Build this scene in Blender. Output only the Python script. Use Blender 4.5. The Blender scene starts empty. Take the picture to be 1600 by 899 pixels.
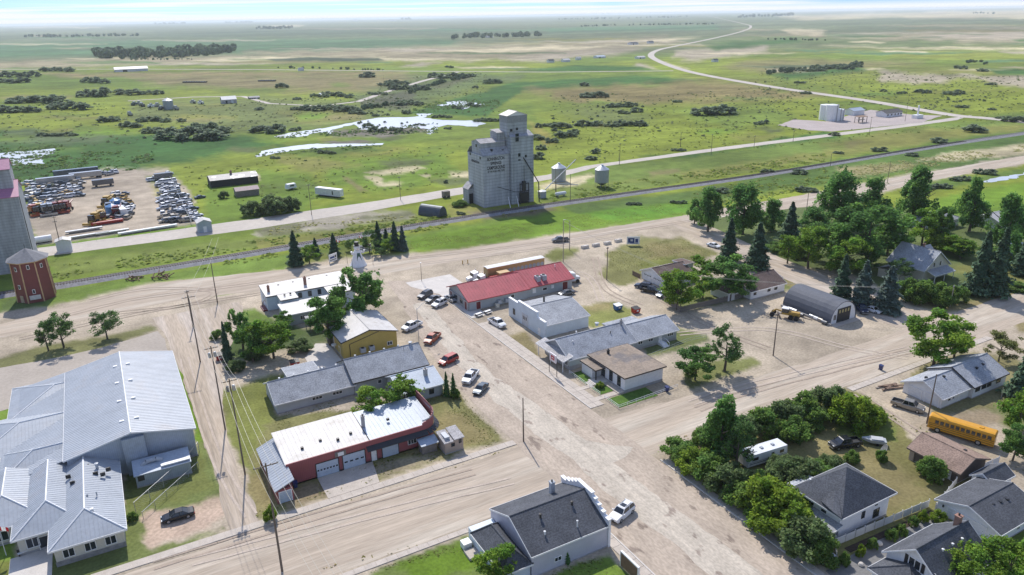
import bpy, math, random
import numpy as np
from mathutils import Vector, Matrix
R = math.radians
S = bpy.context.scene
COL = S.collection
random.seed(7)
RNG = np.random.default_rng(7)

# ------------------------------------------------------------------ camera
CAM_H, FPX = 72.0, 1150.0                    # drone height in metres, focal length in 1600-px units
YAW, PITCH, ROLL = R(28.942), R(20.298), R(-1.045)
fw = np.array([math.sin(YAW)*math.cos(PITCH), math.cos(YAW)*math.cos(PITCH), -math.sin(PITCH)])
r0 = np.array([math.cos(YAW), -math.sin(YAW), 0.0]); u0 = np.cross(r0, fw)
rt = math.cos(ROLL)*r0 + math.sin(ROLL)*u0
up = -math.sin(ROLL)*r0 + math.cos(ROLL)*u0
cd = bpy.data.cameras.new('camera'); cam = bpy.data.objects.new('camera', cd); COL.objects.link(cam)
M = Matrix.Identity(4)
for i in range(3):
    M[i][0], M[i][1], M[i][2] = rt[i], up[i], -fw[i]
M[2][3] = CAM_H
cam.matrix_world = M
cd.sensor_width = 36.0; cd.lens = 36.0*FPX/1600.0; cd.clip_start = 1.0; cd.clip_end = 120000.0
S.camera = cam

def G(x, y, z=0.0):
    """ground point (metres, street grid axes) seen at photo coordinate x, y"""
    d = fw + rt*(x-800)/FPX - up*(y-449.5)/FPX
    t = (z-CAM_H)/min(d[2], -0.0035)
    return (float(d[0]*t), float(d[1]*t))

# ------------------------------------------------------------------ light, sky, exposure
SUN_AZ, SUN_EL = R(12.0), R(46.0)
sd = bpy.data.lights.new('sun', 'SUN'); sd.energy = 3.3; sd.angle = R(0.53); sd.color = (1.0, 0.95, 0.885)
sun = bpy.data.objects.new('sun', sd); COL.objects.link(sun)
sv = Vector((math.sin(SUN_AZ)*math.cos(SUN_EL), math.cos(SUN_AZ)*math.cos(SUN_EL), math.sin(SUN_EL)))
sun.rotation_euler = sv.to_track_quat('Z', 'Y').to_euler(); sun.location = sv*400
W = bpy.data.worlds.new('World'); S.world = W; W.use_nodes = True
nt = W.node_tree; nt.nodes.clear()
def N(t, kind, **kw):
    n = t.nodes.new(kind)
    for k, v in kw.items(): setattr(n, k, v)
    return n
wo = N(nt, 'ShaderNodeOutputWorld'); bg = N(nt, 'ShaderNodeBackground')
sky = N(nt, 'ShaderNodeTexSky', sky_type='NISHITA', sun_disc=False, sun_elevation=SUN_EL, sun_rotation=SUN_AZ)
sky.air_density = 1.0; sky.dust_density = 0.6; sky.ozone_density = 2.0
tc = N(nt, 'ShaderNodeTexCoord'); mp = N(nt, 'ShaderNodeMapping'); mp.inputs['Scale'].default_value = (2.0, 2.0, 130.0)
cn = N(nt, 'ShaderNodeTexNoise'); cn.inputs['Scale'].default_value = 1.6; cn.inputs['Detail'].default_value = 6; cn.inputs['Roughness'].default_value = .55
cr = N(nt, 'ShaderNodeMapRange'); cr.inputs[1].default_value = .47; cr.inputs[2].default_value = .60
sx = N(nt, 'ShaderNodeSeparateXYZ'); hz = N(nt, 'ShaderNodeMapRange')          # cloud bank low over the horizon
hz.inputs[1].default_value = .003; hz.inputs[2].default_value = .0105; hz.inputs[3].default_value = 1; hz.inputs[4].default_value = 0
ad = N(nt, 'ShaderNodeMath', operation='MAXIMUM'); mul = N(nt, 'ShaderNodeMath', operation='MULTIPLY'); mul.inputs[1].default_value = .97
fade = N(nt, 'ShaderNodeMapRange'); fade.inputs[1].default_value = .05; fade.inputs[2].default_value = .5; fade.inputs[3].default_value = 1.0; fade.inputs[4].default_value = .45
m3 = N(nt, 'ShaderNodeMath', operation='MULTIPLY')
mx = N(nt, 'ShaderNodeMixRGB'); mx.inputs[2].default_value = (4.7, 4.8, 5.0, 1)
L = nt.links.new
lift = N(nt, 'ShaderNodeVectorMath', operation='MULTIPLY_ADD'); lift.inputs[1].default_value = (1, 1, .8); lift.inputs[2].default_value = (0, 0, .28); L(tc.outputs['Generated'], lift.inputs[0]); L(lift.outputs[0], sky.inputs['Vector'])   # clearer blue low down
L(tc.outputs['Generated'], mp.inputs['Vector']); L(mp.outputs[0], cn.inputs['Vector']); L(cn.outputs['Fac'], cr.inputs[0])
L(tc.outputs['Generated'], sx.inputs[0]); L(sx.outputs['Z'], hz.inputs[0]); L(sx.outputs['Z'], fade.inputs[0])
L(cr.outputs[0], m3.inputs[0]); L(fade.outputs[0], m3.inputs[1])
L(m3.outputs[0], ad.inputs[0]); L(hz.outputs[0], ad.inputs[1]); L(ad.outputs[0], mul.inputs[0])
L(mul.outputs[0], mx.inputs[0]); cool = N(nt, 'ShaderNodeMixRGB', blend_type='MULTIPLY'); cool.inputs[0].default_value = 1; cool.inputs[2].default_value = (.74, .82, .97, 1); L(sky.outputs[0], cool.inputs[1]); L(cool.outputs[0], mx.inputs[1]); L(mx.outputs[0], bg.inputs[0]); L(bg.outputs[0], wo.inputs[0])
bg.inputs['Strength'].default_value = .15
S.view_settings.view_transform = 'Standard'; S.view_settings.look = 'None'
S.view_settings.exposure = 0.47; S.view_settings.gamma = 1.0; S.view_settings.use_curve_mapping = False
S.render.engine = 'CYCLES'
S.cycles.use_denoising = True; S.cycles.max_bounces = 5; S.cycles.diffuse_bounces = 3; S.cycles.volume_bounces = 1
S.cycles.transparent_max_bounces = 6; S.cycles.caustics_reflective = False; S.cycles.caustics_refractive = False

# ------------------------------------------------------------------ materials
MATS = {}
def mat(name, col, rough=.75, metal=0.0, var=.12, scale=1.5, fine=.08, bump=0.0, bscale=20.0, world=False, col2=None, c2=(.5, .6), c2s=.6,
        stripe=None, trans=0.0, attr=None, stretch=None, spec=None, detail=4, streak=None):
    """procedural surface: base colour with coarse + fine noise, an optional second colour in noise patches, relief"""
    if name in MATS: return MATS[name]
    m = bpy.data.materials.new(name); m.use_nodes = True; t = m.node_tree; t.nodes.clear(); l = t.links.new
    out = N(t, 'ShaderNodeOutputMaterial'); b = N(t, 'ShaderNodeBsdfPrincipled'); l(b.outputs[0], out.inputs[0])
    b.inputs['Roughness'].default_value = rough; b.inputs['Metallic'].default_value = metal
    if spec is not None: b.inputs['Specular IOR Level'].default_value = spec
    if world: src = N(t, 'ShaderNodeNewGeometry').outputs['Position']
    else: src = N(t, 'ShaderNodeTexCoord').outputs['Object']
    if stretch:
        mpn = N(t, 'ShaderNodeMapping'); mpn.inputs['Scale'].default_value = stretch; l(src, mpn.inputs[0]); sv_ = mpn.outputs[0]
    else: sv_ = src
    def noise(s, d=detail, v=None):
        n = N(t, 'ShaderNodeTexNoise'); n.inputs['Scale'].default_value = s; n.inputs['Detail'].default_value = d; l(v or sv_, n.inputs['Vector']); return n.outputs['Fac']
    def rng(f, a, c, lo, hi):
        r = N(t, 'ShaderNodeMapRange'); r.inputs[1].default_value = a; r.inputs[2].default_value = c; r.inputs[3].default_value = lo; r.inputs[4].default_value = hi; l(f, r.inputs[0]); return r.outputs[0]
    if attr:
        a = N(t, 'ShaderNodeAttribute'); a.attribute_name = attr; c = a.outputs['Color']
    else:
        rgb = N(t, 'ShaderNodeRGB'); rgb.outputs[0].default_value = (*col, 1); c = rgb.outputs[0]
    if col2 is not None:
        q = N(t, 'ShaderNodeMixRGB'); l(rng(noise(c2s, 5), c2[0], c2[1], 0, 1), q.inputs[0]); l(c, q.inputs[1]); q.inputs[2].default_value = (*col2, 1); c = q.outputs[0]
    def times(c, f):
        q = N(t, 'ShaderNodeMixRGB', blend_type='MULTIPLY'); q.inputs[0].default_value = 1; l(c, q.inputs[1]); l(f, q.inputs[2]); return q.outputs[0]
    if var: c = times(c, rng(noise(scale), .3, .7, 1-var, 1+var))
    if fine: c = times(c, rng(noise(scale*9.7), .37, .63, 1-fine, 1+fine))
    if streak:                                     # wheel tracks, drips: noise drawn out along one axis
        k = N(t, 'ShaderNodeMapping'); k.inputs['Scale'].default_value = streak[:3]; l(src, k.inputs[0]); c = times(c, rng(noise(1.0, 5, k.outputs[0]), .35, .65, 1-streak[3], 1+streak[3]))
    if stripe:                                     # (axis, spacing, depth): pressed ribs or lap lines as relief + faint tone
        w = N(t, 'ShaderNodeTexWave', wave_type='BANDS', bands_direction=stripe[0]); w.inputs['Scale'].default_value = .31416/stripe[1]*1.0
        w.inputs['Distortion'].default_value = 0; l(src, w.inputs['Vector'])
        c = times(c, rng(w.outputs['Fac'], 0, .35, 1-stripe[2], 1))
    l(c, b.inputs['Base Color'])
    if bump:
        bn = N(t, 'ShaderNodeBump'); bn.inputs['Strength'].default_value = bump; bn.inputs['Distance'].default_value = .05; l(noise(bscale, 3, src), bn.inputs['Height']); l(bn.outputs[0], b.inputs['Normal'])
    if trans:
        tr = N(t, 'ShaderNodeBsdfTranslucent'); ms = N(t, 'ShaderNodeMixShader'); ms.inputs[0].default_value = trans
        l(c, tr.inputs[0]); l(b.outputs[0], ms.inputs[1]); l(tr.outputs[0], ms.inputs[2]); l(ms.outputs[0], out.inputs[0])
    MATS[name] = m
    return m

def paint(name, col, rough=.38, metal=.0): return mat(name, col, rough, metal, var=.07, scale=1.2, fine=.03)

# ------------------------------------------------------------------ mesh builder and object helpers
class MB:
    def __init__(s): s.v = []; s.f = []; s.mi = []; s.mx = 0
    def add(s, vs, fs):
        o = len(s.v); s.v += [tuple(p) for p in vs]; s.f += [tuple(i+o for i in q) for q in fs]; s.mi += [s.mx]*len(fs); return s
    def box(s, x0, y0, z0, x1, y1, z1):
        s.add([(x0,y0,z0),(x1,y0,z0),(x1,y1,z0),(x0,y1,z0),(x0,y0,z1),(x1,y0,z1),(x1,y1,z1),(x0,y1,z1)],
              [(0,3,2,1),(4,5,6,7),(0,1,5,4),(1,2,6,5),(2,3,7,6),(3,0,4,7)])
        return s
    def obox(s, c, L_, w, h, ang=0.0, z=0.0, tilt=0.0):
        """box centred on c with length L_, width w, height h, turned ang, lifted z"""
        ca, sa = math.cos(ang), math.sin(ang); vs = []
        for k in (0, h):
            for a, b in ((-1,-1),(1,-1),(1,1),(-1,1)):
                x, y = a*L_/2, b*w/2
                vs.append((c[0]+x*ca-y*sa, c[1]+x*sa+y*ca, z+k+tilt*x))
        s.add(vs, [(0,3,2,1),(4,5,6,7),(0,1,5,4),(1,2,6,5),(2,3,7,6),(3,0,4,7)]); return s
    def prism(s, pts, z0, z1):
        n = len(pts)
        s.add([(p[0],p[1],z0) for p in pts]+[(p[0],p[1],z1) for p in pts],
              [tuple(range(n-1,-1,-1)), tuple(range(n,2*n))]+[(i,(i+1)%n,n+(i+1)%n,n+i) for i in range(n)]); return s
    def slab(s, poly, t):
        """planar 3D polygon given thickness t downwards"""
        n = len(poly)
        s.add(list(poly)+[(p[0],p[1],p[2]-t) for p in poly],
              [tuple(range(n)), tuple(range(2*n-1,n-1,-1))]+[(i,n+i,n+(i+1)%n,(i+1)%n) for i in range(n)]); return s
    def poly(s, pts): s.add(pts, [tuple(range(len(pts)))]); return s
    def tube(s, a, b, r, r2=None, n=8, cap=True):
        a, b = Vector(a), Vector(b); d = (b-a).normalized(); r2 = r if r2 is None else r2
        e = d.orthogonal().normalized(); g = d.cross(e)
        vs = [a+(e*math.cos(2*math.pi*i/n)+g*math.sin(2*math.pi*i/n))*r for i in range(n)]+[b+(e*math.cos(2*math.pi*i/n)+g*math.sin(2*math.pi*i/n))*r2 for i in range(n)]
        fs = [(i,(i+1)%n,n+(i+1)%n,n+i) for i in range(n)]
        if cap: fs += [tuple(range(n-1,-1,-1)), tuple(range(n,2*n))]
        s.add(vs, fs); return s
    def path(s, pts, r, n=6):
        for a, b in zip(pts, pts[1:]): s.tube(a, b, r, n=n)
        return s
    def lathe(s, prof, n=20, c=(0,0)):
        """profile of (radius, z) turned round the vertical through c"""
        vs = [(c[0]+r*math.cos(2*math.pi*i/n), c[1]+r*math.sin(2*math.pi*i/n), z) for r, z in prof for i in range(n)]
        fs = [(k*n+i, k*n+(i+1)%n, (k+1)*n+(i+1)%n, (k+1)*n+i) for k in range(len(prof)-1) for i in range(n)]
        fs += [tuple(range(n-1,-1,-1)), tuple(range((len(prof)-1)*n, len(prof)*n))]
        s.add(vs, fs); return s
    def loft(s, rings, close=True):
        n = len(rings[0]); vs = [p for q in rings for p in q]
        fs = [(k*n+i, k*n+(i+1)%n, (k+1)*n+(i+1)%n, (k+1)*n+i) for k in range(len(rings)-1) for i in range(n)]
        if close: fs += [tuple(range(n-1,-1,-1)), tuple(range((len(rings)-1)*n, len(rings)*n))]
        s.add(vs, fs); return s
    def mesh(s, name, mats, smooth=False):
        me = bpy.data.meshes.new(name); me.from_pydata(s.v, [], s.f)
        for m in (mats if isinstance(mats, (list, tuple)) else [mats]): me.materials.append(m)
        if s.mx: me.polygons.foreach_set('material_index', s.mi)
        if smooth: me.polygons.foreach_set('use_smooth', [True]*len(me.polygons))
        me.update(); return me
    def build(s, name, mats, parent=None, smooth=False, loc=None):
        return put(name, s.mesh(name, mats, smooth), parent, loc)

def put(name, me, parent=None, loc=None, rz=0.0, sc=None):
    o = bpy.data.objects.new(name, me); COL.objects.link(o)
    if parent is not None: o.parent = parent
    if loc is not None: o.location = loc if len(loc) == 3 else (*loc, 0)
    if rz: o.rotation_euler.z = rz
    if sc is not None: o.scale = sc if isinstance(sc, (tuple, list)) else (sc, sc, sc)
    return o
def tag(o, label, cat, group=None):
    o['label'] = label; o['category'] = cat
    if group: o['group'] = group
    return o
def thing(name, label, cat, loc, rz=0.0, group=None, sc=None):
    o = bpy.data.objects.new(name, None); COL.objects.link(o); o.empty_display_size = .5
    o.location = loc if len(loc) == 3 else (loc[0], loc[1], 0); o.rotation_euler.z = rz
    if sc is not None: o.scale = sc if isinstance(sc, (tuple, list)) else (sc, sc, sc)
    return tag(o, label, cat, group)
def struct(o): o['kind'] = 'structure'; return o
def stuff(o): o['kind'] = 'stuff'; return o
def dup(src, label, loc, rz=0.0, sc=None, group=None, swap=None):
    """copy of a thing, its parts and their sub-parts; swap = {material: other material} for this copy"""
    def cp(o, par):
        c = o.copy(); COL.objects.link(c); c.parent = par
        if swap and c.data is not None:
            for i, sl in enumerate(c.material_slots):
                mm = sl.material
                if mm and mm.name in swap:
                    sl.link = 'OBJECT'; sl.material = swap[mm.name]
        for k in KIDS.get(o.name, []): KIDS.setdefault(c.name, []).append(cp(k, c))
        return c
    if src.name not in KIDS:
        for o in COL.objects:
            if o.parent is not None:
                kk = KIDS.setdefault(o.parent.name, [])
                if o not in kk: kk.append(o)
    r = cp(src, None)
    r.location = loc if len(loc) == 3 else (loc[0], loc[1], 0); r.rotation_euler.z = rz
    if sc is not None: r.scale = sc if isinstance(sc, (tuple, list)) else (sc, sc, sc)
    r['label'] = label
    if group: r['group'] = group
    return r
KIDS = {}

# value noise in numpy for ragged edges and patchy ground
_T = np.random.default_rng(3).random((256, 256))
def vnoise(x, y):
    xi = np.floor(x).astype(int); yi = np.floor(y).astype(int); fx = x-xi; fy = y-yi
    fx = fx*fx*(3-2*fx); fy = fy*fy*(3-2*fy)
    a = _T[xi & 255, yi & 255]; b = _T[(xi+1) & 255, yi & 255]; c = _T[xi & 255, (yi+1) & 255]; d = _T[(xi+1) & 255, (yi+1) & 255]
    return (a*(1-fx)+b*fx)*(1-fy)+(c*(1-fx)+d*fx)*fy
def fbm(x, y, o=4):
    s = 0; a = .5; t = 0
    for k in range(o): s = s+a*vnoise(x*2**k+17*k, y*2**k+5*k); t += a; a *= .55
    return s/t
# ------------------------------------------------------------------ the ground: one sheet to the horizon
LIME=(.195,.235,.032); GREEN=(.125,.185,.032); MARSH=(.048,.120,.028); OLIVE=(.205,.205,.055); LAWN=(.160,.175,.045); DRYL=(.245,.205,.095)
LUSH=(.135,.22,.025); STRAW=(.50,.43,.27); TAN=(.275,.235,.145); BROWN=(.20,.18,.075); DIRT=(.44,.365,.285); DIRTL=(.50,.42,.345); TEAL=(.085,.165,.075)
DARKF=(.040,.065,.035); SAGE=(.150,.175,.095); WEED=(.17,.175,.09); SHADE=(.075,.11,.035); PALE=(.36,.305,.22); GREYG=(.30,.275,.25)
# (photo-coordinate polygon, colour, softness in pixels, raggedness in pixels)
FIELDS = [
 ([(-300,20),(2200,-5),(2200,60),(-300,110)], SAGE, 8, 3),
 ([(-100,72),(190,62),(430,60),(720,62),(700,70),(560,80),(300,84),(-100,92)], TEAL, 3, 2),
 ([(-50,52),(420,46),(900,44),(1150,40),(1150,47),(800,56),(400,58),(-50,64)], (.10,.135,.075), 3, 3),
 ([(840,44),(1120,40),(1125,46),(860,50)], TEAL, 2, 2),
 ([(380,82),(640,74),(800,68),(1040,58),(1060,66),(900,90),(700,96),(480,90)], TAN, 4, 4),
 ([(-50,98),(200,90),(420,88),(400,96),(200,103),(-50,110)], TAN, 3, 3),
 ([(300,95),(400,90),(470,87),(450,92),(380,97)], STRAW, 2, 2), ([(420,90),(560,90),(690,91),(760,94),(640,95),(450,94)], STRAW, 2, 2),
 ([(415,93),(480,90),(590,91),(600,95),(500,97),(430,96)], DARKF, 1, 1),
 ([(685,81),(800,74),(860,72),(950,73),(900,79),(760,84)], STRAW, 2, 3), ([(930,66),(1000,64),(1060,59),(1095,58),(1040,66),(960,68)], STRAW, 2, 2),
 ([(625,104),(660,98),(690,99),(660,104)], PALE, 2, 2), ([(780,92),(900,80),(1000,77),(960,86),(850,96)], PALE, 4, 3),
 ([(100,26),(400,34),(200,60),(-50,60)], SAGE, 8, 3),
 ([(1215,26),(1500,17),(1700,15),(1700,31),(1380,28),(1260,33)], STRAW, 2, 2), ([(1150,34),(1400,30),(1700,34),(1700,46),(1350,62),(1200,55)], SAGE, 5, 4),
 ([(1290,61),(1500,46),(1700,38),(1700,64),(1480,68),(1330,66)], TAN, 4, 3), ([(1420,60),(1530,48),(1700,42),(1700,58),(1560,62)], PALE, 3, 3),
 ([(1220,47),(1250,45),(1290,47),(1280,57),(1240,56)], STRAW, 2, 3), ([(1140,58),(1290,52),(1290,60),(1150,66)], TAN, 3, 3),
 ([(1240,68),(1420,73),(1560,74),(1700,75),(1700,78),(1440,77),(1300,73)], STRAW, 2, 2), ([(1375,79),(1450,80),(1450,83),(1380,82)], STRAW, 1, 2), ([(1560,80),(1700,82),(1700,88),(1580,84)], PALE, 2, 2),
 ([(1090,66),(1200,58),(1300,60),(1500,64),(1480,72),(1250,72),(1110,72)], (.12,.155,.06), 3, 4),
 ([(1060,80),(1190,72),(1200,80),(1080,95),(1050,90)], PALE, 3, 4), ([(1040,98),(1080,108),(1050,102)], STRAW, 2, 2), ([(995,98),(1030,110),(990,105)], PALE, 2, 2),
 ([(1180,92),(1440,97),(1330,112),(1200,116),(1130,104)], BROWN, 5, 4), ([(1200,108),(1290,107),(1280,116),(1200,114)], PALE, 3, 3),
 ([(-80,110),(1050,112),(1050,135),(-80,140)], GREEN, 6, 5),
 ([(200,118),(640,115),(700,128),(560,145),(360,140),(220,130)], (.215,.18,.085), 6, 6),
 ([(60,115),(640,112),(600,116),(100,121)], (.26,.20,.10), 3, 3),
 ([(810,112),(900,101),(1000,104),(1020,110),(900,112)], MARSH, 2, 1),
 ([(640,120),(820,118),(800,130),(700,128)], (.11,.14,.055), 4, 4),
 ([(640,178),(700,157),(800,130),(900,123),(1000,119),(1105,126),(1040,131),(900,136),(820,142),(790,160),(760,182)], MARSH, 2, 2),
 ([(830,140),(1000,133),(1120,128),(1300,148),(1200,165),(1050,162),(900,165)], (.205,.165,.07), 6, 6),
 ([(560,150),(640,122),(760,118),(740,140),(640,170),(560,175)], (.12,.16,.055), 6, 6),
 ([(560,158),(640,140),(648,152),(640,174),(570,168)], (.11,.115,.07), 4, 4), ([(660,138),(740,116),(740,124),(680,140)], (.11,.115,.06), 3, 4),
 ([(200,160),(420,150),(560,165),(620,180),(540,195),(360,205),(200,185)], (.15,.18,.06), 8, 6), ([(440,176),(560,170),(560,188),(470,192)], OLIVE, 5, 4),
 ([(-80,200),(180,210),(400,212),(460,232),(560,248),(400,262),(250,268),(150,280),(-80,292)], MARSH, 4, 5), ([(180,218),(330,214),(400,226),(240,240)], (.05,.125,.03), 5, 5),
 ([(230,262),(420,232),(520,240),(700,240),(730,290),(560,318),(320,335),(280,300)], LIME, 8, 8), ([(500,252),(700,236),(725,275),(600,300),(520,290)], (.14,.22,.03), 8, 8),
 ([(425,240),(520,250),(560,258),(460,272)], OLIVE, 6, 6),
 ([(570,270),(600,265),(650,258),(665,262),(640,268),(600,274)], STRAW, 2, 4), ([(570,275),(590,276),(600,284),(630,284),(620,290),(590,290)], STRAW, 2, 3), ([(655,274),(675,272),(670,279)], STRAW, 1, 2), ([(700,270),(735,268),(735,280),(705,276)], STRAW, 2, 3),
 ([(535,278),(545,278),(572,298),(560,300)], BROWN, 2, 2), ([(400,290),(480,286),(500,294),(430,296)], STRAW, 2, 3), ([(400,295),(410,292),(415,305),(400,310)], STRAW, 2, 2),
 ([(840,170),(1250,160),(1400,190),(1200,222),(1000,246),(860,262)], LIME, 10, 8), ([(870,175),(960,165),(1020,185),(960,200)], (.14,.17,.05), 8, 6), ([(1050,175),(1200,165),(1250,190),(1150,205)], (.16,.22,.04), 8, 8),
 ([(825,190),(845,200),(870,225),(850,230)], (.27,.24,.06), 3, 3), ([(1250,120),(1600,130),(1700,185),(1480,170),(1300,140)], LIME, 8, 8), ([(1370,112),(1500,118),(1480,128),(1380,128)], PALE, 3, 5), ([(1470,118),(1600,118),(1700,130),(1650,142),(1560,130)], PALE, 3, 5),
 ([(1540,108),(1700,112),(1700,122),(1560,116)], MARSH, 2, 2), ([(1200,117),(1340,104),(1350,110),(1230,124)], MARSH, 3, 3), ([(1100,70),(1240,60),(1250,66),(1120,78)], MARSH, 3, 3),
 ([(1180,222),(1290,206),(1310,214),(1180,238)], MARSH, 3, 4), ([(880,266),(1100,240),(1250,222),(1480,195),(1700,160),(1700,200),(1440,226),(1200,262),(960,300),(860,296)], (.135,.19,.042), 4, 6),
 ([(1000,246),(1100,238),(1180,230),(1080,246)], MARSH, 3, 3), ([(1280,228),(1400,205),(1600,195),(1600,203),(1400,230)], OLIVE, 4, 5), ([(1320,223),(1360,221),(1350,230),(1320,232)], BROWN, 3, 3),
 ([(840,300),(1000,280),(1200,250),(1420,215),(1450,222),(1200,262),(900,306)], OLIVE, 4, 5), ([(1010,270),(1060,263),(1060,270),(1020,276)], BROWN, 2, 3),
 ([(1080,300),(1300,250),(1600,205),(1700,195),(1700,240),(1470,268),(1200,300),(1090,322)], (.085,.145,.035), 4, 5), ([(1430,250),(1480,240),(1600,226),(1700,222),(1700,233),(1500,250)], STRAW, 2, 4), ([(1300,262),(1430,255),(1400,268),(1330,275)], (.28,.24,.12), 3, 4),
 ([(1430,284),(1520,276),(1700,248),(1700,258),(1540,283),(1470,296),(1430,300)], (.10,.16,.035), 3, 3), ([(1500,300),(1700,275),(1700,320),(1520,330),(1450,325)], LUSH, 3, 3),
 ([(505,205),(560,200),(600,203),(660,200),(680,206),(600,214),(520,214)], (.17,.15,.125), 2, 4), ([(600,196),(655,193),(670,199),(610,201)], (.15,.135,.11), 1, 4), ([(500,222),(600,219),(596,224),(520,226)], (.17,.15,.125), 1, 3), ([(0,205),(90,205),(200,212),(150,222),(0,226)], (.10,.13,.06), 5, 5),
 # salvage yard, back road verge
 ([(75,300),(110,272),(170,262),(260,264),(300,300),(316,350),(280,358),(160,372),(60,384),(30,330)], (.40,.33,.26), 3, 4), ([(225,275),(280,270),(270,285),(235,286)], GREEN, 3, 4), ([(235,290),(285,300),(262,318),(248,312)], (.32,.29,.12), 3, 4),
 ([(60,384),(300,352),(480,326),(600,310),(480,330),(300,360),(70,392)], LUSH, 2, 2),
 ([(330,272),(400,266),(480,272),(520,300),(470,328),(330,345),(320,310)], (.13,.20,.03), 5, 5), ([(380,268),(405,268),(405,284),(385,280)], STRAW, 2, 3),
 ([(400,362),(500,340),(560,328),(650,332),(655,340),(560,352),(470,366),(410,370)], (.38,.34,.27), 3, 6), ([(405,360),(470,350),(480,366),(420,372)], WEED, 3, 5), ([(560,340),(640,328),(660,336),(600,348)], WEED, 3, 5),
 ([(70,408),(250,388),(400,370),(560,356),(700,332),(740,338),(700,350),(560,364),(300,402),(90,434)], (.155,.19,.045), 3, 4), ([(400,374),(560,358),(700,338),(740,344),(560,372),(410,394)], OLIVE, 3, 4),
 ([(700,320),(730,316),(770,330),(760,345),(700,338)], OLIVE, 3, 3), ([(735,330),(850,320),(870,326),(850,340),(760,346)], (.17,.14,.085), 3, 3),
 ([(840,290),(860,283),(920,272),(930,276),(900,290),(850,296)], STRAW, 3, 3), ([(840,300),(1000,282),(1060,270),(1060,285),(900,310),(840,318)], (.15,.20,.045), 3, 4),
 # strip between the railway and the front street
 ([(-60,480),(95,452),(250,428),(400,404),(560,380),(760,345),(900,326),(1000,312),(1085,300),(1085,336),(900,362),(780,380),(690,390),(560,398),(420,425),(250,440),(90,474),(-60,500)], (.125,.185,.035), 2, 3),
 ([(640,374),(760,350),(900,330),(1080,312),(1082,334),(900,360),(700,388),(640,392)], LUSH, 3, 4), ([(900,330),(1080,316),(1080,332),(960,345)], (.11,.23,.028), 5, 5), ([(880,322),(1000,308),(1085,298),(1085,312),(900,334)], (.10,.155,.04), 2, 3),
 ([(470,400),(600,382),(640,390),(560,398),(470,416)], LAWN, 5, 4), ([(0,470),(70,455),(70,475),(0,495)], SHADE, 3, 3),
 ([(1258,304),(1450,268),(1600,243),(1720,222),(1720,240),(1600,257),(1450,283),(1300,322),(1250,330)], DIRT, 2, 3),
 # the town, bare ground first
 ([(-200,520),(-100,505),(90,476),(250,441),(420,426),(520,404),(620,397),(700,391),(900,363),(1080,337),(1090,330),(1250,318),(1300,326),(1440,335),(1700,335),(1900,900),(1900,1200),(-300,1200)], DIRT, 2, 3),
 ([(-100,590),(60,542),(150,527),(240,508),(243,517),(150,549),(60,566),(-100,602)], (.16,.165,.06), 2, 3), ([(-100,628),(22,626),(26,900),(-100,900)], LUSH, 2, 2),
 ([(262,560),(284,566),(300,610),(318,675),(346,770),(352,792),(300,802),(232,800),(222,850),(240,858),(352,826),(336,836),(180,893),(60,930),(20,930),(60,870),(190,840),(196,720),(308,705),(280,600)], (.135,.17,.045), 2, 3),
 ([(270,565),(284,566),(300,612),(320,690),(306,690),(290,620)], LUSH, 2, 2), ([(230,700),(310,705),(335,760),(260,790),(205,800),(200,730)], (.15,.165,.05), 4, 4), ([(222,802),(300,790),(345,770),(355,800),(320,830),(232,856),(218,840)], (.44,.33,.25), 3, 5),
 ([(-100,870),(70,880),(70,940),(-100,940)], LAWN, 3, 3),
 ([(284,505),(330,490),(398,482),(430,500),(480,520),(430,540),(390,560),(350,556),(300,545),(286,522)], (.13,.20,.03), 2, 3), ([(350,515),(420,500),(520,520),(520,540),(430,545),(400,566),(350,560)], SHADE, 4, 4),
 ([(346,612),(440,584),(520,560),(530,572),(440,600),(430,650),(640,632),(690,606),(720,616),(748,650),(790,688),(720,706),(600,750),(402,812),(384,740),(356,670),(342,640)], (.175,.17,.06), 2, 4),
 ([(346,612),(440,584),(440,600),(430,640),(400,700),(384,740),(352,660)], (.17,.185,.05), 5, 4), ([(640,690),(700,640),(730,650),(770,685),(700,704)], DRYL, 4, 5), ([(480,574),(530,563),(530,575),(486,586)], LUSH, 2, 2), ([(386,745),(430,740),(440,790),(404,806)], DRYL, 4, 5), ([(540,740),(680,700),(690,712),(600,748)], (.27,.225,.15), 4, 6), ([(440,770),(500,750),(520,775),(440,800)], (.24,.19,.12), 4, 5),
 ([(320,461),(345,453),(368,455),(345,463)], LUSH, 1, 2), ([(796,526),(822,518),(842,554),(828,560)], DRYL, 2, 3), ([(898,480),(960,470),(988,484),(985,495),(930,512),(905,508)], LAWN, 2, 4), ([(905,478),(950,474),(960,482),(920,488)], DRYL, 3, 4),
 ([(1003,540),(1057,510),(1107,524),(1104,532),(1012,560)], (.13,.16,.05), 2, 3), ([(1064,597),(1072,576),(1130,560),(1182,560),(1189,570),(1132,590),(1080,608)], (.15,.165,.05), 2, 3),
 ([(952,394),(1000,370),(1062,372),(1124,396),(1108,405),(1060,420),(1005,424),(1000,440),(962,448),(940,430)], (.165,.165,.055), 2, 4), ([(1000,385),(1060,380),(1090,395),(1030,410)], DRYL, 8, 6), ([(1000,410),(1060,400),(1060,420),(1000,424)], LAWN, 4, 4),
 ([(848,402),(870,388),(908,388),(896,400),(860,412)], LAWN, 2, 3), ([(1050,452),(1160,430),(1230,432),(1262,436),(1255,450),(1170,466),(1060,488),(1046,470)], (.14,.165,.05), 2, 3), ([(1228,430),(1264,436),(1240,452),(1228,446)], DRYL, 2, 3),
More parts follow.
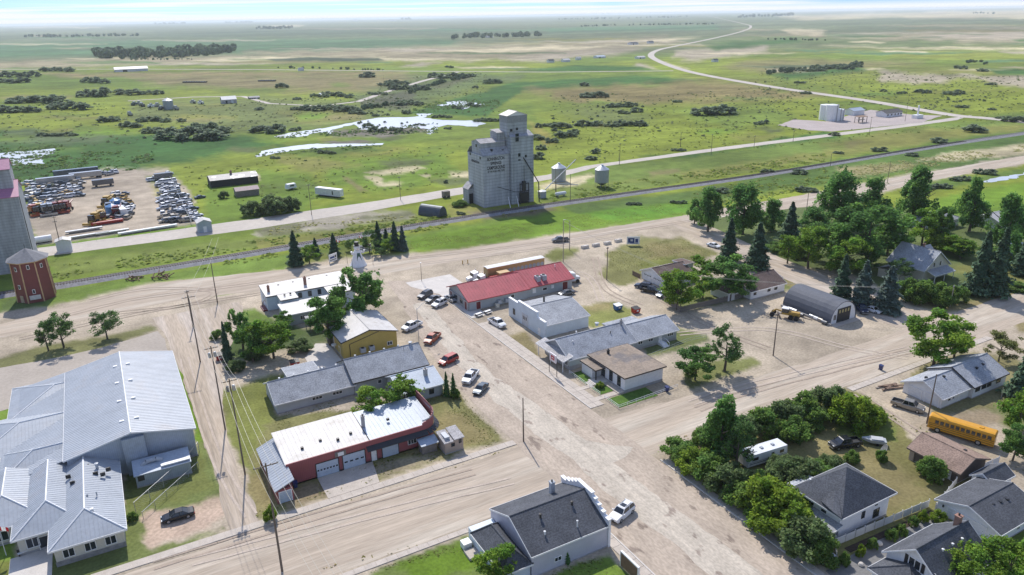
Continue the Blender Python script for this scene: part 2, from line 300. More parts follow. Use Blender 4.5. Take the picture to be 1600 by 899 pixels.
 ([(1078,356),(1100,343),(1250,322),(1330,330),(1440,318),(1700,330),(1700,460),(1600,450),(1570,468),(1500,480),(1480,482),(1400,458),(1330,428),(1240,418),(1180,400),(1120,378)], (.10,.14,.04), 2, 3), ([(1420,470),(1490,478),(1560,455),(1600,452),(1640,455),(1540,485),(1470,490)], DRYL, 3, 4), ([(1480,420),(1560,400),(1640,420),(1640,445),(1540,440)], (.19,.19,.06), 4, 4),
 ([(1430,320),(1510,300),(1700,270),(1700,330),(1440,340)], LUSH, 3, 3), ([(1580,500),(1640,490),(1640,530),(1590,520)], DRYL, 3, 3),
 ([(1046,704),(1100,690),(1320,606),(1345,612),(1392,650),(1430,690),(1500,740),(1700,830),(1700,1000),(1400,1000),(1290,886),(1200,826)], (.185,.175,.06), 2, 4), ([(1220,690),(1300,670),(1420,740),(1460,780),(1380,800),(1330,740)], DRYL, 10, 8), ([(1290,640),(1390,650),(1400,690),(1330,690)], (.14,.18,.04), 4, 4),
 ([(1345,612),(1400,592),(1420,630),(1480,660),(1600,740),(1580,750),(1480,690),(1400,664)], (.40,.33,.24), 3, 5), ([(1410,600),(1440,570),(1500,550),(1570,555),(1640,580),(1640,620),(1560,640),(1460,650)], (.21,.19,.085), 3, 4), ([(1540,640),(1700,620),(1700,720),(1600,690)], (.16,.185,.06), 4, 5), ([(1480,650),(1540,640),(1570,655),(1520,672)], (.33,.26,.17), 4, 4),
 ([(540,912),(640,872),(748,832),(800,850),(840,940),(520,940)], (.135,.185,.04), 2, 3), ([(620,880),(720,850),(760,880),(660,910)], LUSH, 6, 5), ([(840,912),(905,880),(950,868),(985,900),(1010,940),(840,940)], LUSH, 2, 2), ([(1500,860),(1700,800),(1700,1000),(1480,960)], GREEN, 4, 4),
]
_r = random.Random(11); _k = next(i for i, q in enumerate(FIELDS) if q[1] == MARSH); _strips = []
for _ in range(70):                                  # far strip fields, stubble and sloughs
    _y = 34+78*_r.random()**1.1; _x = _r.uniform(-100, 1600); _w = _r.uniform(40, 260); _h = _r.uniform(.5, 1.9)*(.5+_y/70)
    _strips.append(([(_x, _y), (_x+_w*.5, _y-_h*.5), (_x+_w, _y-_h*.2), (_x+_w*.9, _y+_h*.6), (_x+_w*.3, _y+_h)], _r.choice([STRAW, TAN, PALE, TEAL, MARSH, (.09,.12,.06), (.12,.16,.06), OLIVE, BROWN]), 1.2, 2))
FIELDS[_k:_k] = _strips
_strips = []
for _ in range(60):                                  # wet hollows, grazed ridges and dry knolls of the nearer pasture
    _y = _r.uniform(118, 300); _x = _r.choice([_r.uniform(-60, 720), _r.uniform(850, 1640)]); _w = _r.uniform(30, 150); _h = _r.uniform(2, 7)*(_y/190)
    if 60 < _x+_w and _x < 330 and _y > 255: continue
    if _y > 250-(_x-850)*.1 and _x > 850: continue
    _strips.append(([(_x, _y), (_x+_w*.4, _y-_h*.6), (_x+_w, _y-_h*.3), (_x+_w*.8, _y+_h*.5), (_x+_w*.3, _y+_h)], _r.choice([GREEN, (.09,.15,.03), OLIVE, (.22,.23,.05), (.24,.21,.09), (.15,.24,.03), (.11,.13,.05)]), 3, 5))
_k = next(i for i, q in enumerate(FIELDS) if q[0][0] == (75,300)); FIELDS[_k:_k] = _strips
def sdist(px, py, poly):
    d = np.full(px.shape, 1e9); ins = np.zeros(px.shape, bool); n = len(poly)
    for i in range(n):
        x1, y1 = poly[i]; x2, y2 = poly[(i+1) % n]; ex, ey = x2-x1, y2-y1
        wx, wy = px-x1, py-y1; t = np.clip((wx*ex+wy*ey)/(ex*ex+ey*ey+1e-9), 0, 1)
        d = np.minimum(d, (wx-ex*t)**2+(wy-ey*t)**2)
        c = ((y1 <= py) != (y2 <= py))
        with np.errstate(divide='ignore', invalid='ignore'): ins ^= c & (px < x1+(py-y1)*ex/(ey if ey else 1e-9))
    d = np.sqrt(d); return np.where(ins, d, -d)

def make_ground():
    ratio = 1.0085; nr = int(math.log(45000/34)/math.log(ratio)); rr = np.concatenate([[0.5, 10, 20], 34*ratio**np.arange(nr+1)])
    a = np.concatenate([np.linspace(-180, -46, 40)[:-1], np.linspace(-46, 46, 400), np.linspace(46, 180, 40)[1:-1]])
    ang = YAW+np.radians(a); nA = len(ang); nR = len(rr)
    X = (rr[:, None]*np.sin(ang)[None]).ravel(); Y = (rr[:, None]*np.cos(ang)[None]).ravel()
    d = np.stack([X, Y, np.full(X.shape, -CAM_H)], 1); dep = d@fw; ok = dep > 8; dep = np.where(ok, dep, 8)
    px = 800+FPX*(d@rt)/dep; py = 449.5-FPX*(d@up)/dep; px = np.where(ok, px, -9999)
    col = np.tile(np.array(LIME), (len(X), 1))
    n1 = fbm(X/150, Y/150, 5); n2 = fbm(X/34+40, Y/34, 4); n3 = fbm(X/420+9, Y/420+70, 4)
    col = col*(1-np.clip((n1-.42)*5, 0, 1)[:, None]*.8)+np.array(GREEN)*np.clip((n1-.42)*5, 0, 1)[:, None]*.8
    k = (np.clip((n3-.5)*6, 0, 1)*.55)[:, None]; col = col*(1-k)+np.array(OLIVE)*k
    wx = (fbm(px/26+3, py/9+50, 4)-.5); wy = (fbm(px/26+90, py/9+7, 4)-.5)
    hf = fbm(X/1.7, Y/1.7, 3)-.5
    far = np.clip(1-(py-60)/500, .25, 1)
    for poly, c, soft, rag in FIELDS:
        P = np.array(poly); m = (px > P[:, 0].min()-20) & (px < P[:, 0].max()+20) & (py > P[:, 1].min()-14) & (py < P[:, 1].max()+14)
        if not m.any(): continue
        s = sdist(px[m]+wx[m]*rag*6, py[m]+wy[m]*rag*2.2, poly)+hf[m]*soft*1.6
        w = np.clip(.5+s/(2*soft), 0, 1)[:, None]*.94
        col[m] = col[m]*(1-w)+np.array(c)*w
    tone = (1+(n2-.5)*.8)[:, None]; col = col*tone
    fld = (1+(fbm(X/900+5, Y/260+1, 4)-.5)*.8*np.clip((np.hypot(X, Y)-350)/900, 0, 1))[:, None]; col = col*fld
    me = bpy.data.meshes.new('ground')
    idx = np.arange(nR*nA).reshape(nR, nA); nx = np.roll(idx, -1, 1)
    q = np.stack([idx[:-1], nx[:-1], nx[1:], idx[1:]], -1).reshape(-1, 4)[:, ::-1]
    me.vertices.add(len(X)); co = np.zeros((len(X), 3), np.float32); co[:, 0] = X; co[:, 1] = Y; me.vertices.foreach_set('co', co.ravel())
    me.loops.add(q.size); me.loops.foreach_set('vertex_index', q.ravel().astype(np.int32))
    me.polygons.add(len(q)); me.polygons.foreach_set('loop_start', np.arange(0, q.size, 4, dtype=np.int32))
    me.update(calc_edges=True)
    at = me.color_attributes.new('cover', 'FLOAT_COLOR', 'POINT'); cc = np.ones((len(X), 4), np.float32); cc[:, :3] = np.clip(col, .01, .8); at.data.foreach_set('color', cc.ravel())
    me.materials.append(mat('ground_cover', (.1,.15,.05), .95, var=.18, scale=.20, fine=.14, bump=.5, bscale=1.2, world=True, attr='cover', spec=.1, detail=6, streak=(.022,.06,1,.16)))
    return struct(put('ground', me))
make_ground()

def ragged(pts, amp, step=1.2, seed=0, closed=True):
    """subdivide an outline and push it in and out a little, as a worn road edge is"""
    out = []; n = len(pts)
    for i in range(n if closed else n-1):
        a, b = pts[i], pts[(i+1) % n]; d = math.dist(a, b); k = max(1, int(d/step))
        for j in range(k):
            t = j/k; out.append((a[0]+(b[0]-a[0])*t, a[1]+(b[1]-a[1])*t))
    o = np.array(out); q = (fbm(o[:, 0]/5+seed, o[:, 1]/5, 4)-.5)*2*amp; w = (fbm(o[:, 0]/5+60, o[:, 1]/5+seed, 4)-.5)*2*amp
    return [(x+float(a), y+float(b)) for (x, y), a, b in zip(out, q, w)]
def tess(pts, z):
    from mathutils.geometry import tessellate_polygon
    v = [(x, y, z) for x, y in pts]; return v, [tuple(t) for t in tessellate_polygon([[Vector(p) for p in v]])]
def sheet(name, pts, z, m, amp=.5, step=1.2):
    b = MB(); p = ragged(pts, amp, step, len(name)) if amp else pts
    v, f = tess(p, z); v2 = [Vector(x) for x in v]
    f = [t if (v2[t[1]]-v2[t[0]]).cross(v2[t[2]]-v2[t[0]]).z > 0 else t[::-1] for t in f]
    b.add(v, f); return struct(b.build(name, m))
def ribbon(pts, w):
    """outline of a strip of width w (or list of widths) along pts"""
    l = []; r = []
    for i, p in enumerate(pts):
        a = pts[max(0, i-1)]; b = pts[min(len(pts)-1, i+1)]; dx, dy = b[0]-a[0], b[1]-a[1]; h = math.hypot(dx, dy) or 1
        ww = (w[i] if isinstance(w, list) else w)/2; l.append((p[0]-dy/h*ww, p[1]+dx/h*ww)); r.append((p[0]+dy/h*ww, p[1]-dx/h*ww))
    return l+r[::-1]
def smooth(pts, k=6):
    out = []
    for i in range(len(pts)-1):
        p0, p1, p2, p3 = pts[max(0, i-1)], pts[i], pts[i+1], pts[min(len(pts)-1, i+2)]
        for j in range(k):
            t = j/k; out.append(tuple(.5*((2*p1[c])+(p2[c]-p0[c])*t+(2*p0[c]-5*p1[c]+4*p2[c]-p3[c])*t*t+(3*p1[c]-p0[c]-3*p2[c]+p3[c])*t**3) for c in (0, 1)))
    return out+[pts[-1]]

gx = mat('road_gravel_across', DIRT, .95, var=.13, scale=.35, fine=.10, bump=.35, bscale=3, world=True, stretch=(.08,1,1), col2=(.51,.445,.36), c2=(.48,.66), c2s=.3, spec=.1, detail=6, streak=(.05,1.2,1,.055))
gy = mat('road_gravel_along', (.43,.355,.275), .95, var=.15, scale=.35, fine=.12, bump=.35, bscale=3, world=True, stretch=(1,.07,1), col2=(.50,.43,.36), c2=(.46,.64), c2s=.3, spec=.1, detail=6, streak=(1.2,.05,1,.055))
gl = mat('yard_gravel', (.45,.375,.29), .95, var=.13, scale=.3, fine=.12, bump=.35, bscale=3, world=True, spec=.1, col2=(.50,.425,.35), c2=(.5,.62), c2s=.2, detail=6)
gpave = mat('worn_asphalt', (.435,.36,.285), .92, var=.14, scale=.3, fine=.12, bump=.25, bscale=4, world=True, stretch=(1,.45,1), col2=(.25,.20,.16), c2=(.615,.67), c2s=.42, spec=.15, detail=8, streak=(1.3,.05,1,.05))
patchm = mat('pale_patched_paving', (.495,.435,.355), .9, var=.12, scale=.35, fine=.12, world=True, stretch=(1,.5,1), col2=(.30,.245,.20), c2=(.60,.66), c2s=.5, spec=.15, detail=8, streak=(1.2,.07,1,.08))
hwy = mat('pale_road_surface', (.50,.45,.39), .9, var=.07, scale=.05, fine=.05, world=True, spec=.1)
asph = mat('grey_asphalt', (.15,.145,.14), .9, var=.1, scale=.4, fine=.1, bump=.3, world=True, spec=.15)
conc = mat('concrete', (.50,.44,.375), .88, var=.09, scale=.7, fine=.07, bump=.2, bscale=8, world=True, spec=.2)
concw = mat('pale_concrete', (.58,.54,.49), .85, var=.07, scale=.5, fine=.05, world=True, spec=.2)
ballast = mat('ballast_stone', (.25,.245,.25), .95, var=.2, scale=.8, fine=.25, bump=.8, bscale=5, world=True, spec=.1)
watm = mat('pond_water', (.50,.53,.55), .28, var=.05, scale=.05, fine=0, bump=.06, bscale=.8, world=True, spec=.9)  # pale base colour stands in for the bright sky reflected in the ponds

sheet('cross_street', [(-60,83.9),(40,83.6),(76,84.6),(124,83.6),(260,82.6),(260,95.3),(124,95.4),(106,96.4),(76,98.4),(-60,98.7)], .015, gx, .7)
sheet('main_street', [(55.2,30),(73.6,30),(73.8,84),(73.8,100),(73.9,190),(66,194),(62.5,172),(58.6,152),(56.2,136),(55.2,117),(55.2,99),(55.2,84)], .03, gpave, .55)
sheet('paving_strip', ribbon(smooth([G(x, y) for x, y in [(655,474),(700,530),(755,588),(835,652),(905,704),(985,768),(1085,845),(1190,930)]], 4), [4.5 if i < 10 else 6.0 for i in range(29)]), .045, patchm, 1.1, .8)
sheet('concrete_patch', [G(x, y) for x, y in [(880,668),(915,690),(990,700),(960,725),(905,720),(865,690)]], .052, patchm, .9, .7)
sheet('front_street', [(-120,203),(-30,206),(8,210),(50,203.5),(70,201),(100,199.5),(150,198),(200,194.5),(250,187),(320,191.5),(392,189.5),(470,186),(470,197),(412,201),(336,203),(256,203),(190,204),(142,207),(94,211),(60,217),(8,229),(-30,216),(-120,216)], .018, gx, .8)
sheet('back_road', [(-120,282),(-20,277.5),(44,274.5),(90,277),(130,282.5),(182,287.5),(215,299),(300,299.5),(470,295.5),(512,296.5),(545,305),(512,304.5),(465,303.5),(300,307),(212,305),(184,297),(140,295.5),(90,291),(20,289.5),(-120,292)], .03, hwy, .6, 4)
sheet('alley', [(6.6,100.5),(11,100.5),(10.6,114),(11,130),(13.6,155),(19,172),(24,186),(26,200),(4,200),(6,180),(6.8,150),(7,120)], .02, gy, .7)
sheet('side_street', [(176,200),(188,200),(178,150),(173,110),(171,96),(159,96),(163,130),(168,165)], .024, gy, .6)
hp = [G(x, y) for x, y in [(1700,204),(1600,191),(1540,185),(1480,179),(1350,157),(1200,135),(1080,113),(1030,96),(1017,86),(1030,78),(1060,71.5),(1120,59),(1160,49),(1173,42),(1160,37),(1120,28),(1098,21)]]
sheet('highway', ribbon(smooth(hp, 5), 11.5), .12, hwy, 0)
sheet('grid_road', ribbon([G(x, y) for x, y in [(-60,109),(200,108.3),(400,109),(700,112),(860,113),(1052,111)]], 8), .1, hwy, 0)
sheet('farm_track', ribbon([G(x, y) for x, y in [(715,113),(660,127),(600,145),(560,159),(500,166),(420,162),(380,151),(300,152),(200,158)]], [7,7,7,7,5,5,6,6,5]), .08, hwy, 0)
sheet('plant_yard', [G(x, y) for x, y in [(1215,196),(1240,187),(1290,190),(1360,172),(1430,180),(1472,181),(1440,192),(1300,206),(1265,204)]], .05, mat('plant_gravel', (.40,.34,.31), .95, var=.1, scale=.1, world=True), 1.2, 4)
sheet('schoolyard_pavement', [G(x, y) for x, y in [(-60,620),(0,575),(70,563),(150,546),(245,518),(258,530),(266,562),(200,600),(60,620),(30,635),(-60,660)]], .022, mat('old_pavement', (.40,.35,.295), .92, var=.08, scale=.15, fine=.06, world=True, spec=.15), .4)
for nm, pts in [('marsh_pond', [(428,214),(455,208),(510,200),(560,190),(590,184),(636,183.5),(655,182),(652,178),(676,178),(664,184),(690,188),(740,189),(762,193),(740,198),(700,195.5),(684,199),(674,210),(668,209),(668,202),(640,199),(618,203),(600,201),(590,204),(562,203),(556,194),(520,203),(516,210),(500,207),(478,213),(440,216)]),
                ('channel_pond', [(400,243),(408,237),(440,231),(490,225),(560,225),(600,224),(596,227),(530,230),(470,234),(430,240),(402,246)]), ('reed_pond', [(680,164),(700,163),(698,159),(722,158),(758,163),(740,166),(722,172),(718,166),(690,166)]),
                ('west_pond', [(-40,244),(0,240),(28,237),(50,236),(85,232),(82,240),(66,244),(68,256),(40,258),(20,259),(0,265),(-40,270)]), ('ditch_pond', [(1530,285),(1548,280),(1600,271),(1640,266),(1640,268),(1600,275),(1550,285)]), ('dugout_pond', [(498,146),(515,144),(518,146),(500,148)])]:
    sheet(nm, [G(*p) for p in pts], .06, watm, 2.6, 2.0)
rut = mat('wheel_rut_dirt', (.385,.31,.245), .95, var=.12, scale=.5, fine=.12, world=True, spec=.1); rutp = mat('packed_pale_dirt', (.49,.41,.335), .95, var=.1, scale=.5, fine=.1, world=True, spec=.1)
for k, (pts, m) in enumerate([([(288,560),(312,640),(345,730),(392,806)],rutp),([(30,530),(250,484),(420,457),(560,432)],rut),([(60,505),(200,470),(330,452),(420,440)],rut),([(640,404),(800,386),(1000,358),(1080,345)],rut),([(660,412),(820,392),(960,372)],rutp),([(240,884),(430,826),(600,776),(740,738)],rut),([(300,878),(640,790),(800,752)],rutp),([(1090,640),(1200,604),(1500,530)],rut),([(1080,630),(1180,600),(1420,545)],rutp),([(1060,522),(1200,515),(1330,545),(1420,560)],rutp),([(1000,446),(1040,472),(1110,510),(1200,545)],rut),([(930,402),(945,450),(1000,478)],rut),([(1120,384),(1220,410),(1330,440),(1420,500),(1500,530)],rutp),([(140,470),(230,452),(330,455),(300,475),(180,490)],rut),([(1340,615),(1400,655),(1470,700),(1560,745)],rut),([(850,420),(915,430),(940,470)],rutp)]):
    c = smooth([G(*p) for p in pts], 8); e = ribbon(c, 1.7); n = len(c)
    for side in (e[:n], e[n:][::-1]): sheet('wheel_rut', ribbon(side, .42), .058+.002*(k % 3), m, .16, .9)
# footpaths made of separate slabs, each a little uneven; kerbs along them
slabm = [conc.copy() for _ in range(1)][0]; slabm.name = 'path_concrete'
def slabs(name, x0, y0, x1, y1, nlong, wide=1, axis='x', h=.09):
    base = MB().box(x0, y0, -.3, x1, y1, h-.035).build(name, conc); struct(base)
    n = nlong; L_ = (x1-x0)/n if axis == 'x' else (x1-x0)/wide; Wd = (y1-y0)/n if axis == 'y' else (y1-y0)/wide
    sm = MB().box(-L_/2+.03, -Wd/2+.03, 0, L_/2-.03, Wd/2-.03, .04).mesh('slab', slabm)
    for i in range(n if axis == 'x' else wide):
        for j in range(n if axis == 'y' else wide):
            o = put('slab', sm, base, (x0+(i+.5)*L_, y0+(j+.5)*Wd, h-.037+random.random()*.012)); o.rotation_euler = (random.gauss(0, .004), random.gauss(0, .004), 0)
    return base
slabs('north_footpath', -12, 99.3, 55.3, 100.9, 38)
slabs('west_footpath', 74.1, 103, 77.2, 152, 28, 2, 'y')
slabs('east_footpath', 123, 81.7, 152, 83.2, 18)
slabs('south_footpath', 12, 82.2, 40.6, 83.3, 18)
slabs('east_footpath', 152, 81.7, 172, 83.2, 10)
slabs('corner_footpath', 53.6, 48, 55.2, 72, 14, 1, 'y')
slabs('hedge_footpath', 74.2, 48, 75.4, 82, 20, 1, 'y')
for nm, p in [('kerb', (73.9,103,74.1,172)), ('kerb', (73.98,44,74.2,82.5)), ('kerb', (55.2,48,55.42,76))]:
    struct(MB().box(p[0], p[1], -.2, p[2], p[3], .14).build(nm, concw))
struct(MB().prism([(74.5,156),(79,156),(79,178),(84,178),(84,190),(70,190),(70,186),(74.5,176)], .02, .06).build('forecourt_slab', concw))

# railway: ballast bank, sleepers, two rails
rl = [(-150,242.5),(-32,241.8),(20,243.2),(60,244.8),(110,246),(150,245.8),(200,243.6),(270,240.5),(370,241.8),(430,242),(520,240),(900,236)]
o = MB(); q = smooth(rl, 4); top = ribbon(q, 3.4); bot = ribbon(q, 7.0); n = len(q)
for (a, b), z in (((bot, top), 0),):
    pass
vs = []
for i in range(n): vs.append([(*bot[i], 0.0), (*top[i], .5), (*top[2*n-1-i], .5), (*bot[2*n-1-i], 0.0)])
o.loft(vs, close=False); struct(o.build('railway_bed', ballast))
rm = mat('rail_steel', (.28,.24,.22), .35, .8, var=.1, fine=0)
rails = thing('railway_track', 'single railway track on a grey ballast bank running past the grain elevators', 'railway track', (0, 0, 0))
for s in (-.75, .75):
    b = MB(); e = ribbon(q, 1.5)
    l = e[:n] if s < 0 else e[n:][::-1]
    for a, c in zip(l, l[1:]): b.obox(((a[0]+c[0])/2, (a[1]+c[1])/2), math.dist(a, c)+.02, .12, .16, math.atan2(c[1]-a[1], c[0]-a[0]), .64)
    b.build('rail', rm, rails)
b = MB()
for a, c in zip(q, q[1:]):
    k = int(math.dist(a, c)/.75); an = math.atan2(c[1]-a[1], c[0]-a[0])
    for j in range(k):
        if a[0]+(c[0]-a[0])*j/k < 430: b.obox((a[0]+(c[0]-a[0])*j/k, a[1]+(c[1]-a[1])*j/k), .24, 2.6, .14, an, .5)
stuff(b.build('sleepers', mat('sleeper_wood', (.10,.085,.075), .9, var=.2, world=True), rails))

# air: closed box round the scene, sky outside
hb = MB().box(-70000,-70000,-1.2, 70000,70000,78).build('haze', None); stuff(hb); hb.data.materials.clear()
hm = bpy.data.materials.new('haze_air'); hm.use_nodes = True; hm.node_tree.nodes.clear()
pv = N(hm.node_tree, 'ShaderNodeVolumePrincipled'); ho = N(hm.node_tree, 'ShaderNodeOutputMaterial')
pv.inputs['Color'].default_value = (.86,.93,1,1); pv.inputs['Density'].default_value = .000062; pv.inputs['Anisotropy'].default_value = .2
hm.node_tree.links.new(pv.outputs[0], ho.inputs['Volume']); hb.data.materials.append(hm)
hb.display_type = 'WIRE'
# ------------------------------------------------------------------ buildings
glass = mat('window_glass', (.025,.032,.04), .08, var=.3, scale=.8, spec=.7)
wtrim = mat('white_trim', (.78,.78,.77), .5, var=.04)
dtrim = mat('dark_trim', (.035,.033,.032), .6)
def siding(n, c, sp=.2, d=.12, ax='Z'): return mat(n, c, .6, var=.06, scale=.6, fine=.04, stripe=(ax, sp, d))
wht = siding('white_siding', (.74,.75,.76)); ltg = siding('pale_grey_siding', (.52,.55,.56)); gry = siding('grey_siding', (.40,.43,.44)); cream = siding('cream_siding', (.60,.57,.48)); stuc = mat('white_stucco', (.76,.76,.77), .85, var=.06, fine=.05, bump=.2)
redw = siding('red_metal_siding', (.30,.085,.09), .3, .15, 'X'); yelw = siding('mustard_metal_siding', (.46,.34,.085), .3, .10, 'X'); slat = siding('slate_grey_siding', (.30,.33,.36), .25)
blw = siding('pale_blue_siding', (.60,.68,.74), .25); steel = mat('galvanised_wall', (.40,.46,.54), .45, .35, var=.08, stripe=('X', .3, .12)); tanw = siding('tan_siding', (.42,.34,.28)); brnw = mat('brown_stucco', (.13,.105,.09), .9, bump=.2)
found = mat('concrete_footing', (.36,.35,.34), .9, var=.12)
def shingle(n, c, v=.17): return mat(n, c, .92, var=v, scale=.45, fine=.22, bump=.5, bscale=9, world=True, spec=.15, stripe=('Z', .16, .10))
shg = shingle('grey_shingle', (.345,.355,.37)); shgl = shingle('pale_grey_shingle', (.345,.36,.385)); shd = shingle('charcoal_shingle', (.095,.10,.112)); shb = shingle('brown_shingle', (.155,.115,.10)); sht = shingle('tan_brown_shingle', (.30,.215,.17)); shw = shingle('weathered_pale_shingle', (.45,.43,.42))
mwh = mat('white_metal_roof', (.53,.505,.475), .55, .0, var=.08, scale=.3, fine=.05, world=True, col2=(.42,.385,.34), c2=(.56,.72), c2s=.5, streak=(1.2,.12,1,.05)); mgr = mat('silver_metal_roof', (.375,.405,.44), .5, .0, var=.09, scale=.25, fine=.05, world=True, col2=(.345,.35,.36), c2=(.55,.75), c2s=.25, streak=(.12,1.2,1,.05)); mrd = mat('red_metal_roof', (.44,.085,.095), .5, .0, var=.12, scale=.25, fine=.05, world=True, streak=(1,.15,1,.06)); mblu = mat('blue_grey_metal_roof', (.40,.455,.52), .5, .0, var=.08, scale=.3, world=True)
dkred = mat('dark_red_door', (.16,.022,.025), .5); flatr = mat('gravel_flat_roof', (.275,.22,.17), .95, var=.12, scale=.25, fine=.15, world=True, col2=(.17,.15,.14), c2=(.54,.66), c2s=.22)
gdoor_m = mat('white_garage_door', (.66,.68,.70), .5, var=.05); gdoor_b = mat('pale_blue_garage_door', (.45,.52,.60), .5, var=.06); wood = mat('grey_weathered_wood', (.20,.175,.155), .9, var=.2, fine=.15); darkm = mat('black_metal', (.02,.02,.022), .5); brick_m = mat('chimney_masonry', (.30,.17,.13), .9, var=.15, bump=.4)

class Bd:
    """one building: axis-aligned shell at (x0, y0) with walls, roof and openings as parts"""
    def __init__(s, name, label, cat, x0, y0, x1, y1, h, wall, base=None, group=None, walls=True, z=0):
        s.t = thing(name, label, cat, (x0, y0, z), group=group); s.w, s.d, s.h, s.wall = x1-x0, y1-y0, h, wall
        s.gab = []
        s.wallbox(0, 0, s.w, s.d, h, wall, base) if walls else None
    def wallbox(s, x0, y0, x1, y1, h, m, base=None, z=0):
        b = MB().box(x0, y0, z, x1, y1, h); o = b.build('wall', m, s.t)
        if base: MB().box(x0-.05, y0-.05, -.2, x1+.05, y1+.05, base).build('foundation', found, s.t)
        return o
    def gables(s, ax, z0, rise, x0, y0, x1, y1, m=None, pos=.5):
        """triangular wall ends under a gable roof, one part each"""
        if ax == 'x':
            ym = y0+(y1-y0)*pos
            for x in (x0, x1-.2): MB().add([(x,y0,z0),(x,y1,z0),(x,ym,z0+rise),(x+.2,y0,z0),(x+.2,y1,z0),(x+.2,ym,z0+rise)], [(0,1,2),(5,4,3),(0,3,4,1),(1,4,5,2),(2,5,3,0)]).build('gable', m or s.wall, s.t)
        else:
            xm = x0+(x1-x0)*pos
            for y in (y0, y1-.2): MB().add([(x0,y,z0),(x1,y,z0),(xm,y,z0+rise),(x0,y+.2,z0),(x1,y+.2,z0),(xm,y+.2,z0+rise)], [(0,2,1),(3,4,5),(0,1,4,3),(1,2,5,4),(2,0,3,5)]).build('gable', m or s.wall, s.t)
    def roof(s, polys, m, th=.16, name='roof', trim=None, seam=None, seamm=None):
        b = MB()
        for p in polys: b.slab(p, th)
        r = b.build(name, m, s.t)
        if trim:                                    # boards along the outer edges
            E = {}
            for p in polys:
                for i in range(len(p)):
                    k = tuple(sorted((tuple(round(c, 2) for c in p[i]), tuple(round(c, 2) for c in p[(i+1) % len(p)]))))
                    E[k] = E.get(k, 0)+1
            tb = MB(); cx = sum(q[0] for p in polys for q in p)/sum(map(len, polys)); cy = sum(q[1] for p in polys for q in p)/sum(map(len, polys))
            for (a, c), n in E.items():
                if n > 1: continue
                dx, dy = c[0]-a[0], c[1]-a[1]; L_ = math.hypot(dx, dy)
                if L_ < .3: continue
                nx_, ny_ = dy/L_, -dx/L_; mx_, my_ = (a[0]+c[0])/2-cx, (a[1]+c[1])/2-cy
                if nx_*mx_+ny_*my_ < 0: nx_, ny_ = -nx_, -ny_
                o1, o2 = .006, .06
                tb.add([(a[0]+nx_*o1,a[1]+ny_*o1,a[2]-.24),(c[0]+nx_*o1,c[1]+ny_*o1,c[2]-.24),(c[0]+nx_*o2,c[1]+ny_*o2,c[2]-.24),(a[0]+nx_*o2,a[1]+ny_*o2,a[2]-.24),
                        (a[0]+nx_*o1,a[1]+ny_*o1,a[2]+.02),(c[0]+nx_*o1,c[1]+ny_*o1,c[2]+.02),(c[0]+nx_*o2,c[1]+ny_*o2,c[2]+.02),(a[0]+nx_*o2,a[1]+ny_*o2,a[2]+.02)],
                       [(0,3,2,1),(4,5,6,7),(0,1,5,4),(1,2,6,5),(2,3,7,6),(3,0,4,7)])
            tb.build('fascia', trim, r)
        if seam:
            sb = MB()
            for p in polys:
                P = [Vector(q) for q in p]; nrm = (P[1]-P[0]).cross(P[2]-P[0]).normalized()
                if nrm.z < 0: nrm = -nrm
                dn = Vector((nrm.x, nrm.y, 0))
                if dn.length < 1e-3: continue
                dn.normalize(); ac = Vector((-dn.y, dn.x, 0)); vals = [q.dot(ac) for q in P]
                k = math.ceil(min(vals)/seam)
                while k*seam < max(vals):
                    c = k*seam; hit = []
                    for i in range(len(P)):
                        a, e = P[i], P[(i+1) % len(P)]; da, de = a.dot(ac)-c, e.dot(ac)-c
                        if da*de < 0: hit.append(a+(e-a)*(da/(da-de)))
                    if len(hit) == 2 and (hit[0]-hit[1]).length > .4:
                        a, e = hit; w = ac*.026; u = nrm*.036
                        sb.add([a-w, a+w, e+w, e-w, a+u-w*.5, a+u+w*.5, e+u+w*.5, e+u-w*.5], [(4,5,6,7),(0,1,5,4),(1,2,6,5),(2,3,7,6),(3,0,4,7)])
                    k += 1
            o = sb.build('roof_seams', seamm or m, r); stuff(o)
        return r
    def gable_roof(s, ax, rise, m, x0=None, y0=None, x1=None, y1=None, z=None, ov=.4, pos=.5, trim=None, seam=None, gw=None, caps=True, ends=True):
        x0 = 0 if x0 is None else x0; y0 = 0 if y0 is None else y0; x1 = s.w if x1 is None else x1; y1 = s.d if y1 is None else y1; z = s.h if z is None else z
        if ends: s.gables(ax, z, rise, x0, y0, x1, y1, gw, pos)
        if ax == 'x':
            ym = y0+(y1-y0)*pos; s1 = rise/(ym-y0); s2 = rise/(y1-ym); t = .17
            A = [(x0-ov,y0-ov,z-ov*s1+t),(x1+ov,y0-ov,z-ov*s1+t),(x1+ov,ym,z+rise+t),(x0-ov,ym,z+rise+t)]
            B = [(x1+ov,y1+ov,z-ov*s2+t),(x0-ov,y1+ov,z-ov*s2+t),(x0-ov,ym,z+rise+t),(x1+ov,ym,z+rise+t)]
            cap = ((x0-ov-.01,ym,z+rise+t),(x1+ov+.01,ym,z+rise+t))
        else:
            xm = x0+(x1-x0)*pos; s1 = rise/(xm-x0); s2 = rise/(x1-xm); t = .17
            A = [(x0-ov,y1+ov,z-ov*s1+t),(x0-ov,y0-ov,z-ov*s1+t),(xm,y0-ov,z+rise+t),(xm,y1+ov,z+rise+t)]
            B = [(x1+ov,y0-ov,z-ov*s2+t),(x1+ov,y1+ov,z-ov*s2+t),(xm,y1+ov,z+rise+t),(xm,y0-ov,z+rise+t)]
            cap = ((xm,y0-ov-.01,z+rise+t),(xm,y1+ov+.01,z+rise+t))
        r = s.roof([A, B], m, trim=trim, seam=seam)
        if caps: MB().tube(cap[0], cap[1], .11, n=6).build('ridge_cap', m if caps is True else caps, r)
        return r
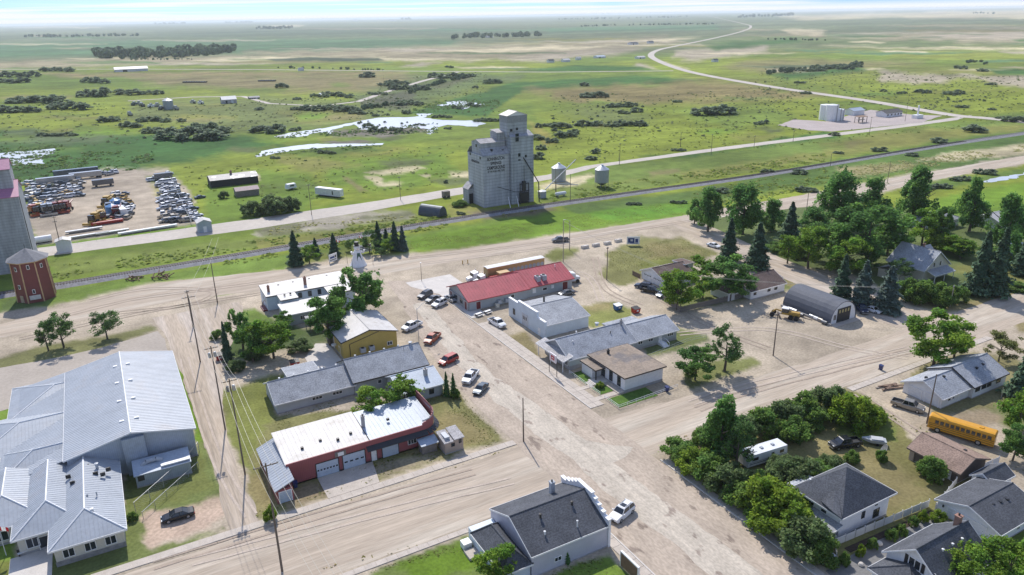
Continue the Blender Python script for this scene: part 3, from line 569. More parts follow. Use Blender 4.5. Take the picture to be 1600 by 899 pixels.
    def hip_roof(s, x0, y0, x1, y1, z, rise, m, ax='y', ends='both', trim=None, seam=None, capm=None, run=None):
        """hip roof; ends = which ends are hipped ('S','N','W','E' letters)"""
        if ax == 'y':
            xm = (x0+x1)/2; k = run or (x1-x0)/2; ya = y0+(k if 'S' in ends else 0); yb = y1-(k if 'N' in ends else 0)
            a, b = (xm,ya,z+rise), (xm,yb,z+rise)
            P = [[(x0,y1,z),(x0,y0,z),a,b],[(x1,y0,z),(x1,y1,z),b,a]]
            if 'S' in ends: P.append([(x0,y0,z),(x1,y0,z),a])
            if 'N' in ends: P.append([(x1,y1,z),(x0,y1,z),b])
        else:
            ym = (y0+y1)/2; k = run or (y1-y0)/2; xa = x0+(k if 'W' in ends else 0); xb = x1-(k if 'E' in ends else 0)
            a, b = (xa,ym,z+rise), (xb,ym,z+rise)
            P = [[(x0,y0,z),(x1,y0,z),b,a],[(x1,y1,z),(x0,y1,z),a,b]]
            if 'W' in ends: P.append([(x0,y1,z),(x0,y0,z),a])
            if 'E' in ends: P.append([(x1,y0,z),(x1,y1,z),b])
        r = s.roof(P, m, trim=trim, seam=seam)
        c = MB(); c.tube(a, b, .12, n=6) if math.dist(a, b) > .1 else None
        for key, cs, e in (('S',[(x0,y0,z),(x1,y0,z)],a),('N',[(x0,y1,z),(x1,y1,z)],b)) if ax == 'y' else (('W',[(x0,y0,z),(x0,y1,z)],a),('E',[(x1,y0,z),(x1,y1,z)],b)):
            if key in ends:
                for q in cs: c.tube(q, e, .12, n=6)
        c.build('ridge_cap', capm or m, r)
        return r
    def bx(s, b, side, u0, u1, z0, z1, o0, o1, off=0):
        if side == 'S': b.box(u0, off-o1, z0, u1, off-o0, z1)
        elif side == 'N': b.box(u0, s.d+off+o0, z0, u1, s.d+off+o1, z1)
        elif side == 'W': b.box(off-o1, u0, z0, off-o0, u1, z1)
        else: b.box(s.w+off+o0, u0, z0, s.w+off+o1, u1, z1)
        return b
    def win(s, side, u, z, w, h, n=1, m=None, off=0, trimm=None, name='window'):
        """window on a wall: frame with sill, panes recessed in it; u = centre along the wall"""
        f = MB(); t = .09; u0, u1 = u-w/2, u+w/2
        s.bx(f, side, u0-t, u1+t, z-t, z, .004, .09, off); s.bx(f, side, u0-t, u1+t, z+h, z+h+t, .004, .07, off)
        s.bx(f, side, u0-t, u0, z, z+h, .004, .07, off); s.bx(f, side, u1, u1+t, z, z+h, .004, .07, off)
        for k in range(1, n): s.bx(f, side, u0+w*k/n-.04, u0+w*k/n+.04, z, z+h, .004, .065, off)
        o = f.build(name, trimm or wtrim, s.t)
        for k in range(n): s.bx(MB(), side, u0+w*k/n+(.045 if k else .002), u0+w*(k+1)/n-(.045 if k < n-1 else .002), z+.002, z+h-.002, .005, .03, off).build('pane', m or glass, o)
        return o
    def door(s, side, u, w=.95, h=2.05, m=None, off=0, z=.05, name='door', trimm=None):
        f = MB(); t = .09
        s.bx(f, side, u-w/2-t, u-w/2, z, z+h+t, .004, .07, off); s.bx(f, side, u+w/2, u+w/2+t, z, z+h+t, .004, .07, off); s.bx(f, side, u-w/2, u+w/2, z+h, z+h+t, .004, .07, off)
        o = f.build(name, trimm or wtrim, s.t)
        s.bx(MB(), side, u-w/2+.004, u+w/2-.004, z+.01, z+h-.004, .005, .04, off).build('door_leaf', m or wtrim, o)
        s.bx(MB(), side, u+w/2-.18, u+w/2-.1, z+1, z+1.06, .042, .1, off).build('handle', darkm, o)
        return o
    def gdoor(s, side, u, w, h, m=None, panes=0, pz=.62, off=0, z=.05, trimm=None, rows=4):
        f = MB(); t = .13
        s.bx(f, side, u-w/2-t, u-w/2, z, z+h+t, .004, .09, off); s.bx(f, side, u+w/2, u+w/2+t, z, z+h+t, .004, .09, off); s.bx(f, side, u-w/2, u+w/2, z+h, z+h+t, .004, .09, off)
        o = f.build('garage_door', trimm or wtrim, s.t)
        for k in range(rows): s.bx(MB(), side, u-w/2+.004, u+w/2-.004, z+h*k/rows+.012, z+h*(k+1)/rows-.012, .004, .045, off).build('door_panel', m or gdoor_m, o)
        for k in range(panes):
            c = u-w/2+w*(k+.5)/panes; s.bx(MB(), side, c-w/panes*.3, c+w/panes*.3, z+h*pz-.0, z+h*pz+.28, .046, .06, off).build('pane', glass, o)
        return o
    def vent(s, x, y, z, r=.12, h=.5, m=None, name='vent_pipe'):
        return MB().lathe([(r,z-.25),(r,z+h),(r*1.5,z+h),(r*1.5,z+h+.1),(.02,z+h+.16)], 8, (x, y)).build(name, m or mgr, s.t)
    def boxvent(s, x, y, z, m=None): return MB().box(x-.22, y-.22, z-.2, x+.22, y+.22, z+.18).build('roof_vent', m or darkm, s.t)
    def chimney(s, x, y, z0, z1, a=.6, m=None):
        b = MB().box(x-a/2, y-a/2, z0, x+a/2, y+a/2, z1).box(x-a/2-.08, y-a/2-.08, z1, x+a/2+.08, y+a/2+.08, z1+.12); o = b.build('chimney', m or brick_m, s.t)
        MB().lathe([(.13,z1+.12),(.13,z1+.45)], 8, (x, y)).build('flue', darkm, o); return o
    def box(s, name, x0, y0, z0, x1, y1, z1, m): return MB().box(x0, y0, z0, x1, y1, z1).build(name, m, s.t)

def text(parent, body, loc, size, m, rot, name='lettering', bold=.012):
    cu = bpy.data.curves.new(name, 'FONT'); cu.body = body; cu.size = size; cu.align_x = 'CENTER'; cu.align_y = 'CENTER'; cu.extrude = .02; cu.offset = bold*size
    tmp = bpy.data.objects.new('tmp', cu); COL.objects.link(tmp); me = bpy.data.meshes.new_from_object(tmp.evaluated_get(bpy.context.evaluated_depsgraph_get()))
    bpy.data.objects.remove(tmp); bpy.data.curves.remove(cu); me.materials.clear(); me.materials.append(m)
    o = put(name, me, parent, loc); o.rotation_euler = rot; return o
SOUTH, WEST = (math.pi/2, 0, 0), (math.pi/2, 0, -math.pi/2)

# --- school with silver roofs
b = Bd('school', 'large school with silver standing seam roofs and a tall hall at the lower left', 'school', -14, 125.2, 5.2, 161, 5.6, steel, base=.3)
ox, oy = -14, 125.2
b.gable_roof('y', 2.1, mgr, pos=.51, ov=.45, seam=.62, gw=steel, trim=wtrim, caps=wtrim)
b.box('wall_bump', 8.2, -.8, 0, 11.6, -.01, 6.9, steel)
for i in range(4):
    for sx_, zz in ((8.7, 7.25), (11.0, 7.3)): b.box('roof_vent', sx_-.35, 4.5+i*8.2, zz, sx_+.35, 5.0+i*8.2, zz+.55, wtrim)
for x0, x1, y0, y1, ax, ends, ze, rz in [(-16.6,-6.7,104.5,130,'y','S',3.15,2.3),(-21.3,-12,109.9,127,'y','S',3.12,2.35),(-28,-17,114,128,'y','S',3.1,2.3),(-24.2,-13,126.6,137,'x','W',3.2,2.25),(-29,-13,136,151,'x','W',3.22,2.25),(-24.2,-13,149.2,165,'x','W',3.18,2.3)]:
    b.hip_roof(x0-ox, y0-oy, x1-ox, y1-oy, ze, rz, mgr, ax, ends, trim=wtrim, seam=.55, capm=wtrim)
    b.wallbox(x0-ox+.6, y0-oy+.6, x1-ox-.6, min(y1, 164)-oy-.4, ze-.2, cream, .35)
b.roof([[(-14-ox,163-oy,5.2),(-24-ox,163-oy,3.4),(-24-ox,126-oy,3.4),(-14-ox,126-oy,5.2)]], mgr, seam=.55)
for u in (-14.3, -11.6, -9.0): b.win('S', u-ox, 1.15, 1.3, 1.25, 2, off=105.1-oy)
b.win('S', -18.9-ox, .9, 1.5, 1.5, 2, off=110.5-oy); b.door('S', -17.3-ox, 1.8, 2.1, glass, off=110.5-oy); b.win('S', -23-ox, .8, 1.6, 1.5, 2, off=114.6-oy); b.door('S', -20.5-ox, 1.8, 2.1, glass, off=114.6-oy)
b.box('stone_band', -16.1-ox, 105.03-oy, -.1, -7.2-ox, 105.09-oy, .8, mat('grey_stone', (.27,.26,.25), .9, var=.2, bump=.5))
for x in (-12.2, -11.0): b.vent(x-ox+1, 113-oy, 5.1, .1, .3)
b.vent(-9.8-ox, 121.5-oy, 4.8, .22, .7); b.boxvent(-10.7-ox, 109-oy, 5.2, wtrim)
for x, y in ((-10.4,119.5),(-9.4,118.7),(-8.6,119.8),(-11.6,122.5),(-13.6,118.5),(-14.2,120.8)): b.box('roof_snow_guard', x-ox, y-oy, 4.55, x-ox+.7, y-oy+.2, 5.2, darkm)
b = Bd('mechanical_shed', 'grey metal plant enclosure with a curved duct against the school gable wall', 'shed', -4.8, 119.9, 3.6, 123.9, 2.3, steel, base=.2)
b.roof([[(-.2,-.2,2.4),(8.6,-.2,2.4),(8.6,4.2,2.9),(-.2,4.2,2.9)]], mblu); b.box('louvre', .3, -.08, 1.2, 1.3, -.005, 2.2, dtrim); b.box('white_panel', 4.0, .2, 2.6, 8.5, 1.0, 2.8, wtrim)
MB().path([(1.2,2.4,2.5),(2.0,2.4,3.1),(3.4,2.4,3.2),(4.4,2.4,2.7)], .38, 10).build('duct', mgr, b.t)

# --- left wooden elevator and the red octagonal water tower
elg = mat('weathered_grey_cladding', (.36,.37,.39), .8, var=.12, scale=.15, fine=.08, stripe=('Z', .9, .18), stretch=(1,1,.25), streak=(1.3,1.3,.08,.14)); elw = mat('grey_metal_cladding', (.37,.395,.42), .7, .0, var=.14, scale=.12, fine=.06, stripe=('Z', 1.25, .25), streak=(1.1,1.1,.07,.13)); elw2 = mat('pale_metal_cladding', (.45,.465,.48), .7, .0, var=.12, scale=.14, fine=.06, stripe=('Z', 1.25, .2), streak=(1.0,1.0,.06,.13))
pinkr = mat('faded_magenta_roof', (.43,.17,.27), .5, var=.1); 
b = Bd('grain_elevator', 'grey wooden grain elevator with faded magenta roof at the left edge', 'grain elevator', -46, 263, -24.1, 281, 23.3, elg, base=.4)
b.gable_roof('x', 3.6, pinkr, ov=.25); b.wallbox(2, 4.5, 21.0, 13.5, 31, elg, z=23.4); b.gable_roof('x', 2.4, pinkr, 2, 4.5, 21.0, 13.5, 31, ov=.25)
b.box('fire_ladder', 21.92, 2.0, .2, 22.05, 2.6, 23, darkm)
t = thing('water_tower', 'octagonal dark red water tower with pale corner boards and grey cone roof', 'water tower', (-22.9, 234.0, 0))
rw = siding('barn_red_siding', (.20,.052,.045), .3, .12); yt = mat('ochre_corner_board', (.55,.37,.20), .7)
def octa(r, z, a0=math.pi/8): return [(r*math.cos(a0+k*math.pi/4), r*math.sin(a0+k*math.pi/4), z) for k in range(8)]
MB().loft([octa(4.9, 0), octa(4.45, 11.6)]).build('wall', rw, t); c = MB()
for p, q in zip(octa(4.92, 0), octa(4.47, 11.6)): c.tube(p, q, .17, n=6)
c.build('corner_boards', yt, t); MB().loft([octa(5.1, 11.3), octa(5.1, 11.62)]).build('eave', yt, t)
MB().loft([octa(5.4, 11.63), octa(.15, 14.4)]).build('roof', mat('grey_board_roof', (.20,.20,.21), .85, var=.15), t); MB().tube((0,0,14.3),(0,0,15.6),.05).build('finial', darkm, t)
for k, zz in ((5, 9), (6, 9.5), (7, 9.2), (5, 4), (6, 2.6)):
    an = k*math.pi/4; q = Vector((math.cos(an), math.sin(an), 0)); pr = 4.62-.039*zz*1.0
    o = MB().obox((q.x*pr, q.y*pr), .12, .7, 1.2, an, zz).build('window', wtrim, t); MB().obox((q.x*(pr+.03), q.y*(pr+.03)), .12, .45, .9, an, zz+.15).build('pane', glass, o)
MB().obox((-3.2,-3.25), .12, 1.1, 2.0, math.pi*1.25, .1).build('door', mat('weathered_plank', (.42,.32,.22), .9), t); MB().obox((0,-4.55), 2.6, .16, 1.2, 0, .9).build('sign_board', mat('pale_sign', (.62,.60,.56), .7), t)

# --- the big elevator in the middle
b = Bd('grain_elevator', 'tall twin elevator lettered BONNINGTON SPRINGS CAMPGROUND beside the railway', 'grain elevator', 129.6, 256.0, 141.4, 269.4, 20.6, elw2, base=.3)
b.roof([[(-.15,-.15,20.55),(11.95,-.15,20.55),(11.95,2.6,23.2),(-.15,2.6,23.2)]], elg, name='skirt_roof'); b.roof([[(11.95,13.55,20.55),(-.15,13.55,20.55),(-.15,10.8,23.2),(11.95,10.8,23.2)]], elg, name='skirt_roof')
b.wallbox(.6, 2.7, 11.6, 10.7, 25.0, elg, z=20.6); b.gable_roof('x', 1.2, shw, .6, 2.7, 11.6, 10.7, 25.0, ov=.15, gw=elg)
b.wallbox(12.0, -1.4, 22.2, 13.0, 27.0, elw, .3); b.roof([[(11.85,-1.55,27.05),(22.35,-1.55,27.05),(22.35,2.4,28.7),(11.85,2.4,28.7)],[(22.35,13.15,27.05),(11.85,13.15,27.05),(11.85,9,28.7),(22.35,9,28.7)],[(11.85,2.4,28.7),(22.35,2.4,28.7),(22.35,9,28.7),(11.85,9,28.7)]], elg, name='shoulder_roof')
b.wallbox(11.5, 0.4, 20.3, 7.0, 35.0, elw, z=26.9); b.wallbox(11.45, .35, 20.35, 7.05, 35.02, mat('dark_parapet_band', (.27,.28,.29), .7), z=32.4)
b.gable_roof('y', 1.5, mat('rusty_white_roof', (.52,.49,.45), .6, col2=(.30,.25,.20), c2=(.6,.7)), 11.5, .4, 20.3, 7.0, 35.0, ov=.2, gw=wht)
b.box('headhouse', 8.2, 3.2, 25.0, 12.0, 9, 28.6, elg); b.roof([[(8.1,3.1,28.65),(12,3.1,28.65),(12,9.1,29.3),(8.1,9.1,29.3)]], shw, name='headhouse_roof')
sgn = mat('black_sign_paint', (.012,.012,.014), .6)
for txt, zz, sz, wd in (('BONNINGTON', 19.1, 1.75, 7.6), ('SPRINGS', 17.35, 1.75, 4.9), ('CAMPGROUND', 15.6, 1.85, 8.1), ('UP THE ROAD AND TURN', 14.25, .95, 7.6)):
    o = text(b.t, txt, (5.75, -.03, zz), sz, sgn, SOUTH, bold=.018); o.scale.x = wd/max(o.dimensions.x, .1)
text(b.t, 'KENASTON', (-.03, 6.6, 17.6), 1.3, sgn, WEST, bold=.03)
for u, zz, w, h in ((4.3, 21.9, .8, .9), (9.2, 21.3, .8, .9)): b.box('hatch', u, 1.2, zz, u+w, 1.9, zz+h, darkm)
for u, zz, w, h in ((14.7, 25.3, 1.3, 2.9), (15.6, 19.2, .9, 1.2), (15.6, 17.6, .9, .4), (18.6, 18.6, .7, .9)): b.win('S', u, zz, w, h, off=-1.4, trimm=dtrim)
for y, zz in ((2.2, 19.2), (11, 19.6), (6.6, 23.4)): b.win('W', y, zz, .8, .9, off=.6 if zz > 23 else 0, trimm=dtrim)
for u, zz in ((12.6, 28.0), (15.2, 28.3)): b.box('hatch', u, .28, zz+1, u+1, .39, zz+2, darkm)
MB().path([(17.4,-1.55,18.6),(23.6,-3.0,8.0),(23.8,-3.0,0)], .22, 8).build('loading_spout', dtrim, b.t)
MB().tube((17.4,-2.0,4.5),(17.4,-2.0,15.5),.09).build('conduit', dtrim, b.t); MB().path([(5.6,-1.2,8.1),(12.4,-3.0,5.6),(15.4,-3.2,5.2)], .12, 6).build('loading_spout', dtrim, b.t)
c = MB()
for x in (15.2, 19.2): c.box(x-.12, -2.6, 0, x+.12, -2.3, 8.2)
c.box(15.1, -2.7, 5.0, 19.3, -2.1, 5.3); c.box(15.1, -2.7, 8.1, 19.3, -2.1, 8.4); c.box(16.6, -2.5, 5.3, 17.9, -1.45, 9.2); c.build('platform_frame', dtrim, b.t)
b.box('dust_bin', 15.3, -2.75, 1.2, 19.1, -1.45, 4.6, darkm); b.box('doorway', 14.9, -1.49, 0, 19.4, -1.405, 1.2, darkm)
b.wallbox(-2.2, 9.5, 0, 14.5, 6.2, elg); b.roof([[(-2.4,9.3,6.0),(0,9.3,8.4),(0,14.7,8.4),(-2.4,14.7,6.0)]], shw, name='driveway_roof'); b.box('drive_door', -1.9, 9.4, 0, -.2, 9.49, 4.2, darkm)
for x in (10.2, 14.0): MB().tube((x,-1.6,3.4),(x-1.3,-5.5,0),.14).build('strut', wtrim, b.t)
# --- town buildings, west of the main street
def parapet_roof(b, x0, y0, x1, y1, z, m, edge, slope=0):
    b.roof([[(x0-.2,y0-.2,z+.06),(x1+.2,y0-.2,z+.06),(x1+.2,y1+.2,z+.06+slope),(x0-.2,y1+.2,z+.06+slope)]], m, .25, trim=edge)
b = Bd('hotel', 'long pale blue building with white flat roof and dark edging by the front street', 'hotel', 30.9, 188.4, 53.0, 197.0, 4.1, blw, base=.3)
parapet_roof(b, 0, 0, 22.1, 8.6, 4.12, mwh, dtrim, .5)
b.wallbox(2.8, -4.2, 7.0, -.01, 3.9, blw); parapet_roof(b, 2.8, -4.2, 7.0, -.2, 3.92, mwh, dtrim, .2)
b.roof([[(15,-5.6,3.7),(22.3,-5.6,3.7),(22.3,-.22,4.1),(15,-.22,4.1)]], mwh, trim=dtrim, name='porch_roof'); b.wallbox(15.4, -5.2, 22.0, -.01, 3.4, blw)
for u in (8.6, 11.2, 13.8): b.win('S', u, 2.2, .8, 1.3, trimm=dtrim)
for u in (2, 5): b.win('W', u, 1.9, .8, 1.3)
b.chimney(11.0, 3.4, 4.2, 6.4, .7); b.chimney(1.2, 3.0, 4.2, 5.9, .6)
for x, y in ((4.5,6.5),(8.5,6.8),(13,7),(18,7.2),(4.2,-2),(5.8,-1.6)): b.boxvent(x, y, 4.5)
MB().path([(-.6,4.5,.4),(-.6,.5,3.2)], .07).build('stair_rail', dkred, b.t); b.box('stair', -1.2, .5, 0, -.1, 4.5, .4, dkred)
b = Bd('hotel_annex', 'single storey annex with flat white roof on the south side of the hotel', 'annex', 32.8, 175.6, 45.8, 183.6, 2.9, gry, base=.2)
parapet_roof(b, 0, 0, 13.0, 7.9, 2.92, mwh, wtrim, .3); b.win('S', 4, 1.1, 1.2, 1, 2); b.door('S', 6.5)
b = Bd('garden_shed', 'small open carport with faded flat roof among bushes behind the hotel annex', 'carport', 36.6, 168.6, 41.0, 173.0, 2.4, wood, walls=False)
b.roof([[(0,0,2.5),(4.4,0,2.5),(4.4,4.4,2.8),(0,4.4,2.8)]], shw)
for x in (.15, 4.25):
    for y in (.15, 4.25): b.box('post', x-.08, y-.08, 0, x+.08, y+.08, 2.34, wood)
b = Bd('workshop', 'mustard yellow metal workshop with pale gable roof', 'workshop', 39.2, 149.6, 52.0, 163.5, 4.2, yelw, base=.25)
b.gable_roof('y', 1.65, mwh, ov=.35, pos=.5, gw=yelw, trim=dtrim, caps=True)
b.win('S', 11.0, 1.1, 1.1, .75, 2)
for u in (4.4, 6.5):
    o = b.box('cooler', u-.6, -.95, 1.0, u+.6, -.02, 2.0, mgr); MB().lathe([(.35,2.0),(.35,2.12)], 12, (u, -.5)).build('fan', dtrim, o)
MB().path([(1.6,-.08,.3),(1.6,-.08,3.4),(8.6,-.08,5.0)], .06).build('conduit', dtrim, b.t); b.door('W', 2.6, 1, 2.1, yelw); b.gdoor('W', 8.5, 3.2, 3, darkm, rows=3)
o = MB().lathe([(.55,1.6),(.6,1.9)], 12, (-.6, 5.2)).build('satellite_dish', wtrim, b.t); b.vent(6.5, 13, 5.6, .15, .6, wtrim)
struct(MB().prism([(31.5,146.8),(38.6,146.8),(38.6,160),(36,161.5),(31.8,155)], .0, .1).build('patio_slab', concw))
b = Bd('long_hall', 'long pale grey hall with grey shingle roof south of the yellow workshop', 'hall', 20.7, 132.5, 36.2, 142.3, 2.3, ltg, base=.2)
b.gable_roof('x', 2.4, shg, ov=.4, trim=wtrim, caps=True)
for u in (7.9, 12.0): b.win('S', u, 1.1, 1.9, .55, 3)
for i in range(5): b.vent(2.2+i*2.9, 6.0, 4.3, .14, .35, wtrim)
b = Bd('long_hall_extension', 'taller middle section of the grey hall with one small square window', 'hall', 36.24, 132.2, 52.2, 142.9, 2.9, gry, base=.2)
b.gable_roof('x', 2.7, shg, ov=.35, trim=dtrim, caps=True)
b.win('S', 5.3, 1.3, .75, .75); b.door('E', 8.5, 1, 2.1, dkred)
for i in range(4): b.vent(2.5+i*3.2, 6.4, 5.3, .16, .35, mgr)
o = b.box('condenser', 16.2, 6.2, 1.2, 17.1, 7.4, 2.3, mgr); MB().tube((12.5,4.2,4.5),(12.5,4.2,6.4),.035).build('mast', darkm, b.t)
b.vent(14.5, 5.4, 5.4, .3, .8, mgr)
b = Bd('hall_lean_to', 'flat roofed lean-to on the back of the grey hall', 'lean-to', 25.5, 142.9, 31.6, 147.6, 2.2, ltg); b.roof([[(-.3,-.5,2.6),(6.4,-.5,2.6),(6.4,5,2.25),(-.3,5,2.25)]], shgl, trim=wtrim)
b = Bd('hall_annex', 'low annex with pale metal gable roof and one dark window facing the lawn', 'annex', 43.0, 123.2, 51.7, 131.7, 2.5, gry, base=.2)
b.gable_roof('x', 1.5, mblu, ov=.35, trim=wtrim, gw=gry, pos=.62)
b.win('S', 6.2, .9, .9, .95, trimm=dtrim); b.chimney(6.4, 3.2, 3.0, 4.9, .7, mat('stone_chimney', (.42,.41,.40), .9, var=.15))
# red garage with the rounded false front
b = Bd('garage', 'red metal repair garage with white ribbed roof and rounded false front at the corner', 'garage', 16.9, 107.5, 44.0, 117.2, 4.2, redw, walls=False)
pts = [(0,0),(23.9,0)]+[(24.0+2.9*math.sin(a), 2.9-2.9*math.cos(a)) for a in np.linspace(.05, math.pi/2, 8)]+[(26.9,9.7),(0,9.7)]
MB().prism(pts, 0, 3.6).build('wall', redw, b.t); MB().prism([(p[0],p[1]) for p in pts], -.1, .25).build('foundation', found, b.t)
b.roof([[(-.1,.18,4.0),(14.2,.18,4.0),(14.2,9.9,5.0),(-.1,9.9,5.0)]], mwh, seam=.75, trim=None)
b.roof([[(14.4,.18,3.95),(24,.18,3.95),(26.5,2.6,4.1),(26.5,9.9,4.7),(14.4,9.9,4.7)]], mblu, seam=.75, name='grey_roof')
fr = MB(); gp = [(0,-.12),(23.9,-.12)]+[(24+3.02*math.sin(a), 2.9-3.02*math.cos(a)) for a in np.linspace(.05, math.pi/2, 10)]+[(27.02,9.9)]
for i, (a, c) in enumerate(zip(gp, gp[1:])):
    z1 = 4.25 if i == 0 else 4.5+.16*min(i, 8)
    q = MB; fr.add([(a[0],a[1],3.3),(c[0],c[1],3.3),(c[0],c[1],z1),(a[0],a[1],z1 if i else 4.25),(a[0],a[1]+.2,3.3),(c[0]-(.2 if i > 6 else 0),c[1]+.2,3.3),(c[0]-(.2 if i > 6 else 0),c[1]+.2,z1),(a[0],a[1]+.2,z1 if i else 4.25)], [(0,1,2,3),(5,4,7,6),(3,2,6,7),(1,0,4,5),(0,3,7,4),(2,1,5,6)])
fr.build('false_front', redw, b.t)
cap = MB()
for a, c in zip(gp[1:], gp[2:]): cap.tube((a[0],a[1]+.05,5.1),(c[0],c[1]+.05,5.15),.12, n=6)
cap.build('coping', mat('grey_coping', (.33,.33,.35), .5), b.t)
dk = mat('black_awning', (.03,.03,.035), .55); aw = MB(); apts = [(13.4,-.15),(23.9,-.15)]+[(24+3.1*math.sin(a), 2.9-3.1*math.cos(a)) for a in np.linspace(.2, math.pi/2, 6)]+[(27.1,8)]
for a, c in zip(apts, apts[1:]):
    dx, dy = c[0]-a[0], c[1]-a[1]; L_ = math.hypot(dx, dy); nx_, ny_ = dy/L_*.9, -dx/L_*.9
    aw.slab([(a[0]+nx_,a[1]+ny_,2.75),(c[0]+nx_,c[1]+ny_,2.75),(c[0],c[1],3.3),(a[0],a[1],3.3)], .1)
aw.build('awning', dk, b.t)
b.gdoor('S', 6.6, 3.7, 2.6, gdoor_b, 7, .45, trimm=dtrim); b.gdoor('S', 11.2, 3.8, 2.75, gdoor_b, 4, .45, trimm=dtrim); b.gdoor('S', 17.7, 2.9, 2.3, gdoor_b, 0, trimm=dtrim); b.door('S', 14.7, .95, 2.1, wtrim, trimm=dtrim); b.win('S', 21.8, 1.2, 1.5, .8, 3)
o = b.box('sign_board', 8.0, -.22, 3.0, 9.9, -.125, 3.9, wood); MB().box(8.5,-.26,3.1,9.5,-.222,3.75).build('sign_face', wtrim, o)
o = b.box('side_shelter', 22.6, -2.6, 0, 25.4, -.9, 1.6, wood); MB().slab([(22.4,-2.8,1.75),(25.8,-2.8,1.75),(25.8,-.6,2.2),(22.4,-.6,2.2)], .08).build('shelter_roof', mblu, o)
b.chimney(14.7, 4.8, 4.3, 6.4, .55, found)
for x, y in ((3.5,3.2),(6.8,4.0),(9.5,2.8),(12.0,3.6)): b.boxvent(x, y, 4.5)
MB().box(18.8,4,4.6,19.3,4.4,5.0).build('roof_vent', darkm, b.t)
b.wallbox(-2.6, -3.9, -.02, 9.8, 2.5, redw); b.roof([[(-2.9,-4.2,2.6),(.3,-4.2,3.9),(.3,10.1,3.9),(-2.9,10.1,2.6)]], mgr, name='lean_to_roof', seam=.7); b.gdoor('S', -1.3, 1.8, 2.0, gdoor_b, off=-3.9, rows=3)
struct(MB().prism([(21.6,101.0),(30.2,101.0),(31.2,107.4),(21.6,107.4)], .0, .07).build('driveway_apron', conc))
b = Bd('wood_stack_shed', 'small tan shed with striped roof on the corner footpath', 'shed', 43.0, 102.9, 46.5, 106.2, 2.3, tanw, base=.15)
b.roof([[(-.2,-.2,2.35),(1.6,-.2,2.35),(1.6,3.5,2.9),(-.2,3.5,2.9)],[(1.7,-.2,2.6),(3.7,-.2,2.6),(3.7,3.5,3.1),(1.7,3.5,3.1)]], shw); b.win('S', 1.5, 1.3, .5, .5, trimm=dtrim); b.win('S', 2.9, 1.6, .35, .55, trimm=dtrim)
b.box('skylight', .3, .6, 2.55, 1.2, 2.6, 2.95, mgr)
# dark-roofed corner shop at the bottom
b = Bd('corner_store', 'charcoal roofed store with stepped white false front at the bottom centre', 'store', 40.6, 69.3, 53.2, 81.2, 3.5, siding('lilac_grey_siding', (.50,.50,.56), .2, .08), base=.2)
b.gable_roof('x', 2.6, shd, ov=.12, trim=wtrim, pos=.5)
fm = MB(); prof = [(69.1,4.3),(70.4,4.6),(71.5,5.1),(72.4,5.6),(73.3,6.1),(74.2,6.6),(76.4,6.6),(77.3,6.1),(78.2,5.6),(79.1,5.1),(80.2,4.6),(81.6,4.3)]
for (ya, za), (yb, zb) in zip(prof, prof[1:]): fm.box(12.62, ya-69.3, 0, 13.0, yb-69.3-.002, max(za, zb))
fm.build('false_front', stuc, b.t); cp = MB()
for (ya, za), (yb, zb) in zip(prof, prof[1:]): cp.box(12.5, ya-69.3, max(za, zb)+.003, 13.12, yb-69.3, max(za, zb)+.14)
cp.build('coping', wtrim, b.t)
b.chimney(9.0, 9.2, 4.2, 6.7, .65, mat('grey_block_chimney', (.42,.44,.46), .9, var=.12)); b.vent(9.4, 4.4, 5.7, .16, .4, dtrim); b.vent(4.0, 4.3, 5.7, .16, .4, dtrim); b.vent(8.3, 1.4, 4.3, .1, .9, wtrim); b.vent(3.3, 2.0, 4.6, .12, .4, wtrim)
b.win('S', 4.2, 1.2, 1.0, .6, 2)
b = Bd('lean_to', 'hip roofed charcoal lean-to on the west side of the corner store', 'lean-to', 36.6, 69.6, 40.5, 80.6, 2.4, blw, base=.2)
b.hip_roof(-.4, -.4, 4.2, 9.6, 2.45, 2.2, shd, 'y', 'SN', trim=wtrim); b.win('W', 4, 1, 1, 1); b.box('side_steps', -1.8, 7, 0, -.05, 9, .4, conc); b.box('white_cabinet', -1.6, 9.3, 0, -.3, 10.6, 1.0, wtrim)

# --- east of the main street
stone = mat('pale_rubble_stone', (.36,.36,.36), .9, var=.2, scale=1.5, fine=.2, bump=.5)
b = Bd('restaurant', 'low building with two bright red metal gable roofs', 'restaurant', 76.1, 160.6, 93.6, 172.9, 3.0, gry, base=.15)
b.gable_roof('x', 2.5, mrd, ov=.6, trim=mat('red_trim', (.42,.06,.07), .4), seam=.9)
b.wallbox(-.25, .2, -.01, 12.1, 2.5, stone)
for u, w in ((1.6, 1.4), (10.6, 1.3)): b.door('W', u, w, 2.2, dkred, off=-.26)
b.box('dark_window', -.3, 3.6, .9, -.255, 5.2, 2.2, glass); b.box('dark_window', -.3, 6.8, .9, -.255, 8.8, 2.2, glass); b.door('S', 2.6, 1.3, 2.1, dkred)
for u in (8.0, 10.2): b.box('condenser', u, -1.0, .6, u+1, -.02, 1.6, mgr)
b.box('propane_drum', 7.0, -1.6, 0, 8.0, -.7, 1.0, cream); b.win('S', 12.8, 1.2, 1, .9)
b = Bd('restaurant_wing', 'eastern wing of the red roofed restaurant with two rooftop cookers', 'restaurant', 93.7, 161.0, 108.2, 174.0, 3.05, gry, base=.15)
b.gable_roof('x', 2.65, mrd, ov=.5, trim=MATS['red_trim'], seam=.9)
for x in (4.3, 6.2): o = b.box('rooftop_unit', x-.6, .9, 3.5, x+.6, 2.6, 5.0, mgr); MB().lathe([(.4,5.0),(.4,5.25)], 10, (x, 1.75)).build('fan', dtrim, o)
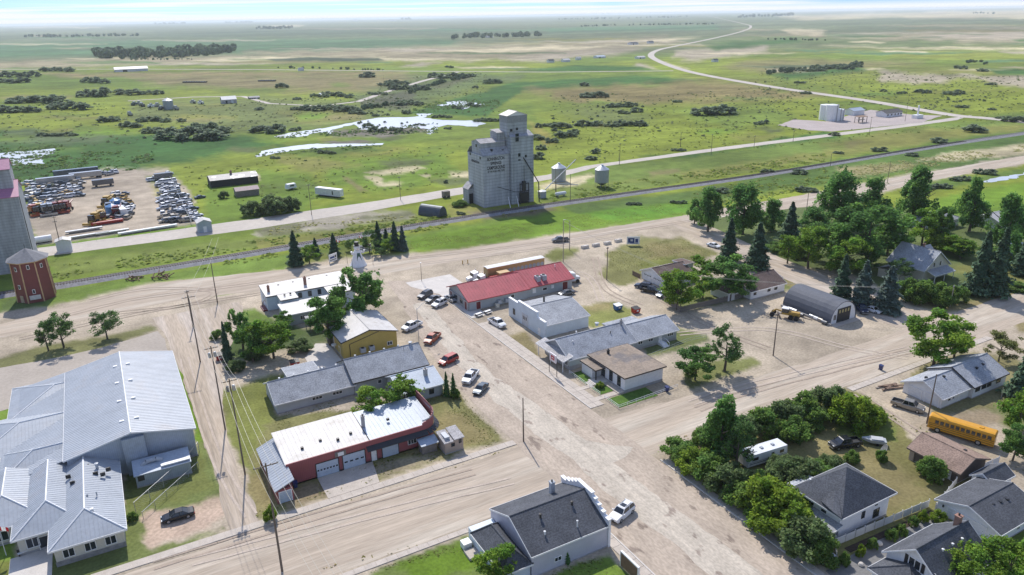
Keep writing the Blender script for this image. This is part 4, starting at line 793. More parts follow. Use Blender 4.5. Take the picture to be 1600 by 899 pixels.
b.door('S', 12.2, 1.7, 2.3, dkred); b.win('S', 2.2, 1.1, .9, 1.2, m=wtrim); b.win('S', 5.6, 1.2, 1.3, .7); b.box('meter_box', 7.6, -.2, 1.3, 8.4, -.01, 2.2, wtrim); b.vent(12, 5, 5.3, .1, .7, wtrim)
b = Bd('shop', 'pale blue shop with stepped false front and grey shingle roof', 'shop', 84.0, 135.9, 96.3, 151.5, 3.2, blw, base=.2)
b.gable_roof('x', 2.0, shg, ov=.3, trim=wtrim, pos=.5)
b.box('false_front', -.5, -.6, 0, -.02, 3.1, 4.3, blw); b.box('false_front', -.5, 3.102, 0, -.02, 12.3, 5.6, blw); b.box('false_front', -.5, 12.302, 0, -.02, 17.0, 4.9, blw)
for y0, y1, z in ((-.6,3.1,4.3),(3.1,12.3,5.6),(12.3,17,4.9)): b.box('coping', -.58, y0, z+.003, .06, y1-.003, z+.1, wtrim)
b.box('double_door', -.56, 7.2, .05, -.503, 10.2, 3.3, mat('pale_board_door', (.52,.54,.56), .7))
for u in (7.9, 8.6, 9.3): b.box('door_light', -.59, u, 1.7, -.562, u+.35, 2.6, glass)
b.win('W', 14.2, 1.3, .9, 1.4, off=-.5, trimm=dtrim); b.door('W', 2.0, .9, 1.9, wtrim, off=-.5); b.chimney(5.6, 9.8, 4.6, 6.0, .35, darkm)
b = Bd('store', 'grey shingle roofed store with covered porch and white framed windows on the main street', 'store', 79.6, 118.9, 97.0, 129.0, 2.75, siding('grey_green_siding', (.42,.48,.48), .2), base=.9)
b.gable_roof('x', 2.6, shgl, ov=.5, trim=wtrim, pos=.5, gw=slat)
b.roof([[(-2.0,-.6,2.75),(.4,-.6,3.5),(.4,10.8,3.5),(-2.0,10.8,2.75)]], shw, name='porch_roof', trim=wtrim)
for y in (0, 5, 10): b.box('post', -1.85, y-.06, 0, -1.72, y+.06, 2.55, wtrim)
for u in (1.3, 3.2, 4.9, 6.2, 7.4, 9.0):
    if u in (4.9,): b.door('W', u, .95, 2.1, glass)
    else: b.win('W', u, .75, 1.0, 1.5, 2 if u in (1.3, 9.0) else 1)
b.chimney(17.0, 4.6, 4.6, 6.2, .4, found); b.vent(6.0, 6.5, 5.0, .12, .3, wtrim); b.vent(3, 3.4, 4.6, .1, .25, wtrim); b.vent(13, 3.2, 4.6, .1, .25, darkm); b.vent(12.7, 8, 5, .35, .3, mgr)
b = Bd('store_annex', 'grey bungalow annex behind the store with white railed steps', 'annex', 97.3, 119.4, 109.8, 128.6, 2.5, gry, base=.55)
b.gable_roof('x', 1.9, shgl, ov=.45, trim=wtrim)
for u, w, n in ((1.8, 1.2, 2), (4.8, 1.2, 2), (10.6, 1.6, 3)): b.win('S', u, 1.35, w, .9, n)
b.door('S', 7.6, .9, 1.9, wtrim, z=.6); st = MB()
for k in range(4): st.box(6.9, -1.0-.32*(k+1), 0, 8.5, -1.0-.32*k, .6-.15*k)
st.box(6.9, -1.0, 0, 8.5, -.02, .6); o = st.build('steps', wtrim, b.t)
for x in (6.95, 8.45): MB().path([(x,-.05,1.5),(x,-1.0,1.5),(x,-2.3,.9),(x,-2.3,.05)], .05).build('handrail', wtrim, o)
b.roof([[(0,9.2,2.5),(9,9.2,2.5),(9,12.5,2.3),(0,12.5,2.3)]], shgl, name='rear_roof'); b.wallbox(.3, 9.21, 8.7, 12.2, 2.2, gry)
b = Bd('post_office', 'white flat roofed office with dark eaves band and tall dark windows', 'post office', 83.5, 104.8, 93.3, 116.9, 3.3, stuc, base=.55)
b.roof([[(-.5,-.5,3.55),(10.3,-.5,3.55),(10.3,12.6,3.55),(-.5,12.6,3.55)]], flatr, .3, trim=mat('dark_brown_fascia', (.045,.035,.03), .6))
b.wallbox(-2.2, 8.2, -.02, 12.0, 2.5, stuc, .3); b.roof([[(-2.5,6.6,2.8),(.1,6.6,2.8),(.1,12.3,2.8),(-2.5,12.3,2.8)]], flatr, .25, name='entrance_roof', trim=MATS['dark_brown_fascia'])
b.door('W', 7.3, 1.1, 2.1, glass, trimm=dtrim); b.box('post', -2.2, 6.9, 0, -2.0, 7.1, 2.5, dtrim)
for u in (4.6, 1.9): b.win('W', u, 2.35, .95, .45, trimm=dtrim); b.win('W', u, .8, .95, 1.3, trimm=dtrim)
b.chimney(3.6, 10.6, 3.3, 4.3, .45, darkm); b.box('entrance_slab', -3.4, 5.2, 0, -.06, 8.0, .35, concw)
for k in range(3): b.box('step', -3.42-.32*(k+1), 5.6, 0, -3.42-.32*k-.004, 7.6, .26-.085*k, concw)
b.box('ramp', -1.5, 0, 0, -.06, 5.15, .25, conc)
# quonset
t = thing('quonset_hut', 'dark ribbed arched metal shed with large black doors', 'quonset hut', (151.6, 106.3, 0)); qm = mat('dark_ribbed_metal', (.105,.115,.14), .75, .0, var=.1, stripe=('Y', .35, .25)); n = 14; rg = []
def arch(k, n=14, r=4.75, hh=5.3): a = math.pi*k/n; return (-r*math.cos(a), hh*math.sin(a)**.85 if 0 < k < n else 0)
for y in (0, 14.6): rg.append([(arch(k)[0], y, arch(k)[1]+.02) for k in range(n+1)]+[(arch(k)[0]*.97, y, arch(k)[1]*.97+.02) for k in range(n, -1, -1)])
MB().loft(rg).build('shell', qm, t)
for y in (.12, 14.3):
    e = MB(); P = [(arch(k)[0]*.955, arch(k)[1]*.955+.03) for k in range(n+1)]; e.add([(x,y,z) for x, z in P]+[(x,y+.15,z) for x, z in P], [tuple(range(n, -1, -1)), tuple(range(n+1, 2*n+2))]); e.build('end_wall', stuc, t)
o = MB().box(-2.35,.02,.05,2.35,.115,3.7).build('double_door', darkm, t)
for k in range(4): MB().box(-1.9+k*1.05,-.02,2.5,-1.4+k*1.05,.018,3.3).build('door_light', mat('dusty_yellow_pane', (.42,.36,.16), .3), o)
MB().box(-3.55,.06,1.0,-3.2,.118,2.3).build('vent_slot', wood, t); MB().box(-3.05,.06,1.0,-2.75,.118,2.3).build('vent_slot', wood, t)
MB().box(-5.15,-.4,-.1,-4.72,14.8,.5).build('footing', found, t); MB().box(-4.7,-1.6,-.1,4.9,.1,.1).build('threshold_slab', conc, t)
# brown-roofed bungalow and its double garage
b = Bd('double_garage', 'white double garage with brown gable roof and two overhead doors', 'garage', 129.7, 147.6, 140.5, 157.2, 2.5, wht, base=.15)
b.gable_roof('x', 1.9, shb, ov=.4, trim=wtrim)
for u in (2.6, 6.9): b.gdoor('W', u, 3.3, 2.2, gdoor_m, 5, .72)
b.wallbox(10.6, 3.2, 13.6, 8.2, 4.0, wht); b.roof([[(10.3,2.9,4.3),(13.9,2.9,4.3),(13.9,8.5,4.0),(10.3,8.5,4.0)]], shb, name='porch_roof', trim=wtrim)
b = Bd('bungalow', 'white bungalow with brown hip and gable roof behind a plank fence', 'house', 143.0, 128.3, 155.8, 137.6, 2.5, wht, base=.3)
b.gable_roof('x', 2.3, shb, ov=.4, trim=wtrim)
for u, w in ((1.6, .8), (6.8, .9), (9.4, .9)): b.win('S', u, 1.3, w, .75, trimm=dtrim)
b.wallbox(-5.5, 2.5, -.02, 9.0, 2.3, wht); b.hip_roof(-5.8, 2.2, .5, 9.3, 2.3, 1.8, shb, 'x', 'W', trim=wtrim); b.chimney(4.2, 5.2, 4.0, 5.3, .5); b.chimney(10.6, 4.5, 4.2, 5.2, .25, darkm)
# white two-storey house among the spruces
b = Bd('farmhouse', 'white one and a half storey house with pale grey roof among dark spruces', 'house', 194.0, 113.5, 205.6, 124.5, 3.4, cream, base=.4)
b.gable_roof('y', 4.4, shgl, ov=.4, trim=wtrim, gw=cream); b.gables('x', 3.4, 3.3, 6.2, 4, 12.3, 10); 
b.roof([[(6.0,3.4,3.6),(12.6,3.4,3.6),(12.6,7,7.2),(5.0,7,7.2)],[(12.6,10.6,3.6),(6,10.6,3.6),(5,7,7.2),(12.6,7,7.2)]], shgl, name='dormer_roof', trim=wtrim); b.wallbox(6.3, 4, 12.3, 10, 3.5, cream)
for u in (4.4, 7.2): b.win('S', u, 3.6, .8, 1.3)
b.roof([[(1.2,-2.8,2.3),(10.4,-2.8,2.3),(10.4,.0,3.2),(1.2,.0,3.2)]], shg, name='porch_roof', trim=wtrim)
for x in (1.5, 6, 10.2): b.box('post', x-.07, -2.6, 0, x+.07, -2.46, 2.2, wtrim)
b.wallbox(-6, 3.5, -.02, 9.6, 2.5, cream); b.roof([[(-6.3,3.2,2.6),(0.2,3.2,2.6),(.2,6.5,4.0),(-6.3,6.5,4.0)],[(.2,9.9,2.6),(-6.3,9.9,2.6),(-6.3,6.5,4.0),(.2,6.5,4.0)]], shgl, name='wing_roof'); b.chimney(6.6, 5.2, 7.2, 8.7, .5)
b = Bd('bungalow', 'grey roofed bungalow half hidden by tall poplars at the right', 'house', 243, 142, 258, 152, 2.8, ltg, base=.3); b.hip_roof(-.5, -.5, 15.5, 10.5, 2.85, 2.4, shg, 'x', 'WE', trim=wtrim); b.win('S', 4, 1.1, 1.4, 1.1, 2); b.win('S', 11, 1.1, 1.4, 1.1, 2)
b = Bd('bungalow', 'pale roofed cottage at the right edge behind the garden hedge', 'house', 263, 131, 275, 140, 2.8, wht, base=.3); b.gable_roof('x', 2, mwh, ov=.4, trim=wtrim); b.win('S', 4, 1.1, 1.2, 1, 2)
# long grey garage, brown garage
b = Bd('long_garage', 'long white workshop with pale grey shingle roof and two front doors beside the bus', 'garage', 131.0, 68.6, 139.9, 76.4, 2.4, wht, base=.15)
b.gable_roof('x', 1.9, shgl, ov=.5, trim=wtrim)
for u in (1.9, 5.4): b.gdoor('W', u, 2.7, 2.0, gdoor_m, rows=4)
b.win('S', 2.4, 1.1, .8, .9); b.win('S', 3.7, 1.2, .5, .6); b.door('S', 5.6, .9, 1.9, wtrim); b.boxvent(5, 3.2, 4.2); b.boxvent(1.5, 4.6, 4.3)
b = Bd('workshop', 'rear half of the long white workshop with a row of small dark windows', 'workshop', 139.94, 67.9, 151.3, 77.2, 2.6, wht, base=.15)
b.gable_roof('x', 2.3, shgl, ov=.35, trim=dtrim)
for u in (1.5, 3.6, 5.4, 8.6): b.win('S', u, 1.3, 1.3, .55, trimm=dtrim)
for x, y in ((2.6,4.9),(5,2.7),(7.6,3.0)): b.boxvent(x, y, 4.3)
MB().slab([(6.5,4.1,4.75),(10,4.1,4.75),(10,4.4,4.68),(6.5,4.4,4.68)], .3).build('roof_patch', dtrim, b.t)
b = Bd('brown_garage', 'small garage with tan brown shingle roof on the dry lawn', 'garage', 110.5, 53.0, 118.0, 61.2, 2.2, brnw, base=.1)
b.gable_roof('y', 1.6, sht, ov=.45, pos=.42, gw=brnw, trim=mat('brown_trim', (.20,.15,.12), .7)); b.boxvent(5.0, 2.2, 3.3); b.door('W', 1.6, .9, 1.7, wtrim); b.box('brick_pier', -.2, 7.4, 0, .6, 8.2, 2.0, tanw)
# white hip-roofed house
b = Bd('house', 'two storey white house with steep charcoal hip roof and front porch', 'house', 82.6, 53.6, 93.6, 61.2, 4.3, mat('white_stucco_wall', (.78,.78,.80), .85, var=.05, bump=.15), base=.35)
a = (5.4, 3.9, 8.3); x0, y0, x1, y1, ze = -.7, -.7, 11.6, 8.2, 4.35
b.roof([[(x0,y0,ze),(x1,y0,ze),a],[(x1,y0,ze),(x1,y1,ze),a],[(x1,y1,ze),(x0,y1,ze),a],[(x0,y1,ze),(x0,y0,ze),a]], shd, trim=wtrim)
b.roof([[(-1.0,.8,4.9),(-.4,3.2,4.9),(2.6,3.2,6.3)],[(-.9,-.8,4.6),(-1.0,.8,4.9),(2.6,3.2,6.3)]], shd, name='dormer_roof')
b.roof([[(1.0,7.62,3.6),(5.5,7.62,3.6),(5.5,10.4,3.0),(1.0,10.4,3.0)]], shgl, name='rear_roof', trim=wtrim); b.wallbox(1.2, 7.61, 5.3, 10.2, 2.9, stuc)
b.win('S', 5.2, 1.9, .55, 1.0, trimm=dtrim); b.win('S', 8.3, .9, 1.2, 1.3, 2, trimm=dtrim); b.win('S', 8.0, 3.1, .4, .5, trimm=dtrim)
for u in (2.8, 5.0): b.win('W', u, 3.0, .9, 1.0)
b.roof([[(-2.9,-.5,2.1),(0.05,-.5,2.9),(.05,8.0,2.9),(-2.9,8.0,2.1)]], shg, name='porch_roof', trim=wtrim); b.wallbox(-2.5, 0, -.02, 7.5, .8, stuc)
for y in (.1, 2.5, 5, 7.4): b.box('post', -2.6, y-.07, .8, -2.46, y+.07, 2.0, wtrim)
MB().box(1.6,6.9,4.4,1.9,7.2,5.6).build('chimney', wtrim, b.t)
# white garage, lower right
b = Bd('detached_garage', 'white garage with charcoal gable roof and wide overhead door', 'garage', 101.0, 41.4, 111.5, 50.4, 2.1, wht, base=.15)
b.gable_roof('x', 1.7, shd, ov=.4, trim=wtrim, pos=.5); b.gdoor('W', 4.6, 5.6, 1.75, gdoor_m, rows=4)
for x, y in ((3.8,3.4),(5.3,3.2),(6.8,3.0)): b.boxvent(x, y, 3.4, darkm)
b.box('coach_lamp', -.2, 8.0, 1.4, -.02, 8.2, 1.75, darkm); b.win('S', 5, .9, .6, .4)
b = Bd('garden_shed', 'little white shed with charcoal roof behind the white garage', 'shed', 111.8, 48.4, 117.2, 51.6, 2.0, wht, base=.1); b.gable_roof('x', 1.1, shd, ov=.3, trim=wtrim); b.door('W', 1.6, .8, 1.7, wtrim)
# white house, bottom right corner
b = Bd('cottage', 'white gabled house with charcoal roof and brick chimney in the bottom right corner', 'house', 82.6, 38.5, 93.0, 46.2, 3.4, wht, base=.3)
b.gable_roof('x', 3.1, shd, ov=.45, trim=wtrim, pos=.5); o = b.win('W', 3.9, 3.5, 1.5, 1.3, 2)
for u in (2.75, 5.05): b.box('shutter', -.08, u-.22, 3.45, -.005, u+.22, 4.85, darkm)
b.win('W', 1.4, 3.9, .5, .6, 2); b.chimney(9.4, 4.4, 5.6, 7.6, .7)
for x in (3.5, 5.6, 7.7): b.vent(x, 2.6, 5.6, .12, .25, wtrim)
b.wallbox(-3.4, 1.4, -.02, 7.2, 2.3, wht, .3); b.hip_roof(-3.9, .9, .6, 7.7, 2.35, 1.5, shd, 'x', 'W', trim=wtrim); b.win('W', 2.4, .9, 1.2, 1.0, 2, off=-3.4); b.win('W', 4.8, .9, 1.2, 1.0, 2, off=-3.4)
# ------------------------------------------------------------------ vegetation
bark = mat('bark', (.12,.095,.075), .95, var=.2, bump=.5)
leafm = mat('leaf_mass', (.1,.1,.1), .7, var=0, fine=0, attr='tint', trans=.55, spec=.2)
needm = mat('needle_mass', (.1,.1,.1), .8, var=0, fine=0, attr='tint', trans=.10, spec=.15)
def cards(name, c, n, size, col, m, asp=.75):
    """many small leaf-clump faces: centres c, facing n, per-face colour"""
    k = len(c); rg = RNG
    n = n/np.linalg.norm(n, axis=1, keepdims=True); t = np.cross(n, rg.normal(size=(k, 3))); t /= np.linalg.norm(t, axis=1, keepdims=True)+1e-9; s = np.cross(n, t)
    a = (size*(.6+.8*rg.random(k)))[:, None]; t = t*a*.5; s = s*a*.5*asp; bend = n*a*.16
    v = np.stack([c-t-bend, c-s, c+t-bend, c+s], 1).reshape(-1, 3).astype(np.float32)
    me = bpy.data.meshes.new(name); me.vertices.add(4*k); me.vertices.foreach_set('co', v.ravel())
    me.loops.add(4*k); me.loops.foreach_set('vertex_index', np.arange(4*k, dtype=np.int32))
    me.polygons.add(k); me.polygons.foreach_set('loop_start', np.arange(0, 4*k, 4, dtype=np.int32)); me.update(calc_edges=True)
    at = me.color_attributes.new('tint', 'FLOAT_COLOR', 'POINT'); cc = np.ones((4*k, 4), np.float32); cc[:, :3] = np.repeat(np.clip(col, .004, .6), 4, 0); at.data.foreach_set('color', cc.ravel())
    me.materials.append(m); return me
def crown(name, seed, base, hue2, nl=26, n=11000, size=.40, shape='round', open_=.0):
    """crown 10 m high and 9 m wide: ragged leaf sprays gathered round many boughs"""
    rg = np.random.default_rng(seed); L_ = []
    for i in range(nl):
        a = i*2.4+rg.random()*.9
        if shape == 'round': z = .14+.74*rg.random(); rmax = math.sqrt(max(.05, 1-((z-.48)/.58)**2)); rr = rmax*(.30+.58*rg.random()); r = .15+.15*rg.random(); zs = 3.4
        elif shape == 'poplar': z = .06+.88*rg.random(); rmax = max(.12, (1-abs(z-.38)*1.25)*.95); rr = rmax*(.2+.65*rg.random()); r = .13+.13*rg.random(); zs = 6.0
        else: rr = math.sqrt(rg.random())*.86; z = (.10+.60*rg.random()**.6)*math.sqrt(max(.06, 1-rr*rr)); r = .15+.13*rg.random(); zs = 5.0
        L_.append((rr*math.cos(a)*4.5, rr*math.sin(a)*4.5, z*10, r*4.5, r*zs*(.8+.5*rg.random()), .78+.44*rg.random(), rg.random()))
    L_ = np.array(L_); w = L_[:, 3]**2; k = rg.choice(len(L_), n, p=w/w.sum()); Q = L_[k]
    d = rg.normal(size=(n, 3)); d /= np.linalg.norm(d, axis=1, keepdims=True); rad = .35+.62*rg.random(n)**.7+.42*rg.random(n)**5
    c = np.stack([Q[:, 0]+d[:, 0]*Q[:, 3]*rad*1.12, Q[:, 1]+d[:, 1]*Q[:, 3]*rad*1.12, np.maximum(Q[:, 2]+d[:, 2]*Q[:, 4]*rad, .10)], 1); c += rg.normal(size=c.shape)*.13
    keep = fbm(c[:, 0]*.9+seed, c[:, 2]*.9+c[:, 1]*.7, 2) > open_; c = c[keep]; d = d[keep]; Q = Q[keep]
    nr = d*.35+rg.normal(size=d.shape)*.7+np.array([0, 0, .65])
    f = Q[:, 5]*(.55+.9*rg.random(len(c))); mixv = np.clip(Q[:, 6]*.7+.6*rg.random(len(c))-.3, 0, 1)[:, None]
    col = (np.array(base)*(1-mixv)+np.array(hue2)*mixv)*f[:, None]
    return cards(name, c, nr, size, col, leafm)
def spruce_crown(name, seed, base, hue2, n=4200):
    rg = np.random.default_rng(seed); T = []; D = []; tiers = 17
    for i in range(n):
        t = rg.random()**.72; k = int((1-t)*tiers); z = 10*(.03+.97*(1-t)); R0 = 2.6*t**.85*(.80+.25*math.sin(k*2.1+seed))+.08
        br = 7+int(9*t); a = (int(rg.random()*br)+.5*(k % 2))*2*math.pi/br+rg.normal()*.16; q = (.35+.65*rg.random()**.6)*(.82+.36*math.sin(a*3+k*1.7)*rg.random()); r = R0*q*1.08
        T.append((r*math.cos(a), r*math.sin(a), z-.30*r+.25*rg.normal()*.6)); D.append((math.cos(a)*.5, math.sin(a)*.5, 1.0))
    c = np.array(T); c[:, 2] = np.maximum(c[:, 2], .05); nr = np.array(D)+rg.normal(size=c.shape)*.35
    m = rg.random(n)[:, None]; col = (np.array(base)*(1-m)+np.array(hue2)*m)*(.75+.5*rg.random(n))[:, None]
    return cards(name, c, nr, .62, col, needm, .55)
def trunk_mesh(name, seed, h=4.2, limbs=6, r=.28):
    rg = random.Random(seed); b = MB(); b.tube((0,0,-.2), (.1,.05,h*.55), r, r*.8, 8); b.tube((.1,.05,h*.55), (.0,.1,h*1.35), r*.8, r*.35, 7)
    for i in range(limbs):
        a = i*2.4+rg.random(); z = h*(.5+.6*rg.random()); l = 2.0+1.6*rg.random(); b.tube((.05,.05,z), (l*math.cos(a), l*math.sin(a), z+1.2+1.4*rg.random()), r*.42, r*.12, 6)
    return b.mesh(name, bark)
CR = {}
def reg(kind, fn, k): CR[kind] = [fn(i) for i in range(k)]
reg('elm', lambda i: crown('elm_crown', 10+i, (0.101,0.226,0.059), (0.198,0.339,0.065), 30, 12000, .40, open_=.36), 3)
reg('maple', lambda i: crown('maple_crown', 20+i, (0.144,0.292,0.043), (0.317,0.433,0.054), 30, 12000, .40, open_=.36), 3)
reg('ash', lambda i: crown('ash_crown', 30+i, (0.105,0.205,0.066), (0.182,0.282,0.082), 24, 7500, .38, open_=.46), 2)
reg('poplar', lambda i: crown('poplar_crown', 40+i, (0.110,0.253,0.065), (0.216,0.370,0.088), 38, 12000, .40, 'poplar', .38), 3)
reg('tan', lambda i: crown('sparse_crown', 50+i, (0.191,0.224,0.074), (0.292,0.292,0.101), 18, 5000, .40, open_=.44), 1)
reg('spruce', lambda i: spruce_crown('spruce_crown', 60+i, (0.057,0.113,0.063), (0.118,0.185,0.101)), 3)
reg('blue', lambda i: spruce_crown('blue_spruce_crown', 70+i, (0.090,0.135,0.104), (0.159,0.215,0.173)), 2)
reg('cedar', lambda i: spruce_crown('cedar_crown', 75+i, (0.065,0.164,0.047), (0.109,0.218,0.065), 2200), 1)
reg('shrub', lambda i: crown('shrub_foliage', 80+i, (0.128,0.246,0.057), (0.250,0.355,0.073), 34, 7500, .52, 'low'), 3)
reg('lilac', lambda i: crown('lilac_foliage', 90+i, (0.136,0.214,0.078), (0.239,0.303,0.127), 34, 7500, .52, 'low'), 3)
reg('yshrub', lambda i: crown('bright_shrub_foliage', 95+i, (0.174,0.295,0.034), (0.317,0.408,0.047), 34, 7500, .52, 'low'), 2)
reg('gbush', lambda i: crown('willow_foliage', 100+i, (0.198,0.265,0.169), (0.295,0.352,0.225), 22, 1500, 1.0, 'low'), 3)
TR = [trunk_mesh('trunk', i) for i in range(3)]; TRS = MB().tube((0,0,-.2),(0,0,9.6),.22,.03,7).mesh('trunk', bark)
CNT = {}
def depth(p, z=0): return float((np.array([p[0], p[1], z-CAM_H])@fw))
def rise(bx, by, ty):
    """height in metres of something standing at photo point bx, by whose top shows at row ty"""
    g = G(bx, by); lo, hi = 0.0, 60.0
    for _ in range(40):
        m = (lo+hi)/2; d = np.array([g[0], g[1], m-CAM_H]); y = 449.5-FPX*(d@up)/(d@fw)
        if y > ty: lo = m
        else: hi = m
    return lo
def tree(kind, bx, by, ty, wpx, label, group=None, name=None, cat='tree', h=None):
    g = G(bx, by); H_ = h or max(.6, rise(bx, by, ty)); wm = wpx*depth(g)/FPX
    i = CNT.get(kind, 0); CNT[kind] = i+1; v = CR[kind][i % len(CR[kind])]
    nm = name or {'spruce':'spruce_tree','blue':'spruce_tree','cedar':'cedar_tree','poplar':'poplar_tree'}.get(kind, 'shade_tree')
    if kind in ('shrub', 'lilac', 'yshrub', 'gbush'):
        o = put(nm if name else 'shrub', v, None, (*g, 0), random.random()*6.3, (wm/9, wm/9, H_/8)); return tag(o, label, 'shrub' if cat == 'tree' else cat, group)
    t = thing(nm, label, cat, (*g, 0), random.random()*6.3, group)
    if kind in ('spruce', 'blue', 'cedar'):
        put('trunk', TRS, t, sc=(H_/10,)*3); put('crown', v, t, (0, 0, H_*.04), 0, (wm/5.2, wm/5.2, H_*.96/10))
    else:
        k = H_/10; put('trunk', TR[i % 3], t, sc=(k, k, k)); lo = .13 if kind != 'poplar' else .07
        put('crown', v, t, (0, 0, H_*lo), 0, (wm/9, wm/9, H_*(1-lo)/10))
    return t
for a in [
 ('ash',76,548,500,36,'thin dark tree on the grass strip in front of the school, leftmost of the three'), ('ash',100,543,488,50,'middle leafy tree on the grass strip in front of the school'), ('ash',168,530,484,52,'twin crowned tree on the grass strip before the school, nearest the alley'),
 ('elm',570,502,418,84,'large dark broad tree hiding the east end of the hotel'), ('elm',516,540,456,66,'dark tree between the hotel annex and the yellow workshop'), ('maple',531,524,478,44,'bright green crown leaning over the yellow workshop roof'),
 ('maple',428,560,490,72,'bright yellow green tree west of the hotel annex'), ('elm',396,566,505,44,'dark leafy tree at the alley edge behind the patio slab'), ('elm',380,545,482,40,'dark round tree beside the lawn by the alley poles'), ('spruce',357,566,503,22,'small dark spruce beside the alley power poles'),
 ('elm',445,520,488,34,'low dark tree against the west end of the hotel'), ('maple',590,662,604,74,'bright spreading tree between the long hall and the red garage'), ('maple',634,648,590,64,'bright rounded tree in front of the pale roofed hall annex'),
 ('cedar',698,619,581,16,'left of two dark columnar cedars by the parked cars'), ('cedar',709,620,584,16,'right of two dark columnar cedars by the parked cars'),
 ('spruce',463,416,361,32,'tallest dark spruce at the west end of the snowman park'), ('maple',484,412,380,30,'lighter green bushy tree beside the tall west spruce in the park'), ('spruce',494,400,372,20,'small spruce behind the bushy tree at the west end of the park'), ('spruce',523,401,365,24,'lone dark spruce behind the small park sign'),
 ('ash',549,392,374,22,'small grey green round tree behind the snowman'), ('ash',578,396,358,32,'dark rounded tree left of the park spruce cluster'), ('spruce',592,388,346,22,'pointed dark spruce, leftmost of the park cluster'), ('spruce',604,384,357,18,'short spruce at the back of the park cluster'), ('spruce',618,392,346,24,'tall dark spruce in the middle of the park cluster'), ('blue',630,392,353,20,'purplish spruce at the right of the park cluster'), ('maple',606,396,372,26,'bright yellow green small tree inside the park cluster'), ('ash',596,402,386,26,'low spreading tree at the front of the park cluster'),
 ('elm',1086,594,545,66,'dark rounded tree on the grass island behind the post office'), ('ash',1132,580,508,62,'airy taller tree on the grass island behind the post office'),
 ('maple',1058,484,420,72,'leafy tree beside the plank fence by the double garage'), ('maple',1098,436,397,42,'small bright tree behind the double garage'), ('elm',1140,470,401,80,'wide bright tree in front of the brown roofed bungalow'), ('maple',1098,466,424,46,'low leafy tree in the bungalow yard beside the walk'),
 ('spruce',1138,408,341,38,'tall dark spruce by the corner, left of the pair'), ('spruce',1182,420,348,48,'broad dark spruce by the corner, right of the pair'),
 ('poplar',1106,362,294,56,'poplar at the western tip of the grove by the road bend'), ('poplar',1160,366,284,70,'tall poplar behind the pair of corner spruces'), ('poplar',1204,362,314,54,'poplar behind the lone spruce at the grove edge'), ('poplar',1085,350,312,30,'small poplar at the very western edge of the grove'),
 ('spruce',1232,382,316,42,'dark spruce inside the grove west of the big maples'), ('poplar',1306,350,262,80,'tall dark poplar at the back of the grove'), ('poplar',1360,352,280,64,'mid height poplar at the back of the grove centre'), ('poplar',1424,352,262,70,'tall poplar at the back right of the grove'), ('poplar',1270,372,322,60,'pale poplar at the back left of the grove'),
 ('elm',1298,412,338,88,'big rounded tree in the left middle of the grove'), ('elm',1352,412,316,110,'largest spreading tree in the centre of the grove'), ('maple',1262,420,352,60,'yellow green tree at the left front of the grove'), ('maple',1318,432,362,70,'bright crown in front of the largest grove tree'), ('elm',1386,398,330,66,'dark tree at the right of the grove'), ('maple',1440,384,324,56,'bright tree right of the grove by the cottage roof'), ('elm',1466,385,318,40,'dark slim tree beside the grey cottage roof'), ('maple',1230,412,366,36,'low yellow green tree by the street at the grove corner'), ('elm',1352,428,376,44,'dark low crown behind the farmhouse roof'),
 ('poplar',1514,362,281,56,'open poplar beside the hidden grey cottage'), ('poplar',1566,392,304,62,'tall pale poplar at the right edge of the gardens'), ('poplar',1594,380,318,50,'poplar cut by the right frame edge'), ('maple',1500,402,366,50,'bright low tree right of the farmhouse'), ('elm',1500,405,376,34,'dark bush tree behind the farmhouse porch'),
 ('spruce',1526,462,362,54,'left of the two huge dark spruces by the farmhouse'), ('spruce',1552,462,355,52,'right of the two huge dark spruces by the farmhouse'), ('spruce',1594,430,370,40,'dark spruce at the right frame edge'), ('poplar',1575,420,365,40,'dull green tree behind the huge spruces'),
 ('spruce',1312,474,398,42,'dark spruce beside the quonset, leftmost of three'), ('blue',1345,480,408,46,'bluish spruce beside the quonset, middle of three'), ('blue',1384,486,416,52,'bluish spruce behind the white sedan, rightmost of three'), ('ash',1404,440,404,44,'leafy tree in front of the farmhouse wing'),
 ('maple',1458,572,486,96,'big bright double stemmed tree beside the long white workshop'), ('maple',1490,562,500,54,'smaller crown attached to the right of the bright double stemmed tree'), ('tan',1560,565,520,60,'sparse olive tree behind the long white workshop'), ('spruce',1594,622,545,56,'dark spruce at the right edge beside the workshop'), ('maple',1590,672,604,64,'fresh green tree at the right edge above the bus'), ('elm',1582,720,668,56,'green tree covering the back of the school bus'),
 ('poplar',1124,724,622,82,'tall light green poplar at the street corner hedge'), ('ash',1150,742,652,56,'greyish half bare tree behind the corner poplar'), ('maple',780,918,854,70,'bright yellow green tree in front of the store lean-to'), ('maple',1500,925,858,90,'green tree in the bottom right corner below the cottage'), ('maple',1570,915,845,90,'green tree at the bottom right frame corner'), ('cedar',886,880,860,14,'little conifer against the store side wall'), 
]: tree(*a)
